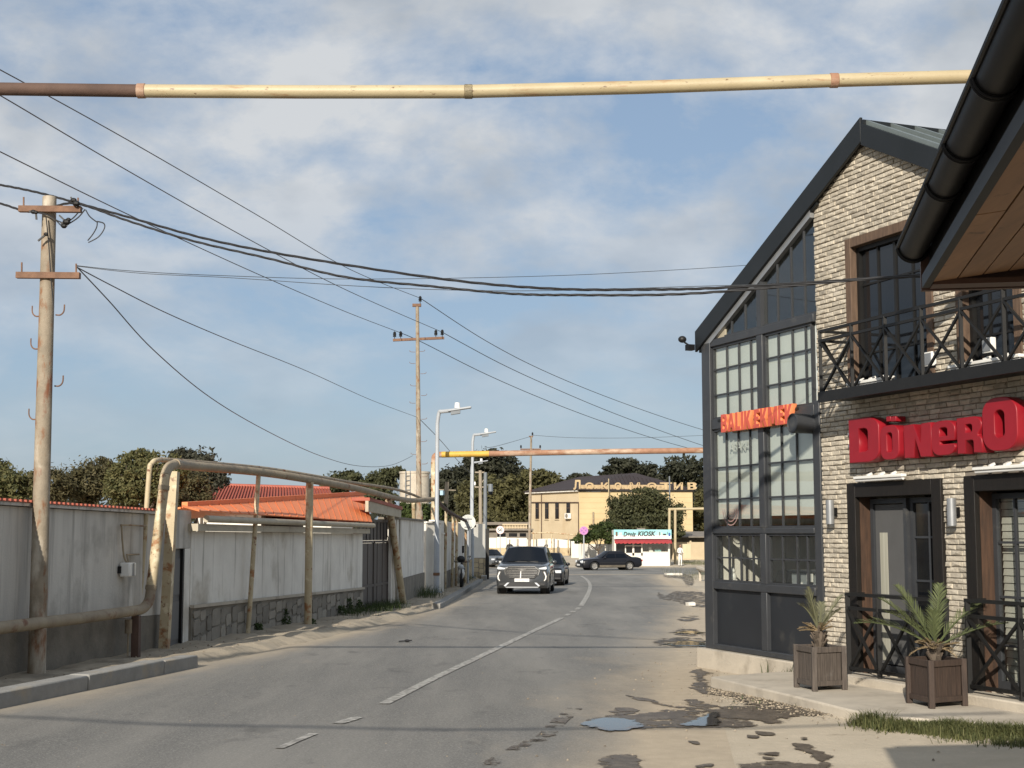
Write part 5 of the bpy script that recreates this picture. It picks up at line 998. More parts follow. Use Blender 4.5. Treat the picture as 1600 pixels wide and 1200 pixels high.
for u, v, Y in ((697, 794, 53.5), (714, 808, 57.5), (728, 814, 62.5), (708, 805, 56)): p = at(u, v, Y); post(G4, Vector((p.x - .03, p.y, gz(0, Y))), p, .11, M['pipeyel'], True)
# ================================================================= POLES
def hook(mb, p, d, l, up): mb.tube(spline([p, p + d * l * .6, p + d * l + Vector((0, 0, up * .35)), p + d * l * 1.05 + Vector((0, 0, up))], 4), .009, 6)
P1 = thing('utility_pole', 'rust streaked steel pole with two cross arms beside the kerb on the left', 'pole', G(57, 1066)); Y1 = 17.5
pa, pb = G(57, 1068) - Vector((0, 0, .2)), at(77.5, 308, Y1)
q = MB(); q.tube([pa, pa.lerp(pb, .5), pb], [.107, .098, .085], 18); q.build('pole_shaft', M['pole'], P1)
for v, ua, ub in ((326.5, 30, 127), (430, 26, 125)): q = MB(); q.bar(at(ua, v, Y1 - .13), at(ub, v + .8, Y1 - .13), .08, .075); q.build('cross_arm', M['rustarm'], P1)
for u, v0, v1 in ((37, 308, 323), (122, 309, 323), (34, 410, 426), (119, 412, 427)): q = MB(); q.cyl(at(u, v1, Y1 - .13), at(u, v0, Y1 - .13), .011, None, 8); q.build('insulator_pin', M['rustarm'], P1)
q = MB(); X = Vector((1, 0, 0))
for u, v, s in ((63, 494, -1), (87, 492, 1), (61, 545, -1), (85, 603, 1), (58, 655, -1)): hook(q, at(u, v, Y1), X * s, .10, .13)
q.build('step_hook', M['rustarm'], P1)
q = MB()
for u, v, r in ((115, 313, .04), (119, 318, .05), (52, 331, .035), (56, 332, .03), (104, 347, .05), (100, 353, .04), (107, 343, .03), (72, 366, .03)): p = at(u, v, Y1 - .2); q = MB(); q.ball(p, r, r, r * .8, 7, 5); q.bar(p, p + Vector((random.uniform(-.1, .1), 0, random.uniform(-.12, .1))), .02, .02); q.build('cable_clamp', M['black'], P1)
q = MB()
for px in ([(56, 332), (74, 336), (90, 345), (104, 350)], [(60, 331), (80, 338), (95, 352), (100, 356)], [(104, 348), (115, 340), (126, 328), (130, 326)], [(107, 350), (122, 340), (133, 327)], [(134, 328), (140, 338), (150, 346), (152, 338)][:3] + [(152, 346)], [(152, 346), (151, 355), (145, 366), (137, 376)], [(152, 346), (162, 349), (163, 357), (154, 370), (138, 379)], [(72, 340), (76, 380), (80, 440), (84, 480)]): q.tube(spline([at(u, v, Y1 - .15) for u, v in px], 5), .008, 6)
q.build('loose_cable', M['cable'], P1)
P2 = thing('utility_pole', 'tall thin steel pole with one cross arm and dark insulators behind the gate', 'pole', Vector((at(656, 900, 58).x, 58, gz(0, 58))))
Y2 = 58; pa, pb = Vector((at(656, 925, Y2).x, Y2, gz(0, Y2) - .2)), at(652, 476, Y2); q = MB(); q.tube([pa, pa.lerp(pb, .28), pa.lerp(pb, .285), pb], [.17, .15, .115, .07], 14); q.build('pole_shaft', M['pole'], P2)
q = MB(); q.bar(at(614, 531.5, Y2), at(694, 528, Y2), .12, .10); q.build('cross_arm', M['rustarm'], P2); q = MB(); q.bar(at(644.5, 477, Y2), at(658, 477, Y2), .14, .12); q.build('top_cap', M['rustarm'], P2)
def insul(mb, p, s=1): mb.lathe(p, (0, 0, 1), [(0, .015 * s), (.1 * s, .015 * s), (.1 * s, .075 * s), (.16 * s, .05 * s), (.17 * s, .08 * s), (.23 * s, .05 * s), (.24 * s, .07 * s), (.30 * s, .045 * s), (.33 * s, 0)], 10)
for u, v in ((616.5, 530), (626, 529.5), (681, 527.5), (691, 527), (656.5, 474.5)): q = MB(); insul(q, at(u, v, Y2), 1.0); q.build('insulator', M['black'], P2)
q = MB()
for u, v, s in ((649, 550, -1), (655, 549, 1), (649, 568, -1), (657, 584, 1), (650, 603, -1), (658, 618, 1), (649, 630, -1), (658, 655, 1), (658, 690, 1), (651, 710, -1), (659, 725, 1), (659, 745, 1)): hook(q, at(u, v, Y2), X * s, .22, .07)
q.build('step_hook', M['rustarm'], P2)
P3 = thing('utility_pole', 'thin far pole with small cross arm standing before the yellow building', 'pole', Vector((at(828, 860, 128).x, 128, gz(0, 128)))); Y3 = 128
q = MB(); q.tube([Vector((at(827, 860, Y3).x, Y3, gz(0, Y3))), at(830, 682, Y3)], [.15, .09], 10); q.build('pole_shaft', M['pole'], P3); q = MB(); q.bar(at(813, 702, Y3), at(845, 702, Y3), .14, .12); q.bar(at(826.5, 682, Y3), at(833, 682, Y3), .14, .12); q.build('cross_arm', M['rustarm'], P3)
for u, v in ((814, 702), (844, 702), (832, 682)): q = MB(); insul(q, at(u, v, Y3), 1.2); q.build('insulator', M['black'], P3)
P4 = thing('utility_pole', 'old wooden pole with two short arms beside the grey camera mast', 'pole', Vector((at(751, 850, 96).x, 96, gz(0, 96)))); q = MB(); q.tube([Vector((at(751.5, 860, 96).x, 96, gz(0, 96))), at(750.5, 735, 96)], [.14, .11], 10); q.build('pole_shaft', M['wood'], P4)
q = MB(); q.bar(at(742, 738, 96), at(757, 738, 96), .09, .09); q.bar(at(742, 761, 96), at(760, 761, 96), .09, .09); q.bar(at(752, 755, 96), at(757, 748, 96), .05, .05); q.build('cross_arm', M['wood'], P4); q = MB(); insul(q, at(742, 760, 96), 1); q.build('insulator', M['whiteplastic'], P4)
P5 = thing('camera_mast', 'dark grey steel mast with a hanging dome camera at the end of the kerb', 'mast', Vector((at(757.5, 904, 80).x, 80, gz(0, 80)))); q = MB(); q.tube([Vector((at(757.5, 904, 80).x, 80, gz(0, 80))), at(758.5, 738, 80)], [.12, .10], 14); q.build('mast_shaft', M['lampgrey'], P5)
q = MB(); c = at(766.5, 768, 79.9); q.bar(at(759, 758, 80), at(767, 757, 79.9), .05, .05); q.cyl(c + Vector((0, 0, .42)), c, .13, .15, 12); q.build('camera_housing', M['lampgrey'], P5); q = MB(); q.ball(c - Vector((0, 0, .03)), .13, .13, .15); q.build('camera_dome', M['carglass'], P5)
P6 = thing('utility_pole', 'short wooden pole with a thin arm and blue plate beyond the first lamp post', 'pole', Vector((at(698, 900, 62).x, 62, gz(0, 62)))); q = MB(); q.tube([Vector((at(698, 900, 62).x - .2, 62, gz(0, 62))), at(698.5, 753, 62)], [.11, .09], 10); q.build('pole_shaft', M['wood'], P6); q = MB(); q.bar(at(686, 765, 62), at(712, 766, 62), .04, .04); q.bar(at(690, 785, 62), at(698, 785, 62), .06, .06); q.build('cross_arm', M['wood'], P6); q = MB(); p = at(691, 770, 61.9); q.box(p.x - .10, p.x + .10, 61.85, 61.92, p.z - .10, p.z + .10); q.build('blue_plate', mat('pale blue plate', (.35, .5, .6), None, 3, .5), P6)
# ================================================================= STREET LAMPS
def lamp(px_pole, v_top, Y, arm, head, r, label):
    x = at(px_pole[0], 800, Y).x; root = thing('street_lamp', label, 'street lamp', Vector((x, Y, gz(0, Y))), 'slim pale street lamps along the left kerb')
    b = Vector((x, Y, gz(0, Y) - .1)); t_ = at(px_pole[1], v_top, Y); q = MB(); h = at(*head, Y - .25 * arm)
    q.tube([b, b.lerp(t_, .33), b.lerp(t_, .335)] + spline([t_ - Vector((0, 0, .25)), t_ + Vector((.06, 0, .12)), t_.lerp(h, .3) + Vector((0, 0, (h.z - t_.z) * .55)), h], 6), [r, r * .95, r * .72] + [r * .68] * 19, 12); q.build('lamp_pole', M['lamp'], root)
    s = arm; d = (h - t_); d.z = .12 * abs(d.x) + .02; d.y = 0; d.normalize(); up = Vector((0, 0, 1))
    q = MB(); q.obox(h - Vector((0, .14 * s, .02)) - d * .22 * s, d * .80 * s, (0, .28 * s, 0), up * .07 * s); q.build('lamp_head', M['lamp'], root, bev=.02); q = MB(); q.obox(h - Vector((0, .10 * s, .14 * s)) - d * .12 * s, d * .32 * s, (0, .2 * s, 0), up * .115 * s); q.build('lamp_gear', M['lampgrey'], root)
    q = MB(); q.cyl(h + up * .06 * s + d * .1, h + up * .24 * s + d * .1, .10 * s, .085 * s, 12); q.build('photocell', M['whiteplastic'], root)
    q = MB(); q.cyl(b, b + up * .28, r * 1.9, r * 1.9, 10); q.build('base_flange', M['lamp'], root); return root
L1 = lamp((682.5, 683.5), 650, 48.3, 1.0, (710, 641), .10, 'nearest pale street lamp, beside the rusty crossing pipe')
p = Vector((at(682.5, 800, 48.3).x, 48.3, .22)); q = MB(); q.tube([p, p + Vector((0, 0, .10))], .112, 12); q.build('tape_band', M['rustarm'], L1)
lamp((737.5, 738.5), 684, 73.5, 1.05, (757, 678), .11, 'second pale street lamp, rising behind the round sign')
lamp((735.8, 736.5), 727, 108, 1.05, (750, 722), .11, 'farthest street lamp, its short head just right of the second lamp pole')
q = MB(); x = at(688.5, 800, 50.6).x; q.tube([Vector((x, 50.6, gz(0, 50))), Vector((x, 50.6, 1.6))], .13, 12); q.cyl(Vector((x, 50.6, 1.6)), Vector((x, 50.6, 1.66)), .17, None, 12); tag(q.build('vent_post', M['white2']), 'short white round post just right of the nearest lamp', 'post')
# ================================================================= CABLES
def cable(name, label, px, Ya, Yb, r, m='cable', cat='cable', group=None, twist=0, k=8):
    A, B = at(*px[0], Ya), at(*px[-1], Yb); pts = []
    for u, v in px:
        dx, dz = ray(u, v); den = (B.x - A.x) - dx * (B.y - A.y)
        s = (dx * A.y - A.x) / den if abs(den) > 1e-6 else 0; Y = A.y + s * (B.y - A.y); pts.append(Vector((dx * Y, Y, EYE + dz * Y)))
    pts = spline(pts, k)
    if px[0][0] < 0:                              # the span goes on to its next pole, out of the frame
        d = (A - B); sl = (pts[0].z - pts[6].z) / max(.1, (pts[0] - pts[6]).xy.length); d.z = 0; d.normalize(); d.z = sl * .7; pts.insert(0, pts[0] + d * 22)
    if twist:
        root = thing(name, label, cat, pts[0], group)
        for ph in range(twist): q = MB(); q.tube([p + Vector((0, math.cos(i * .9 + ph * 6.28 / twist), math.sin(i * .9 + ph * 6.28 / twist))) * r * 1.05 for i, p in enumerate(pts)], r, 6); q.build('strand', M[m], root)
        return root
    q = MB(); q.tube(pts, r, 6); return tag(q.build(name, M[m]), label, cat, group)
cable('power_cable', 'upper twisted black cable from the left pole to the brick front', [(-60, 282), (0, 289), (60, 301), (120, 317), (200, 339), (330, 375), (480, 404), (700, 437), (860, 451), (1000, 452.5), (1120, 450), (1290, 440), (1446, 429), (1520, 424)], 18.4, 13.9, .0085, twist=3, k=10)
cable('power_cable', 'lower twisted black cable from the left pole to the brick front', [(-60, 306), (0, 318), (50, 331), (104, 318), (135, 322), (200, 345), (300, 376), (420, 404), (540, 433), (680, 448), (800, 459), (900, 461), (1050, 460), (1200, 450), (1330, 438), (1446, 431), (1520, 427)], 18.4, 13.9, .0085, twist=3, k=10)
cable('power_line', 'highest bare wire from the upper left to the top insulator of the tall pole', [(-60, 80), (0, 109), (200, 219), (400, 335), (545, 420), (657, 466)], 24, 58, .012, 'wire', 'wire')
cable('power_line', 'middle bare wire from the upper left to the right insulator of the tall pole', [(-60, 117), (0, 149), (200, 267), (400, 380), (545, 455), (691, 519)], 24, 58, .012, 'wire', 'wire')
cable('power_line', 'lowest bare wire from the upper left to the left insulator of the tall pole', [(-60, 207), (0, 237), (200, 335), (400, 427), (540, 487), (626, 520)], 24, 58, .012, 'wire', 'wire')
cable('power_line', 'upper wire falling from the tall pole to the right', [(657, 466), (760, 533), (860, 584), (980, 632), (1100, 672), (1180, 690)], 58, 92, .016, 'wire', 'wire')
cable('power_line', 'middle wire falling from the tall pole to the right', [(691, 519), (780, 567), (860, 604), (960, 646), (1080, 690), (1180, 722)], 58, 92, .016, 'wire', 'wire')
cable('power_line', 'lower wire falling from the tall pole to the right', [(626, 520), (660, 535), (760, 585), (860, 628), (960, 665), (1060, 696), (1180, 726)], 58, 92, .016, 'wire', 'wire')
cable('telephone_wire', 'upper thin wire running level from the lower arm of the left pole', [(120, 415), (200, 423), (330, 430), (560, 436), (860, 431), (1100, 419), (1300, 404)], 17.4, 24, .0042, 'wire', 'wire')
cable('telephone_wire', 'lower thin wire running level from the lower arm of the left pole', [(120, 416), (220, 427), (360, 434), (540, 446), (700, 453), (860, 454), (1100, 447), (1290, 442)], 17.4, 15, .0038, 'wire', 'wire')
cable('telephone_wire', 'thin wire falling from the lower arm of the left pole to the tall pole', [(121, 418), (180, 449), (260, 489), (360, 532), (480, 580), (580, 625), (652, 652)], 17.4, 58, .008, 'wire', 'wire')
cable('telephone_wire', 'thin sagging wire from the lower arm of the left pole down behind the roofs', [(121, 418), (170, 470), (240, 547), (330, 622), (420, 675), (500, 712), (560, 728), (610, 727), (645, 712)], 17.4, 58, .008, 'wire', 'wire')
cable('telephone_wire', 'short thin wire falling from the tall pole behind the first lamp post', [(656, 655), (690, 690), (720, 725), (742, 745)], 58, 96, .014, 'wire', 'wire')
cable('telephone_wire', 'thin wire between the second lamp post and the far pole', [(757, 700), (780, 696), (829, 682)], 96, 128, .016, 'wire', 'wire')
cable('telephone_wire', 'very thin wire leaving the far pole to the right', [(832, 680), (900, 684), (1000, 684), (1106, 680)], 128, 128, .016, 'wire', 'wire')
q = MB(); A, B = Vector((-9, 2.6, 5.3)), Vector((1.9, 2.2, 5.1)); q.tube([A.lerp(B, s / 24) - Vector((0, 0, .5 * 4 * (s / 24) * (1 - s / 24) + .02 * math.sin(s * 1.1))) for s in range(25)], .028, 8); tag(q.build('overhead_cable', M['cable']), 'thick cable slung across the street above the viewer, its shadow on the asphalt', 'cable')
# ================================================================= ROAD SIGNS
def signpost(name, label, u, vb, Y, rpost=.035, top=None, m='lamp'):
    x = at(u, 800, Y).x; r = thing(name, label, 'sign', Vector((x, Y, gz(x, Y)))); q = MB(); q.tube([Vector((x, Y, gz(x, Y) - .1)), Vector((x, Y, top))], rpost, 10); q.build('post', M[m], r); return r, x
def disc(mb, c, r, y0, th, seg=28): mb.lathe((c[0], y0, c[1]), (0, -1, 0), [(0, 0), (0, r), (th, r), (th, 0)], seg)
zc = at(731, 816, 62).z; r, x = signpost('road_sign', 'grey back of a round road sign on a thin post by the left walls', 731.5, 905, 62, .04, zc + .2); q = MB(); disc(q, (x, zc), .33, 61.92, .02); q.build('sign_plate', M['signback'], r); q = MB(); q.box(x - .16, x + .16, 61.86, 61.898, zc + .13, zc + .17); q.box(x - .16, x + .16, 61.86, 61.898, zc - .22, zc - .18); q.box(x - .012, x + .012, 61.87, 61.897, zc - .33, zc + .18); q.build('sign_bracket', M['steel'], r)
Yk = 146; zc = at(781.5, 828, Yk).z; r, x = signpost('road_sign', 'round white speed limit sign reading 50 by the far white wall', 781.5, 868, Yk, .05, zc); q = MB(); disc(q, (x, zc), .43, Yk - .06, .02); q.build('sign_plate', M['signwhite'], r)
q = MB(); q.lathe((x, Yk - .082, zc), (0, -1, 0), [(0, .37), (0, .43), (.008, .43), (.008, .37), (0, .37)], 28); q.build('sign_ring', mat('pale red ring', (.55, .36, .34), None, 3, .6), r); text_on('numeral', '50', .46, .34, r, (x - .23, Yk - .084, zc - .17), (math.pi / 2, 0, 0), M['signblack'], .004, 0, .03)
Yk = 121; zc = at(912, 829, Yk).z; r, x = signpost('road_sign', 'faded purple round no stopping sign left of the kiosk', 912, 880, Yk, .06, zc); q = MB(); disc(q, (x, zc), .36, Yk - .08, .02); q.build('sign_plate', M['signpurple'], r)
q = MB(); q.lathe((x, Yk - .102, zc), (0, -1, 0), [(0, .30), (0, .36), (.008, .36), (.008, .30), (0, .30)], 28)
for s in (-1, 1): q.bar((x - .21, Yk - .106 - .002 * s, zc - .21 * s), (x + .21, Yk - .106 - .002 * s, zc + .21 * s), .01, .07)
q.build('sign_cross', mat('faded pink', (.52, .22, .44), None, 3, .6), r)
q = MB()
for a in (0, 90, 180, 270): q.prism([(x + .16 * math.cos(R(a)) + d * math.cos(R(a + o)), Yk - .101, zc + .16 * math.sin(R(a)) + d * math.sin(R(a + o))) for d, o in ((.07, 0), (.05, 120), (.05, 240))], (0, -.004, 0))
q.build('sign_field', mat('faded violet', (.16, .06, .22), None, 3, .6), r)
Yk = 78; zc = at(1112, 812, Yk).z; r, x = signpost('bus_stop_sign', 'tall blue and white bus stop sign just left of the glazed bay', 1113, 885, Yk, .045, at(1112, 793, Yk).z)
def sbox(nm, m, u0, u1, v0, v1, dy, th=.02): q = MB(); a, b_ = at(u0, v0, Yk), at(u1, v1, Yk); q.box(a.x, b_.x, Yk - .06 - dy, Yk - .06 - dy + th, b_.z, a.z); return q.build(nm, m, r)
sbox('sign_plate', M['signwhite'], 1101, 1125, 792, 824, 0); sbox('sign_panel', M['signblue'], 1102.3, 1124, 794.5, 812.5, .024); sbox('sign_panel', M['signwhite'], 1104.3, 1122, 796.5, 810.5, .048)
sbox('bus_symbol', M['signblack'], 1107.5, 1119, 802, 806.5, .072); sbox('bus_symbol', M['signblack'], 1109, 1117, 799.5, 801.8, .072); sbox('bus_symbol', M['signblack'], 1108, 1110, 807, 808.2, .072); sbox('bus_symbol', M['signblack'], 1116, 1118, 807, 808.2, .072); sbox('sign_line', M['signblack'], 1104, 1122, 821, 822, .024)
sbox('sign_panel', M['signyellow'], 1102.5, 1114, 827.5, 834.5, 0); sbox('sign_line', M['signblack'], 1104, 1112, 830.5, 831.2, .024)
# ================================================================= FAR SIDE: walls, kiosk, yellow building
FW = 150
# white panel wall with a stone foot
fw = thing('boundary_wall', 'long white panelled wall with a brown stone foot beyond the crossing', 'wall', Vector((0, FW, -.63)))
x0, x1 = at(760, 850, FW).x, at(903, 850, FW).x; npn = 9
for i in range(npn):
    a, b_ = x0 + (x1 - x0) * i / npn, x0 + (x1 - x0) * (i + 1) / npn; q = MB(); zt = at(830, 842 if i > 3 else 840, FW).z + random.uniform(-.06, .06); q.box(a + .02, b_ - .02, FW, FW + .2, .2, zt); q.build('wall_panel', M['white2'], fw)
    q = MB(); q.box(a, b_, FW - .06, FW + .22, -1.0, .195); q.build('wall_foot', M['yelstone'], fw, bev=.01)
q = MB(); q.box(x0 - 14, x0 - .05, FW, FW + .2, -1, 1.3); tag(q.build('boundary_wall', M['white2']), 'white wall continuing left behind the grey mast', 'wall')
q = MB(); 
for u, v in ((796, 857), (809, 856), (853, 857), (872, 858)):
    p = at(u, v, FW - .2); q.box(p.x - .14, p.x + .14, FW - .3, FW - .1, p.z - .35, p.z + .3)
    r = thing('meter_cabinet', {796: 'first small meter cabinet from the left on the far white wall', 809: 'second small meter cabinet from the left on the far white wall', 853: 'third small meter cabinet from the left on the far white wall', 872: 'fourth small meter cabinet on the far white wall, beside the white car gate'}[u], 'meter', p - Vector((0, 0, .3))); w = MB(); w.box(p.x - .12, p.x + .12, FW - .25, FW - .02, p.z - .3, p.z + .25); w.build('cabinet_body', M['sheetgrey'], r, bev=.03); w = MB(); w.tube([(p.x, FW - .12, p.z + .25), (p.x + .02, FW - .12, p.z + .95)], .045, 8); w.tube([(p.x, FW - .12, p.z - .3), (p.x, FW - .12, p.z - .75)], .045, 8); w.build('pipe', M['pipeold'], r)
gp = thing('gas_pipe', 'low yellow gas pipe on posts running before the yellow building', 'pipe', at(840, 866, FW - 1)); YP = FW - 1.2; pipe_run([(826, 833), (858, 832), (888, 835), (905, 836)], .07, M['pipeyel'], 'pipe_section', gp, 8)
for u in (834, 862, 888, 899): p = at(u, 834, YP); q = MB(); q.tube([(p.x, YP, -.8), p], .07, 8); q.build('post', M['pipeyel'], gp)
# small pale house with balustrade, left of the yellow building
HB = thing('pale_house', 'low pale house with a white balustrade left of the yellow building', 'house', Vector((at(805, 850, 158).x, 158, -.6))); Yh = 158
a, b_ = at(762, 838, Yh), at(832, 838, Yh); q = MB(); q.box(a.x - 3, b_.x, Yh, Yh + 8, -.8, at(800, 829, Yh).z); q.build('wall', M['sheetgrey'], HB); q = MB(); q.box(a.x - 3, b_.x + .1, Yh - .5, Yh + 8, at(800, 829, Yh).z + .005, at(800, 826, Yh).z); q.build('cornice', M['sheetgrey'], HB)
zb_, zt_ = at(800, 826, Yh).z, at(800, 818.5, Yh).z; a, b_ = at(785, 825, Yh), at(824, 825, Yh)
q = MB(); q.box(a.x, b_.x, Yh - .4, Yh - .1, zt_ - .12, zt_); q.build('balustrade_rail', M['parapet'] if False else M['yellowpale'], HB)
for i in range(16): x = a.x + (b_.x - a.x) * (i + .5) / 16; q = MB(); q.lathe((x, Yh - .25, zb_ + .01), (0, 0, 1), [(0, .07), (.1, .1), (.2, .06), (zt_ - zb_ - .14, .06)], 8); q.build('baluster', M['yellowpale'], HB)
q = MB(); q.box(a.x - 5, b_.x + .3, Yh + 2.5, Yh + 7, zt_ - .1, at(800, 815.5, Yh).z); q.build('roof', M['sheetgrey'], HB)
for u0, u1 in ((777, 790), (795, 808), (812, 822)): q = MB(); c, d = at(u0, 833, Yh), at(u1, 838.5, Yh); q.box(c.x, d.x, Yh - .03, Yh + .05, d.z, c.z); wn = q.build('window', M['glassdk'], HB)
# --- the yellow building
YB0 = at(826, 850, 172); YB1 = at(905, 850, 163); YB2 = at(1083, 850, 163)
zE = at(905, 768, 163).z; zb0 = -1.0; YBt = thing('yellow_building', 'two storey yellow stone building with dark hipped roof and Cyrillic parapet letters', 'building', Vector((YB1.x, 163, -.6)))
pl1 = Plane((YB1.x, 163), (YB0.x - YB1.x, YB0.y - YB1.y), (-(YB0.y - YB1.y), YB0.x - YB1.x)); 
if pl1.n.y > 0: pl1.n = -pl1.n
L1_ = (Vector((YB0.x, YB0.y)) - Vector((YB1.x, 163))).length; pl2 = Plane((YB1.x, 163), (1, 0), (0, -1)); L2_ = YB2.x - YB1.x
q = MB(); q.prism([pl1.P(L1_, 0, zb0), pl1.P(0, 0, zb0), pl1.P(0, 0, zE), pl1.P(L1_, 0, zE)], -pl1.n * 9); q.build('wall', M['yellowpale'], YBt)
q = MB(); q.box(YB1.x, YB2.x, 163, 175, zb0, zE - .02); q.build('wall', M['yellow'], YBt)
for k in range(1, 12): z = zb0 + k * .62; q = MB(); q.box(YB1.x + .1, YB2.x - .1, 162.97, 163.01, z, z + .03); q.build('wall_course', M['yellow'], YBt) if z < zE - .2 else None
def rail2(): pass
for u in (839.5, 854.5, 870.5, 888):                        # windows of the left wing
    tt, z1 = pl1.hit(u, 785, .02); _, z0 = pl1.hit(u, 811, .02); w = .38
    q = MB(); q.pbox(pl1, tt - w, tt + w, .0, .05, z0, z1); wn = q.build('window', M['trimwood'], YBt)
    for a, b_ in ((-w + .06, -.03), (.03, w - .06)):
        for c, d in ((z0 + .06, z0 + 1.25), (z0 + 1.31, z1 - .06)): q = MB(); q.pbox(pl1, tt + a, tt + b_, .052, .06, c, d); q.build('pane', M['glassdk'], wn)
    q = MB(); q.pbox(pl1, tt - w - .08, tt + w + .08, .0, .12, z0 - .1, z0 - .005); q.build('sill', M['yellowpale'], wn)
tt, zz = pl1.hit(887, 806, .3); q = MB(); q.pbox(pl1, tt - .45, tt + .45, .1, .45, zz - .35, zz + .3); ac = q.build('air_conditioner', M['white'], YBt, bev=.03); q = MB(); q.lathe(pl1.P(tt, .455, zz), pl1.n, [(0, 0), (0, .24), (.02, .24), (.02, 0)], 16); q.build('fan_grille', M['sheetgrey'], ac)
q = MB(); a = pl1.hit(830, 785, .1); b_ = pl1.hit(904, 785, .1); q.tube([pl1.P(a[0], .12, a[1]), pl1.P(b_[0], .12, b_[1]), pl1.P(b_[0], .12, b_[1] - 4.6)], .06, 8); q.tube([pl1.P(pl1.hit(846, 770, .1)[0], .12, zE), pl1.P(pl1.hit(846, 770, .1)[0], .12, -.5)], .05, 8); q.build('wall_pipe', M['pipebrown'], YBt)
q = MB(); a = at(927, 800, 162.9); q.tube([(a.x, 162.88, at(927, 832, 163).z), (a.x, 162.88, a.z)], .10, 8); q.build('wall_pipe', M['pipeold'], YBt)
q = MB(); c = at(969, 785, 163); q.box(c.x - .5, c.x + .5, 162.94, 163.0, at(969, 800, 163).z, c.z + .2); q.build('window', M['glassdk'], YBt)
q = MB(); q.pbox(pl1, -.1, L1_ + .3, -.2, .35, zE + .005, zE + .22); q.build('eaves', M['white'], YBt); q = MB(); q.box(YB1.x - .05, YB2.x + .15, 162.75, 163.4, zE + .005, zE + .18); q.build('cornice', M['darkwood'], YBt)
def sheetroof(pts, nm='roof'): q = MB(); q.prism([Vector(p) for p in pts], (0, 0, -.08)); return q.build(nm, M['brownroof'], YBt)
eL, eC = pl1.P(L1_ + .5, .45, zE + .25), pl1.P(-.3, .45, zE + .25); apex = at(993, 739, 174); apL = at(905, 745, 178)
sheetroof([eL, eC, apex, apL]); sheetroof([eC, (YB2.x + .3, 163.2, zE + .25), apex]); sheetroof([(YB2.x + .3, 163.2, zE + .25), (YB2.x + .3, 182, zE), apex])
for k in range(1, 30):
    s = k / 30; b_ = eC.lerp(Vector((YB2.x + .3, 163.2, zE + .25)), s); t_ = b_ + (apex - b_) * max(0, min(1, 1 - abs(s - .42) / (.42 if s < .42 else .58))) * 1.0; t_ = Vector((b_.x, 0, 0)); 
    # standing ribs run straight up the slope
    f_ = (s / .42 if s < .42 else (1 - s) / .58); tp = Vector((b_.x, b_.y + (apex.y - b_.y) * f_, b_.z + (apex.z - b_.z) * f_)); q = MB(); q.bar(b_ + Vector((0, 0, .03)), tp + Vector((0, 0, .03)), .06, .08); q.build('roof_rib', M['brownroof'], YBt)
# parapet and the letters standing on it
zp0, zp1 = zE + .19, at(930, 757, 163).z
PL_ = [(908, 936), (936, 975), (975, 1012), (1012, 1046)]
q = MB(); c, d = at(905, 750, 162.8), at(1048, 750, 162.8); q.box(c.x, d.x, 162.9, 163.25, zp0, zp1 - .05); q.build('parapet', M['parapet'], YBt)
LT = thing('parapet_letters', 'weathered stone letters standing along the parapet of the yellow building', 'sign', Vector((YB1.x + 4, 162.8, zp0 + .01)))
for ch, u0, u1, v0, v1 in (('Л', 896, 907, 772, 750), ('О', 914, 928, 769, 754), ('К', 939, 951, 769, 754), ('О', 960, 971, 769, 754), ('М', 984, 1000, 769, 754), ('О', 1011, 1026, 769, 754), ('Т', 1031, 1050, 769, 754), ('И', 1053, 1067, 769, 754), ('В', 1074, 1088, 769, 754)):
    a, b_ = at(u0, v0, 162.8), at(u1, v1, 162.8); o = put_letter('letter', 'B', LT, Plane((0, 162.84), (1, 0), (0, -1)), a.x, .0, zp0 + .01, b_.x - a.x, b_.z - zp0, .24, M['parapet'], .01) if ch == 'В' else text_on('letter', ch, b_.x - a.x, b_.z - zp0, LT, (a.x, 162.84, zp0 + .01), (math.pi / 2, 0, 0), M['parapet'], .12, 0, .035)
q = MB(); p0, p1 = at(951, 775, 162.3), at(951, 748, 162.3); q.tube([(p0.x, 162.3, -.6), p1], .06, 8); tag(q.build('thin_mast', M['pipecream']), 'thin pale mast before the parapet of the yellow building', 'mast'); q = MB(); p1 = at(1046, 744, 140); q.tube([(p1.x, 140, -.8), p1], .07, 8); tag(q.build('thin_mast', M['lampgrey']), 'thin grey mast behind the right end of the kiosk', 'mast')
# --- kiosk
KY = 120; k0, k1 = at(960, 886, KY).x, at(1047, 886, KY).x; KG = gz(0, KY); zt_ = at(1000, 828, KY).z; KS = thing('kiosk', 'small white kiosk with turquoise sign and red scalloped awning', 'kiosk', Vector(((k0 + k1) / 2, KY, KG)))
zw0 = at(1000, 862, KY).z; zaw = at(1000, 845, KY).z; xd0, xd1 = at(976.5, 860, KY).x, at(1004, 860, KY).x
q = MB(); q.box(k0, k1, KY + 2.6, KY + 2.8, KG - .2, zt_); q.box(k0, k0 + .14, KY, KY + 2.6, KG - .2, zt_); q.box(k1 - .14, k1, KY, KY + 2.6, KG - .2, zt_); q.box(xd1 + .01, k1 - .14, KY, KY + .12, KG - .2, zw0); q.box(k0 + .14, xd0 - .0, KY, KY + .12, KG - .2, at(1000, 868, KY).z); q.build('wall', M['white2'], KS)
q = MB(); q.box(k0, k1, KY - .02, KY + 2.8, zt_ - .55, zt_ - .45); q.build('roof', M['sheetgrey'], KS); q = MB(); q.box(k0 + .14, k1 - .14, KY + 2.5, KY + 2.59, KG, zt_ - .6); q.build('back_shelf', M['gate'], KS)
def kbox(nm, m, xa, xb, ya, yb, za, zb, par=None): q = MB(); q.box(xa, xb, ya, yb, za, zb); return q.build(nm, m, par or KS)
dw = kbox('door', M['white2'], xd0, xd1, KY - .01, KY + .06, KG, at(1000, 864, KY).z)
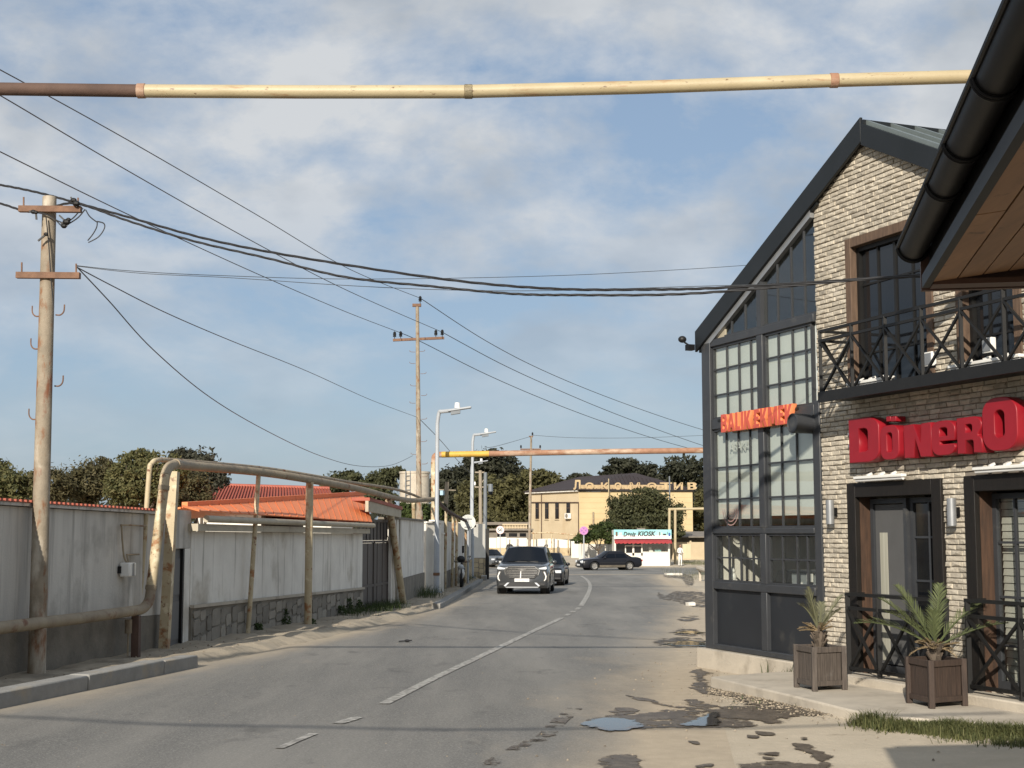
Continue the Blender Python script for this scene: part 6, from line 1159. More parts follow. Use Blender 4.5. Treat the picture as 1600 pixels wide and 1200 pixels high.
for u0, u1 in ((978.5, 988), (991, 1002)): a, b_ = at(u0, 853.5, KY), at(u1, 865, KY); 
xm = at(989.5, 860, KY).x; zdt = at(1000, 852, KY).z; zdb = at(1000, 866, KY).z
for xa, xb in ((xd0, xd0 + .09), (xm - .08, xm + .08), (xd1 - .12, xd1)): kbox('door_frame', M['white2'], xa, xb, KY - .01, KY + .06, zdb - .12, zaw if xa > xd0 + .1 else zdt, dw)
kbox('door_frame', M['white2'], xd0 + .09, xm - .08, KY - .01, KY + .06, zdt - .08, zdt, dw); kbox('door_frame', M['white2'], xm + .08, xd1 - .12, KY - .01, KY + .06, zdt - .08, zdt, dw)
kbox('pane', M['glassdk'], xd0 + .09, xm - .08, KY + .02, KY + .03, zdb - .12, zdt - .08, dw); kbox('pane', M['glassdk'], xm + .08, xd1 - .12, KY + .02, KY + .03, zdb - .12, zdt - .08, dw)
kw = kbox('window', M['white2'], xd1 + .01, k1 - .1, KY - .02, KY + .1, zw0 - .06, zw0); kbox('pane', M['glass'], xd1, k1 - .14, KY + .04, KY + .05, zw0, zaw, kw); kbox('pane', M['glassdk'], k0 + .14, xd0, KY + .04, KY + .05, at(1000, 868, KY).z, zaw, kw); kbox('pane', M['glassdk'], xd0, xm - .08, KY + .045, KY + .05, zdt, zaw, kw); kbox('pane', M['glassdk'], xm + .08, xd1 - .12, KY + .045, KY + .05, zdt + .01, zaw, kw)
# goods in the window
for u, v, w_, h_, m_, lab in ((1017, 861.5, .34, .22, 'whiteplastic', 'pale loaves on the left of the kiosk window ledge'), (1015.5, 857, .22, .2, 'whiteplastic', 'small pale box above the loaves in the kiosk window'), (1028, 861, .52, .28, 'aqua', 'turquoise box on the right of the kiosk window ledge'), (1016, 852, .34, .3, 'redwood', 'brown carton on the kiosk shelf')):
    p = at(u, v, KY + .4); q = MB(); q.box(p.x - w_ / 2, p.x + w_ / 2, KY + .3, KY + .6, p.z - h_ / 2, p.z + h_ / 2); q.box(p.x - w_ * .4, p.x + w_ * .4, KY + .34, KY + .56, p.z + h_ / 2 + .004, p.z + h_ / 2 + .05); tag(q.build('goods_box', M[m_]), lab, 'goods', 'goods in the kiosk window')
zs0, zs1 = at(1000, 842, KY - .4).z, at(1000, 827.5, KY - .4).z; xs0, xs1 = at(959, 830, KY - .4).x, at(1049, 830, KY - .4).x
sb = kbox('sign_board', M['aqua'], xs0, xs1, KY - .45, KY - .35, zs0, zs1); kbox('sign_band', M['signwhite'], xs0 + .02, xs1 - .02, KY - .458, KY - .452, zs0 + .03, zs0 + .30, sb)
def kt(s, u0, u1, v0, v1, sh): a, b_ = at(u0, v0, KY - .47), at(u1, v1, KY - .47); o = text_on('lettering', s, b_.x - a.x, b_.z - a.z, sb, (a.x, KY - .463, a.z), (math.pi / 2, 0, 0), M['signblack'], .004, sh, .035)
kt('Dəniz', 974, 994, 838.5, 831, .25); kt('KIOSK', 996.5, 1024.5, 838, 830, .2)
for u0, u1, v0, v1, m_ in ((1027.5, 1028.6, 831.5, 837, 'signback'), (1030, 1031.5, 831, 837, 'trimwood'), (1033, 1035, 832, 836.5, 'signback'), (1036, 1041, 834, 836.5, 'signblack'), (1042.5, 1043.3, 831, 835, 'trimwood'), (1044.5, 1047.5, 832.5, 838, 'signblue'), (962, 965, 831, 838, 'olive0'), (967, 972, 832, 836, 'signback')): a, b_ = at(u0, v0, KY - .47), at(u1, v1, KY - .47); kbox('sign_picture', M.get(m_, M['trimwood']), a.x, b_.x, KY - .467, KY - .459, b_.z, a.z, sb)
q = MB(); za_, zb_ = at(1000, 842.5, KY - .4).z, at(1000, 848, KY - 1).z; n = 27; v = []; f = []
for i in range(n * 2 + 1): x = xs0 + .03 + (xs1 - xs0 - .06) * i / (n * 2); s = abs(math.sin(i * math.pi / 4)); v += [(x, KY - .36, za_ - .02), (x, KY - .95, zb_ + .10), (x, KY - .96, zb_ - .02 - .07 * s)]
for i in range(n * 2): f += [(3 * i, 3 * i + 3, 3 * i + 4, 3 * i + 1), (3 * i + 1, 3 * i + 4, 3 * i + 5, 3 * i + 2)]
q.add(v, f); q.build('awning', M['awning'], KS, sharp=0); p = at(1002, 826, KY); q = MB(); q.box(p.x - .35, p.x + .35, KY + .1, KY + .6, zt_ - .3, p.z + .05); q.build('roof_unit', M['sheetgrey'], KS, bev=.02)
# --- right of the kiosk: pipe frame, wall, cabinet, canopy
pf = thing('gas_pipe', 'cream pipe frame rising right of the kiosk', 'pipe', Vector((at(1046, 880, 124).x, 124, gz(0, 124)))); YP = 124
for pts, r_ in (([(1046, 880), (1046, 803), (1048, 797), (1054, 795.5), (1175, 794)], .12), ([(1055, 882), (1055, 796)], .12)): q = MB(); q.tube(spline([at(u, v, 124) for u, v in pts], 4), r_, 10); q.build('pipe_section', M['pipecream'], pf)
bwr = thing('boundary_wall', 'low beige stone wall behind the man in white', 'wall', Vector((at(1085, 880, 135).x, 135, gz(0, 135)))); q = MB(); a, b_ = at(1050, 848, 135), at(1180, 848, 135); q.box(a.x, b_.x, 135, 135.3, -1.6, at(1080, 847, 135).z); q.build('wall_face', mat('beige stone wall', (.52, .42, .28), (.40, .32, .21), .6, .9), bwr)
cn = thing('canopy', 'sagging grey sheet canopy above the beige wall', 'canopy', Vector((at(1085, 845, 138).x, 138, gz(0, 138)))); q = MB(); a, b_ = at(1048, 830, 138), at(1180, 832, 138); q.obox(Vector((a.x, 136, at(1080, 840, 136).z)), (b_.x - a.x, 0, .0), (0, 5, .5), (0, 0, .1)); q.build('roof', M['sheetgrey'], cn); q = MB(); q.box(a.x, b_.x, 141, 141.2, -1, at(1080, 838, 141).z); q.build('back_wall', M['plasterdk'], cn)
for u in (1079, 1110): q = MB(); p = at(u, 845, 136.2); q.tube([(p.x, 136.2, -1.4), (p.x, 136.2, p.z)], .10, 8); q.build('post', M['yellowpale'], cn)
cb = thing('cabinet', 'beige sheet metal utility cabinet right of the man in white', 'cabinet', at(1074, 876, 126)); a, b_ = at(1066.5, 850, 126), at(1080, 875, 126); q = MB(); q.box(a.x, b_.x, 126, 126.8, b_.z, a.z); q.build('cabinet_body', M['yellowpale'], cb, bev=.02); q = MB(); q.box(a.x + .06, (a.x + b_.x) / 2 - .02, 125.97, 125.998, b_.z + .1, a.z - .1); q.box((a.x + b_.x) / 2 + .02, b_.x - .06, 125.97, 125.998, b_.z + .1, a.z - .1); q.build('cabinet_door', M['yellowpale'], cb)
q = MB()
for i in range(500): u = random.uniform(1066, 1115); blades(q, Vector((at(u, 880, 123).x, random.uniform(118.5, 133), 0)) + Vector((0, 0, gz(0, 125))), 4, .28, .3)
for i in range(160): x = random.uniform(9.3, 12.5); blades(q, Vector((x, random.uniform(70, 90), 0)) + Vector((0, 0, gz(0, 80))), 4, .45, .3)
q.build('grass', M['grass'], kind='stuff', org=(0, 0, 0), sharp=0)
gr_ = thing('guard_rail', 'short pale guard rail left of the glazed bay', 'guard rail', G(1100, 906)); a, b_ = at(1091, 888, 72), at(1125, 898, 66); q = MB(); q.tube([a, b_], .12, 8); q.build('rail', M['concrete'], gr_)
for s in (.08, .6): p = a.lerp(b_, s); q = MB(); q.bar((p.x, p.y, gz(0, p.y) - .1), p, .12, .12); q.build('post', M['concrete'], gr_)
q = MB(); p = G(1042, 899); q.obox(p, (.95, .15, 0), (-.1, .5, 0), (0, 0, .12), .02); tag(q.build('concrete_slab', M['white2']), 'pale broken slab lying on the sandy verge', 'slab'); q = MB(); p = G(1075, 947); q.obox(p, (.22, .05, 0), (-.05, .2, 0), (0, 0, .11), .02); tag(q.build('stone_block', M['white2']), 'small pale block in the wet sand beside the road', 'block')
# --- concrete water tank
wt_ = thing('water_tank', 'pale cylindrical tank with a ladder behind the tall pole', 'tank', Vector((at(648, 800, 88).x, 88, gz(0, 88)))); p = at(648, 737, 88); q = MB(); q.lathe((p.x, 88, -1.2), (0, 0, 1), [(0, .92), (p.z + 1.2 - .12, .92), (p.z + 1.2 - .12, .96), (p.z + 1.2, .96), (p.z + 1.2, 0)], 28); q.build('tank_body', M['concrete'], wt_)
q = MB()
for s in (-.14, .14): q.tube([(p.x - .35 + s, 87.1 - .03, 2), (p.x - .35 + s, 87.1 - .03, p.z)], .025, 6)
for i in range(12): z = 2 + (p.z - 2) * i / 12; q.tube([(p.x - .49, 87.07, z), (p.x - .21, 87.07, z)], .02, 6)
q.build('ladder', M['lampgrey'], wt_)
# ================================================================= TREES
def tree(name, label, base, ells, n, size, m, group, sub=16, trunk=.12, limb=True, flat=.0, sr=.42, droop=0):
    base = Vector(base); r = thing(name, label, 'tree', base, group); rng = np.random.default_rng(abs(hash(label)) % 2 ** 31 if False else sum(map(ord, label)))
    q = MB(); cen = [Vector(e[0]) for e in ells]; mean = sum(cen, Vector()) / len(cen); fork = base.lerp(mean, .45) if mean.z > base.z else base
    q.tube(spline([base - Vector((0, 0, .2)), base.lerp(fork, .5) + Vector((trunk * .5, 0, 0)), fork], 3), [trunk * (1 - .45 * i / 6) for i in range(7)], 8)
    for c, (e, rx, ry, rz) in zip(cen, ells):
        q.tube(spline([fork, fork.lerp(c, .5) + Vector((0, 0, rz * .15)), c], 3), [trunk * .5 * (1 - .7 * i / 6) for i in range(7)], 6)
        for k in range(4): d = Vector(rng.normal(size=3)).normalized(); q.tube([fork.lerp(c, .7), c + Vector((d.x * rx, d.y * ry, abs(d.z) * rz)) * .85], [trunk * .2, trunk * .04], 5)
    q.build('trunk', M['bark'], r)
    vol = np.array([e[1] * e[3] for e in ells]); cnt = (n * vol / vol.sum()).astype(int); V = []; T = []
    for (c, rx, ry, rz), k in zip(ells, cnt):
        ns = max(5, int(sub)); dirs = rng.normal(size=(ns, 3)); dirs /= np.linalg.norm(dirs, axis=1)[:, None]; rad = rng.uniform(.3, 1.22, ns) ** .6
        sc = np.array(c) + dirs * rad[:, None] * np.array([rx, ry, rz]) * .78; st = rng.uniform(.15, .85, ns); ss = rng.uniform(.55, 1.15, ns) * sr
        idx = rng.integers(0, ns, k); off = rng.normal(size=(k, 3)); off /= np.linalg.norm(off, axis=1)[:, None]; off *= rng.uniform(.3, 1.0, k)[:, None] ** .5; loose = rng.random(k) < .30
        p = sc[idx] + off * ss[idx][:, None] * np.array([rx, ry, rz * .85]); p[loose] = (np.array(c) + off * rng.uniform(.5, 1.14, k)[:, None] * np.array([rx, ry, rz]))[loose]; nrm = off + rng.normal(size=(k, 3)) * .7; nrm[:, 2] += .35; nrm /= np.linalg.norm(nrm, axis=1)[:, None]
        a = np.cross(nrm, rng.normal(size=(k, 3))); a[:, 2] -= droop; a -= nrm * (a * nrm).sum(1)[:, None]; a /= np.linalg.norm(a, axis=1)[:, None] + 1e-9; b = np.cross(nrm, a); s = size * rng.uniform(.6, 1.3, k)[:, None]
        V.append(np.stack([p - a * s, p + b * s * .45 - nrm * s * .12, p + a * s, p - b * s * .45 - nrm * s * .12], 1).reshape(-1, 3)); T.append(np.repeat(np.clip(st[idx] + rng.normal(0, .2, k), 0, 1), 4))
    V = np.concatenate(V) - np.array(base); T = np.concatenate(T); me = bpy.data.meshes.new('crown'); nv = len(V); me.vertices.add(nv); me.vertices.foreach_set('co', V.ravel()); me.loops.add(nv); me.loops.foreach_set('vertex_index', np.arange(nv)); me.polygons.add(nv // 4); me.polygons.foreach_set('loop_start', np.arange(0, nv, 4)); me.update(calc_edges=True)
    ca = me.color_attributes.new('tint', 'FLOAT_COLOR', 'POINT'); ca.data.foreach_set('color', np.repeat(T.astype(np.float32), 4)); me.materials.append(m); o = bpy.data.objects.new('crown', me); S.collection.objects.link(o); o.parent = r
    return r
def E_(u, v, Y, ru, rv, dy=None): k = Y / FPX; return (tuple(at(u, v, Y)), ru * k, (dy or ru * k), rv * k)
YT = 33
def onG(u, Y): p = at(u, 850, Y); return (p.x, Y, gz(p.x, Y))
tree('shrub_tree', 'dark green bushy tree above the grey wall at the left edge', onG(-15, YT), [E_(-40, 755, YT, 60, 36), E_(20, 762, YT, 52, 34), E_(-5, 740, YT + 1, 30, 26)], 15000, .05, M['leafA'], 'leafy trees behind the grey wall', 46, sr=.26)
tree('shrub_tree', 'green brown tree above the grey wall just right of the left pole', onG(120, YT + 1), [E_(80, 758, YT, 40, 34), E_(135, 755, YT + 1, 48, 40), E_(160, 735, YT + 2, 26, 22)], 15000, .05, M['leafB'], 'leafy trees behind the grey wall', 46, sr=.26)
tree('shrub_tree', 'brownish tree with airy top behind the raised pipe elbow', onG(215, YT), [E_(205, 765, YT, 46, 34), E_(215, 722, YT + 1, 34, 22), E_(255, 745, YT, 40, 40), E_(190, 745, YT, 30, 26)], 17000, .048, M['leafA'], 'leafy trees behind the grey wall', 46, sr=.26)
tree('shrub_tree', 'low brown leaved tree hiding the left end of the orange roof', onG(290, YT + 3), [E_(290, 762, YT + 3, 42, 36), E_(255, 778, YT + 2, 40, 22), E_(318, 780, YT + 3, 22, 14)], 13000, .05, M['leafB'], 'leafy trees behind the grey wall', 46, sr=.26)
tree('shrub_tree', 'thin grey green tree rising right of the raised pipe elbow', onG(320, YT + 8), [E_(315, 730, YT + 8, 38, 34), E_(335, 745, YT + 8, 26, 26), E_(285, 715, YT + 8, 24, 18)], 5000, .075, M['leafgrey'], 'leafy trees behind the grey wall', 44, sr=.22)
YT = 100
tree('pine_tree', 'dark rounded pine top behind the orange roof, left one', onG(535, YT), [E_(535, 752, YT, 34, 18), E_(525, 762, YT, 26, 16), E_(548, 745, YT, 20, 10)], 6000, .16, M['pine'], 'pines behind the orange roof', 16)
tree('pine_tree', 'dark pine top behind the orange roof, next to the tank', onG(600, YT + 3), [E_(598, 748, YT, 30, 18), E_(580, 760, YT, 24, 16), E_(615, 738, YT, 18, 10), E_(590, 775, YT, 40, 20)], 7000, .16, M['pine'], 'pines behind the orange roof', 16)
tree('garden_tree', 'green garden tree showing over the wall behind the thin posts', onG(650, 58), [E_(640, 800, 60, 18, 18), E_(662, 806, 60, 22, 20), E_(690, 800, 62, 14, 14)], 6000, .10, M['vine'], None, 14)
tree('hill_tree', 'dark tall tree behind the second lamp post, left of the hill', onG(715, 190), [E_(715, 755, 190, 40, 34), E_(690, 775, 190, 30, 40), E_(725, 800, 190, 50, 40)], 9000, .34, M['dark'], 'trees on the rise behind the street', 46, sr=.26)
tree('hill_tree', 'tallest dark tree rising above the crossing pipe', onG(770, 205), [E_(765, 725, 205, 48, 26), E_(790, 745, 205, 36, 30), E_(745, 740, 205, 30, 30)], 9000, .34, M['dark'], 'trees on the rise behind the street', 46, sr=.26)
tree('hill_tree', 'broad olive tree mass below the dark crown, behind the camera mast', onG(765, 180), [E_(755, 775, 180, 40, 36), E_(790, 775, 180, 36, 36), E_(770, 810, 180, 60, 24), E_(735, 790, 180, 26, 30)], 14000, .30, M['olive'], 'trees on the rise behind the street', 50, sr=.26)
tree('hill_tree', 'olive yellow tree just left of the yellow building', onG(840, 182), [E_(842, 752, 182, 36, 22), E_(820, 790, 182, 26, 46), E_(865, 765, 184, 24, 24)], 10000, .30, M['olive'], 'trees on the rise behind the street', 48, sr=.26)
tree('hill_tree', 'small far tree showing at the left slope of the brown roof', onG(905, 200), [E_(905, 752, 200, 24, 14), E_(890, 765, 200, 30, 20)], 3500, .34, M['dark'], 'trees on the rise behind the street', 14)
tree('hill_tree', 'thin crowned tree above the ridge of the brown roof', onG(985, 200), [E_(975, 730, 200, 34, 14), E_(1005, 738, 200, 30, 18), E_(960, 745, 200, 24, 14)], 5000, .32, M['dark'], 'trees on the rise behind the street', 14, sr=.36)
tree('hill_tree', 'large dark tree right of the brown roof under the crossing pipe', onG(1075, 196), [E_(1070, 735, 196, 42, 26), E_(1045, 752, 196, 30, 22), E_(1100, 755, 196, 40, 36), E_(1090, 800, 190, 50, 50), E_(1140, 770, 196, 40, 50)], 15000, .32, M['dark'], 'trees on the rise behind the street', 48, sr=.26)
tree('hill_tree', 'olive tree between the yellow building and the bus stop sign', onG(1105, 172), [E_(1105, 805, 172, 26, 36), E_(1135, 800, 172, 30, 40), E_(1100, 780, 172, 18, 20)], 7000, .26, M['olive'], 'trees on the rise behind the street', 46, sr=.26)
tree('pine_tree', 'big round pine standing between the kiosk and the yellow building', onG(1005, 133), [E_(1010, 785, 133, 40, 24), E_(975, 800, 133, 30, 30), E_(1005, 815, 132, 52, 20), E_(1045, 805, 133, 28, 30), E_(960, 820, 132, 20, 14), E_(1052, 830, 132, 20, 14)], 26000, .15, M['pine'], None, 34, .22, sr=.30)
tree('grape_vine', 'leafy vine arbour left of the kiosk', onG(935, 124), [E_(925, 836, 123, 26, 10), E_(945, 828, 124, 22, 12), E_(910, 843, 122, 16, 6), E_(955, 840, 123, 14, 10)], 7000, .14, M['vine'], None, 16)
tree('hill_tree', 'green shrub mass over the low pale house left of the mast', onG(725, 165), [E_(735, 812, 165, 30, 16), E_(770, 812, 168, 26, 10)], 4000, .26, M['olive'], 'trees on the rise behind the street', 14)
ar = thing('arbour', 'shaded arbour of posts under the vine left of the kiosk', 'arbour', onG(935, 124))
for u in (920, 933, 946, 957): q = MB(); p = at(u, 845, 124); q.tube([(p.x, 124, gz(0, 124)), (p.x, 124, p.z + .3)], .05, 6); q.build('post', M['white2'], ar)
q = MB(); a, b_ = at(905, 846, 126), at(960, 846, 126); q.box(a.x, b_.x, 127, 127.2, gz(0, 126) - .2, at(930, 850, 127).z); q.build('back_wall', M['plaster'], ar)
q = MB(); p = at(899, 860, 140); q.box(p.x - .4, p.x + .4, 140, 140.2, -1, at(899, 845, 140).z); tag(q.build('gate_pier', M['white2']), 'white gate pier left of the vine arbour', 'pier')
# wooded rise far behind everything
wd_ = MB(); rng = np.random.default_rng(3)
for i in range(9000):
    x = rng.uniform(-140, 150); y = rng.uniform(225, 262); z = rng.uniform(-.5, 7.0 + 2 * math.sin(x * .07)); s = rng.uniform(.5, 1.2); d = Vector(rng.normal(size=3)).normalized(); e = d.orthogonal().normalized(); c = Vector((x, y, z)); wd_.cur = rng.uniform(0, 1)
    wd_.add([c - d * s, c + e * s * .6, c + d * s, c - e * s * .6], [(0, 1, 2, 3)])
wd_.build('distant_wood', M['dark'], kind='stuff', org=(0, 0, 0), sharp=0)
# ================================================================= VEHICLES (local frame: nose towards -y, x to the car's left seen from behind)
def car(name, label, cat, loc, heading, spec):
    r = thing(name, label, cat, loc, None, heading); P_ = spec; paint = P_['paint']; L, Wd = P_['L'], P_['W'] / 2; fw, rw, wr = P_['fw'], P_['rw'], P_['wr']
    def itp(tab, y): return float(np.interp(y, [a for a, _ in tab], [b for _, b in tab]))
    ys = sorted(set([round(-L / 2 + L * i / 64, 3) for i in range(65)])); ring = []
    for y in ys:
        zt = itp(P_['top'], y); w = Wd * itp(P_['wid'], y); zb = itp(P_['bot'], y)
        for yc in (fw, rw):
            d = abs(y - yc); ra = wr + .06
            if d < ra: zb = max(zb, wr + math.sqrt(ra * ra - d * d) * .98)
        zm = max(zb + .03, P_['waist'])
        hs = [(0, zb), (w * .6, zb), (w * .965, zb), (w * .985, zb + .03), (w, (zb + zm) / 2), (w * .992, zm), (w * .965, max(zm + .02, zt - .07)), (w * .92, max(zm + .03, zt - .02)), (w * .70, max(zm + .04, zt)), (w * .35, max(zm + .05, zt + P_['crown'])), (0, max(zm + .05, zt + P_['crown'] * 1.3))]
        ring.append([Vector((x, y, z)) for x, z in hs] + [Vector((-x, y, z)) for x, z in hs[-2:0:-1]])
    n = len(ring[0]); q = MB(); q.add([p for rg in ring for p in rg], [(i * n + k, i * n + (k + 1) % n, (i + 1) * n + (k + 1) % n, (i + 1) * n + k) for i in range(len(ring) - 1) for k in range(n)] + [tuple(range(n - 1, -1, -1)), tuple((len(ring) - 1) * n + k for k in range(n))])
    body = q.build('body', paint, r, local=True, sharp=50)
    q = MB(); q.box(-Wd * .8, Wd * .8, fw - .5, rw + .5, P_['bot'][1][1] + .02, P_['waist']); q.build('underbody', M['cardark'], r, local=True)
    # cabin: lower and upper outline, glass set in
    c = P_['cab']; lo = [(c['wb'], c['y0']), (c['wb'], c['y3'])]; zb, zr = c['zb'], c['zr']; wt, wb = c['wt'], c['wb']; y0, y1, y2, y3 = c['y0'], c['y1'], c['y2'], c['y3']
    def ringc(z0, y0_, y3_, w, cr): return [Vector((s * w * f, y, z0 + cr * (1 - f * f))) for s, f, y in ((-1, 1, y0_ + .12), (-1, .6, y0_ + .03), (0, 0, y0_), (1, .6, y0_ + .03), (1, 1, y0_ + .12), (1, 1, y3_ - .1), (1, .6, y3_ - .02), (0, 0, y3_), (-1, .6, y3_ - .02), (-1, 1, y3_ - .1))]
    A, B = ringc(zb - .05, y0, y3, wb, 0), ringc(zr - .06, y1, y2, wt, .0); C_ = [p.lerp(Vector((0, (y1 + y2) / 2, zr)), .10) + Vector((0, 0, .05)) for p in B]; k = 10
    q = MB(); q.add(A + B + C_, [(i, (i + 1) % k, k + (i + 1) % k, k + i) for i in range(k)] + [(k + i, k + (i + 1) % k, 2 * k + (i + 1) % k, 2 * k + i) for i in range(k)] + [tuple(2 * k + i for i in range(k))]); q.build('cabin', paint, r, local=True, sharp=45)
    def pane(nm, quad, m=M['carglass'], off=.008, bulge=0):
        a, b, c_, d = [Vector(p) for p in quad]; nr = (b - a).cross(d - a).normalized(); cen = (a + b + c_ + d) / 4
        if nr.dot(cen - Vector((0, (y1 + y2) / 2, zb))) < 0: nr = -nr
        v = [a.lerp(b, i / 6).lerp(d.lerp(c_, i / 6), j / 4) + nr * (off + bulge * math.sin(math.pi * i / 6)) for j in range(5) for i in range(7)]; q = MB(); q.add(v, [(j * 7 + i, j * 7 + i + 1, (j + 1) * 7 + i + 1, (j + 1) * 7 + i) for j in range(4) for i in range(6)]); return q.build(nm, m, r, local=True)
    def on(i0, i1, s, t): return A[i0].lerp(A[i1], s).lerp(B[i0].lerp(B[i1], s), t)
    pane('windscreen', [Vector((-wb * .93, y0 + .085, zb)).lerp(Vector((-wt * .93, y1 + .085, zr)), .02), Vector((wb * .93, y0 + .085, zb)), Vector((wt * .93, y1 + .085, zr - .07)), Vector((-wt * .93, y1 + .085, zr - .07))], bulge=.09, off=.012)
    pane('rear_window', [Vector((-wb * .9, y3 - .05, zb)), Vector((wb * .9, y3 - .05, zb)), Vector((wt * .9, y2 - .05, zr - .08)), Vector((-wt * .9, y2 - .05, zr - .08))], bulge=.03, off=.012)
    for s in (-1, 1):
        def sp(y, t):                                            # point on the side plane; t 0 belt, 1 roof
            w = wb + (wt - wb) * t; return Vector((s * w, y, zb + (zr - .10 - zb) * t))
        for ya, yb in P_['side']:
            fa = (lambda y: y + (y1 - y0) * .86) ; qa = [sp(ya[0], .03), sp(yb[0], .03), sp(yb[1], .93), sp(ya[1], .93)]; pane('side_window', qa, off=.006)
        q = MB(); q.ball((s * (Wd + .10), P_['mir'], zb + .03), .10, .06, .075, 10, 6); q.bar((s * (Wd - .12), P_['mir'] + .03, zb - .03), (s * (Wd + .08), P_['mir'] + .01, zb), .05, .05); q.build('mirror', paint, r, local=True)
        for ydoor in P_['doors']: q = MB(); zz0, zz1 = P_['bot'][1][1] + .1, zb - .02; q.box(s * (Wd * 1.0) - .004, s * (Wd * 1.0) + .004, ydoor - .006, ydoor + .006, zz0, zz1 - .12); q.build('door_gap', M['cardark'], r, local=True)
        for yh in P_['doors'][:2]: q = MB(); q.box(s * Wd - .005, s * Wd + .03, yh + .66 * .3 - .42, yh - .1, P_['waist'] + .10, P_['waist'] + .13); q.build('door_handle', paint, r, local=True)
        for yc in (fw, rw):
            x = s * (Wd - .12); w_ = MB(); w_.lathe((x, yc, wr), (s, 0, 0), [(-.11, wr * .6), (-.11, wr * .93), (-.08, wr), (.08, wr), (.11, wr * .94), (.11, wr * .68), (.08, wr * .62)], 26); ty = w_.build('wheel', M['tyre'], r, local=True)
            w_ = MB(); w_.lathe((x, yc, wr), (s, 0, 0), [(.10, wr * .70), (.10, wr * .63), (.05, wr * .60), (.03, 0)], 26)
            for a in range(P_['spokes']): t = 2 * math.pi * a / P_['spokes']; d = Vector((0, math.cos(t), math.sin(t))); w_.bar(Vector((x + s * .085, yc, wr)) + d * wr * .1, Vector((x + s * .095, yc, wr)) + d * wr * .64, .05 if P_['spokes'] < 8 else .04, .03, (1, 0, 0))
            w_.lathe((x, yc, wr), (s, 0, 0), [(.10, 0), (.10, wr * .16), (.06, wr * .18)], 14); w_.build('rim', M['rim'], ty, local=True)
            w_ = MB(); w_.lathe((x - s * .02, yc, wr), (s, 0, 0), [(-.2, 0), (-.2, wr + .05), (.0, wr + .05)], 24); w_.build('wheel_well', M['cardark'], r, local=True)
    return r, body
def fpoly(root, nm, m, pts, y, th=.02, mirror=False, sharp=38):
    for s in ((1, -1) if mirror else (1,)):
        q = MB(); yy = y if callable(y) else (lambda x: y); q.prism([(s * x, yy(abs(x)), z) for x, z in pts], (0, -th, 0)); q.build(nm, m, root, local=True, sharp=sharp)
Ys = 50.5; X_s = at(824, 930, Ys).x; hd = -R(4.6)
suv = dict(paint=M['suvpaint'], L=4.7, W=1.90, fw=-1.48, rw=1.30, wr=.36, crown=.02, waist=.72, spokes=10,
  top=[(-2.35, .98), (-2.25, 1.03), (-2.0, 1.07), (-1.2, 1.12), (-1.0, 1.14), (2.0, 1.14), (2.35, 1.05)], wid=[(-2.35, .86), (-2.28, .93), (-2.1, .975), (-1.6, 1), (1.8, 1), (2.2, .95), (2.35, .88)], bot=[(-2.35, .34), (-2.2, .24), (2.2, .28), (2.35, .42)],
  cab=dict(y0=-1.12, y1=-.42, y2=1.95, y3=2.28, zb=1.10, zr=1.68, wb=.90, wt=.70), side=[((-.72, -.30), (.18, .18)), ((.24, .24), (1.12, 1.05)), ((1.18, 1.11), (1.95, 1.75))], mir=-.78, doors=[.2, 1.15, -.9])
SV, bd = car('parked_car' if False else 'suv', 'dark grey suv driving towards the viewer in the left lane', 'car', (X_s, Ys + 2.35, gz(0, Ys + 2.35)), hd, suv)
yf = -2.36
def yn(x): return yf + .10 * x * x * 1.2
def fp(nm, m, pts, dy=0, th=.02, mirror=False): fpoly(SV, nm, m, pts, yf - dy, th, mirror)
fp('grille', M['cardark'], [(-.44, .98), (.44, .98), (.60, .86), (.55, .70), (.44, .58), (-.44, .58), (-.55, .70), (-.60, .86)], 0, .03)
for i in range(6): z = .625 + i * .058; w = .50 - abs(z - .80) * .35 + (.06 if z > .7 else 0); fp('grille_bar', M['chrome'], [(-w, z), (w, z), (w, z + .022), (-w, z + .022)], .032, .015)
for pts in ([(-.46, .98), (.46, .98), (.46, 1.01), (-.46, 1.01)], [(.46, .98), (.46, 1.01), (.64, .865), (.60, .86)], [(-.46, .98), (-.46, 1.01), (-.64, .865), (-.60, .86)], [(.60, .86), (.64, .865), (.58, .69), (.55, .70)], [(-.60, .86), (-.64, .865), (-.58, .69), (-.55, .70)]): fp('grille_frame', M['chrome'], pts, .0, .045)
fp('emblem', M['chrome'], [(-.14, .905), (-.04, .895), (-.06, .84), (.06, .84), (.04, .895), (.16, .905), (.16, .935), (-.14, .935)], .05, .015)
fp('plate_hanger', M['signwhite'], [(-.05, .84), (-.02, .84), (-.03, .6), (-.07, .6)], .05, .01)
fp('number_plate', M['signwhite'], [(-.26, .47), (.26, .47), (.26, .585), (-.26, .585)], .035, .015)
for a, b_ in ((-.2, -.14), (-.12, -.06), (-.01, .03), (.05, .09), (.13, .16), (.18, .22)): fp('plate_mark', M['signback'], [(a, .50), (b_, .50), (b_, .555), (a, .555)], .051, .003)
fp('headlight', M['headlight'], [(.58, .945), (.86, 1.0), (.88, .93), (.84, .90), (.62, .905)], -.03, .05, True)
fp('running_light', M['whiteplastic'], [(.76, .82), (.81, .82), (.87, .66), (.85, .56), (.80, .50), (.77, .50), (.815, .58), (.83, .66)], -.035, .06, True)
fp('light_recess', M['cardark'], [(.70, .86), (.87, .86), (.90, .60), (.82, .44), (.74, .50), (.77, .62)], -.045, .04, True)
fp('lower_grille', M['cardark'], [(-.66, .44), (.66, .44), (.56, .31), (-.56, .31)], -.005, .03)
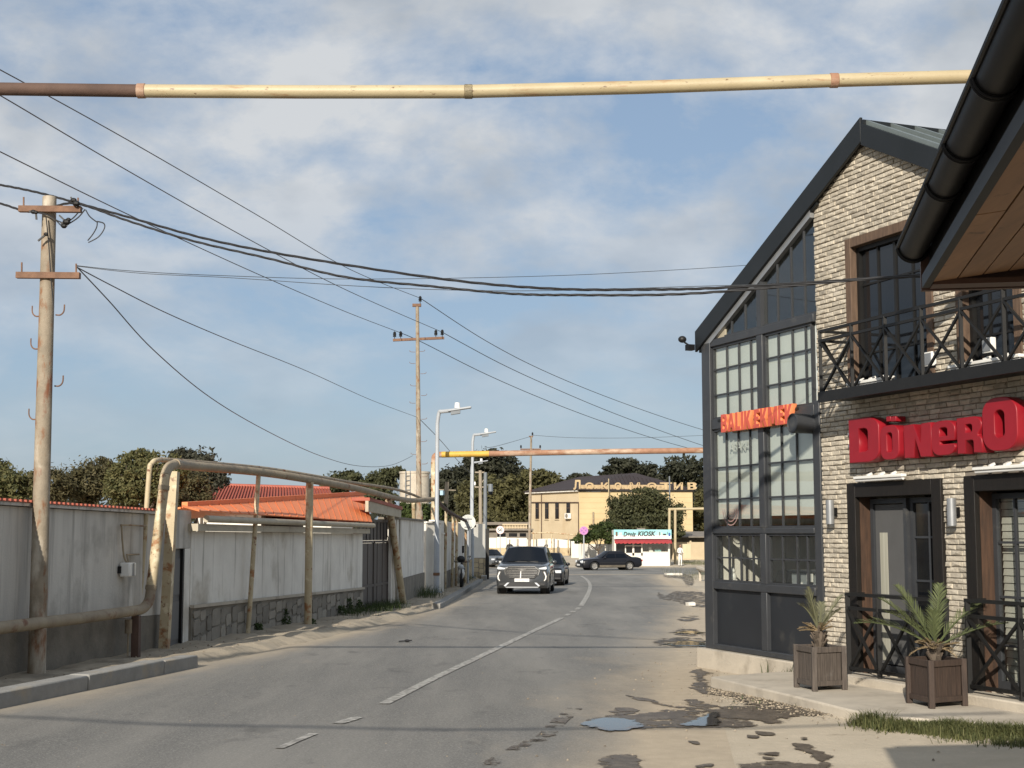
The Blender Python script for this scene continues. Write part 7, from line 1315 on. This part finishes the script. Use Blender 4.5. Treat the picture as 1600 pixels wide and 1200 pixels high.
fp('skid_plate', M['headlight'], [(.44, .44), (.52, .44), (.64, .33), (.58, .31)], .025, .02, True); fp('skid_plate', M['steel'], [(-.62, .30), (.62, .30), (.54, .26), (-.54, .26)], -.02, .04); fp('bumper_vent', M['cardark'], [(.64, .44), (.82, .40), (.78, .34), (.60, .35)], -.03, .04, True)
for s in (-1, 1): q = MB(); q.tube([(s * .68, -.35, 1.67), (s * .69, -.2, 1.735), (s * .69, 1.5, 1.73), (s * .68, 1.7, 1.67)], .018, 8); q.build('roof_rail', M['cardark'], SV, local=True)
q = MB(); q.bar((-.38, -1.02, 1.165), (.10, -1.12, 1.155), .02, .02); q.bar((.0, -1.0, 1.17), (.5, -1.1, 1.158), .02, .02); q.build('wiper', M['cardark'], SV, local=True)
fpoly(SV, 'windscreen_edge', M['steel'], [(.80, 1.14), (.83, 1.14), (.665, 1.60), (.64, 1.60)], lambda x: -1.145 + (.9 - x) * 2.3 - .36 * 0, .012, True) if False else None
# hidden half behind it: a dark saloon
sal = dict(paint=M['carblack'], L=4.4, W=1.74, fw=-1.32, rw=1.25, wr=.31, crown=.02, waist=.60, spokes=6,
  top=[(-2.2, .72), (-2.05, .80), (-1.0, .92), (1.35, .95), (2.1, .93), (2.2, .86)], wid=[(-2.2, .84), (-2.05, .95), (-1.5, 1), (1.7, 1), (2.2, .88)], bot=[(-2.2, .30), (-2.0, .20), (2.0, .22), (2.2, .34)],
  cab=dict(y0=-.95, y1=-.20, y2=.95, y3=1.65, zb=.90, zr=1.42, wb=.82, wt=.60), side=[((-.55, -.10), (.28, .28)), ((.34, .34), (1.2, .88))], mir=-.62, doors=[.3, 1.15, -.8])
def front(root, y, w, z0, z1, zl):
    for s in (-1, 1): q = MB(); q.prism([(s * w * .62, y, z1), (s * w * .95, y + .05, z1), (s * w * .95, y + .05, z0), (s * w * .66, y, z0)], (0, -.03, 0)); q.build('headlight', M['headlight'], root, local=True)
    fpoly(root, 'grille', M['cardark'], [(-w * .4, z0), (w * .4, z0), (w * .44, z1), (-w * .44, z1)], y, .03); fpoly(root, 'number_plate', M['signwhite'], [(-.26, zl), (.26, zl), (.26, zl + .11), (-.26, zl + .11)], y - .02, .02); fpoly(root, 'bumper', M['cardark'], [(-w * .92, zl - .06), (w * .92, zl - .06), (w * .92, zl + .0), (-w * .92, zl + .0)], y + .02, .04)
s2, _ = car('saloon_car', 'dark saloon following half hidden behind the grey suv', 'car', (at(857, 905, 62).x, 64.2, gz(0, 64)), -R(6), sal); front(s2, -2.21, .82, .58, .70, .38)
x3 = at(766, 886, 116).x; sb_ = dict(sal); sb_['paint'] = M['carsilver']; s3, _ = car('saloon_car', 'grey blue car coming round the bend behind the grey mast', 'car', (x3, 118, gz(0, 118)), R(22), sb_); front(s3, -2.21, .82, .58, .70, .38)
# the black saloon seen from its side
mb_spec = dict(paint=M['carblack'], L=4.8, W=1.80, fw=-1.47, rw=1.36, wr=.325, crown=.03, waist=.62, spokes=5,
  top=[(-2.4, .66), (-2.3, .76), (-2.0, .83), (-1.0, .93), (1.5, .97), (2.2, .95), (2.36, .90), (2.4, .80)], wid=[(-2.4, .78), (-2.3, .90), (-2.0, .97), (-1.4, 1), (1.6, 1), (2.2, .94), (2.4, .85)], bot=[(-2.4, .30), (-2.2, .20), (2.1, .22), (2.4, .36)],
  cab=dict(y0=-1.0, y1=-.28, y2=.98, y3=1.72, zb=.92, zr=1.44, wb=.84, wt=.62), side=[((-.66, -.20), (.22, .22)), ((.28, .28), (1.18, .92))], mir=-.68, doors=[.25, 1.1, -.85])
Yb = 108; xb = at(951, 889, Yb).x; MBz, _ = car('black_saloon', 'black saloon with dusty sills turning in front of the kiosk', 'car', (xb, Yb, gz(0, Yb)), -R(72), mb_spec)
front(MBz, -2.41, .80, .56, .66, .36); fpoly(MBz, 'grille_frame', M['chrome'], [(-.34, .70), (.34, .70), (.36, .73), (-.36, .73)], -2.405, .03)
for s in (-1, 1):
    q = MB(); q.box(s * .905 - .008, s * .905 + .008, -1.08, .98, .24, .40); q.build('sill', M['cardust'], MBz, local=True)
    q = MB(); q.box(s * .902 - .008, s * .902 + .010, -1.08, .98, .55, .60); q.build('side_strip', M['cardark'], MBz, local=True)
    q = MB(); q.ball((s * .64, -2.36, .66), .13, .07, .10); q.ball((s * .42, -2.39, .65), .09, .06, .075); q.build('round_headlight', M['headlight'], MBz, local=True)
    q = MB(); q.box(s * .70 - .14, s * .70 + .14, 2.38, 2.42, .66, .80); q.build('tail_light', M['signred'], MBz, local=True)
# ================================================================= MOTORBIKE against the wall (seen end on)
xm, ym = -1.98, 56.5; mo = thing('motorbike', 'small motorbike parked end on by the shaded white wall', 'motorbike', (xm, ym, gz(0, ym) + .08)); z0 = gz(0, ym) + .10
for yw in (ym - .6, ym + .6): q = MB(); q.lathe((xm, yw, z0 + .28), (1, 0, 0), [(-.05, .2), (-.05, .27), (0, .29), (.05, .27), (.05, .2)], 18); q.build('wheel', M['tyre'], mo); 
q = MB(); q.tube([(xm, ym - .6, z0 + .28), (xm, ym - .45, z0 + .85), (xm, ym - .42, z0 + .98)], .035, 8); q.tube([(xm - .33, ym - .38, z0 + 1.0), (xm, ym - .43, z0 + .98), (xm + .33, ym - .38, z0 + 1.0)], .018, 8); q.tube([(xm, ym - .45, z0 + .7), (xm, ym, z0 + .35), (xm, ym + .6, z0 + .28)], .04, 8); q.build('frame', M['cardark'], mo)
q = MB(); q.ball((xm, ym + .05, z0 + .72), .14, .5, .09); q.build('seat', M['cardark'], mo); q = MB(); q.ball((xm, ym - .5, z0 + .80), .10, .06, .10); q.build('headlight', M['headlight'], mo); q = MB(); q.ball((xm, ym - .42, z0 + .55), .13, .12, .22); q.build('leg_shield', M['whiteplastic'], mo); q = MB(); q.ball((xm - .02, ym - .3, z0 + 1.10), .17, .15, .14); q.build('helmet', M['cardark'], mo)
for s in (-1, 1): q = MB(); q.tube([(xm + s * .26, ym - .40, z0 + 1.0), (xm + s * .32, ym - .41, z0 + 1.16)], .01, 6); q.ball((xm + s * .32, ym - .41, z0 + 1.2), .05, .02, .04); q.build('mirror', M['cardark'], mo)
# ================================================================= THE MAN IN WHITE
def person():
    Yp = 119.5; x = at(1063, 884, Yp).x; g = gz(x, Yp); root = thing('person', 'man in white shirt and white trousers standing right of the kiosk, arms held forward', 'person', (x, Yp, g), None, R(20))
    J = [((0, 0, .95), .135), ((0, .01, 1.12), .125), ((0, .02, 1.32), .155), ((0, .01, 1.46), .10), ((0, -.005, 1.54), .055),        # 0-4 pelvis..neck
         ((.19, .01, 1.43), .062), ((.24, -.01, 1.17), .045), ((.17, -.22, 1.06), .036), ((-.19, .01, 1.43), .062), ((-.24, -.01, 1.17), .045), ((-.15, -.22, 1.06), .036),
         ((.09, 0, .88), .105), ((.10, -.02, .50), .072), ((.10, .02, .09), .05), ((-.09, 0, .88), .105), ((-.10, .01, .50), .072), ((-.11, .04, .09), .05), ((.11, -.13, .04), .035), ((-.12, -.11, .04), .035)]
    Ed = [(0, 1), (1, 2), (2, 3), (3, 4), (3, 5), (5, 6), (6, 7), (3, 8), (8, 9), (9, 10), (0, 11), (11, 12), (12, 13), (0, 14), (14, 15), (15, 16), (13, 17), (16, 18)]
    me = bpy.data.meshes.new('body'); me.from_pydata([j[0] for j in J], Ed, []); me.materials.append(M['cloth']); o = bpy.data.objects.new('body', me); S.collection.objects.link(o); o.parent = root
    sk = o.modifiers.new('skin', 'SKIN'); sk.use_smooth_shade = True
    if not me.skin_vertices: 
        bm = bmesh.new(); bm.from_mesh(me); bm.verts.layers.skin.verify(); bm.to_mesh(me); bm.free()
    for v, (_, rad) in zip(me.skin_vertices[0].data, J): v.radius = (rad, rad * .82)
    me.skin_vertices[0].data[0].use_root = True; ss = o.modifiers.new('sub', 'SUBSURF'); ss.levels = 2; ss.render_levels = 2
    q = MB(); q.cyl((0, -.005, 1.50), (0, -.01, 1.60), .05, .05, 10); q.ball((0, -.02, 1.68), .078, .098, .118, 14, 10); q.prism([(-.014, -.112, 1.66), (.014, -.112, 1.66), (.008, -.11, 1.705), (-.008, -.11, 1.705)], (0, -.022, -.004)); q.ball((.079, -.01, 1.68), .012, .02, .032, 6, 5); q.ball((-.079, -.01, 1.68), .012, .02, .032, 6, 5); q.build('head', M['skin'], root, local=True)
    q = MB(); q.ball((0, .004, 1.715), .085, .098, .10, 14, 9); q.build('hair', M['hair'], root, local=True)
    q = MB(); q.ball((.03, -.112, 1.695), .010, .006, .007, 6, 5); q.ball((-.03, -.112, 1.695), .010, .006, .007, 6, 5); q.build('eye', M['hair'], root, local=True); q = MB(); q.box(-.024, .024, -.118, -.11, 1.622, 1.63); q.build('mouth', M['redwood'], root, local=True)
    for s in (-1, 1):
        q = MB(); b = Vector((s * .155, -.235, 1.055)); q.ball(b + Vector((-s * .02, -.035, 0)), .04, .048, .02, 8, 6)
        for k, (l, dx) in enumerate(((.062, .03), (.072, .01), (.068, -.01), (.052, -.028))): p = b + Vector((-s * .02 + s * dx, -.07, .0)); q.tube([p, p + Vector((-s * .006, -l * .55, -.006)), p + Vector((-s * .014, -l, -.024))], [.010, .009, .007], 6)
        p = b + Vector((-s * .052, -.02, .012)); q.tube([p, p + Vector((-s * .026, -.028, .012)), p + Vector((-s * .03, -.055, .008))], [.012, .011, .008], 6); q.build('hand', M['skin'], root, local=True)
        q = MB(); q.ball((s * .11, -.07, .035), .045, .12, .035, 8, 6); q.build('shoe', M['cardark'], root, local=True)
    q = MB(); q.tube([(-.205, -.09, 1.145), (.205, -.09, 1.145)], .004, 6) if False else q.lathe((0, .005, .99), (0, 0, 1), [(0, .142), (.035, .14)], 20); q.build('belt', M['sheetgrey'], root, local=True)
person()
# litter and a crow-dark scrap on the asphalt
q = MB(); p = G(634, 1004); q.bar(p + Vector((-.12, 0, .02)), p + Vector((.1, .05, .035)), .05, .02); q.ball(p + Vector((.02, .02, .03)), .05, .04, .025, 7, 5); tag(q.build('scrap', M['cardark']), 'small dark scrap lying on the asphalt of the left lane', 'litter')
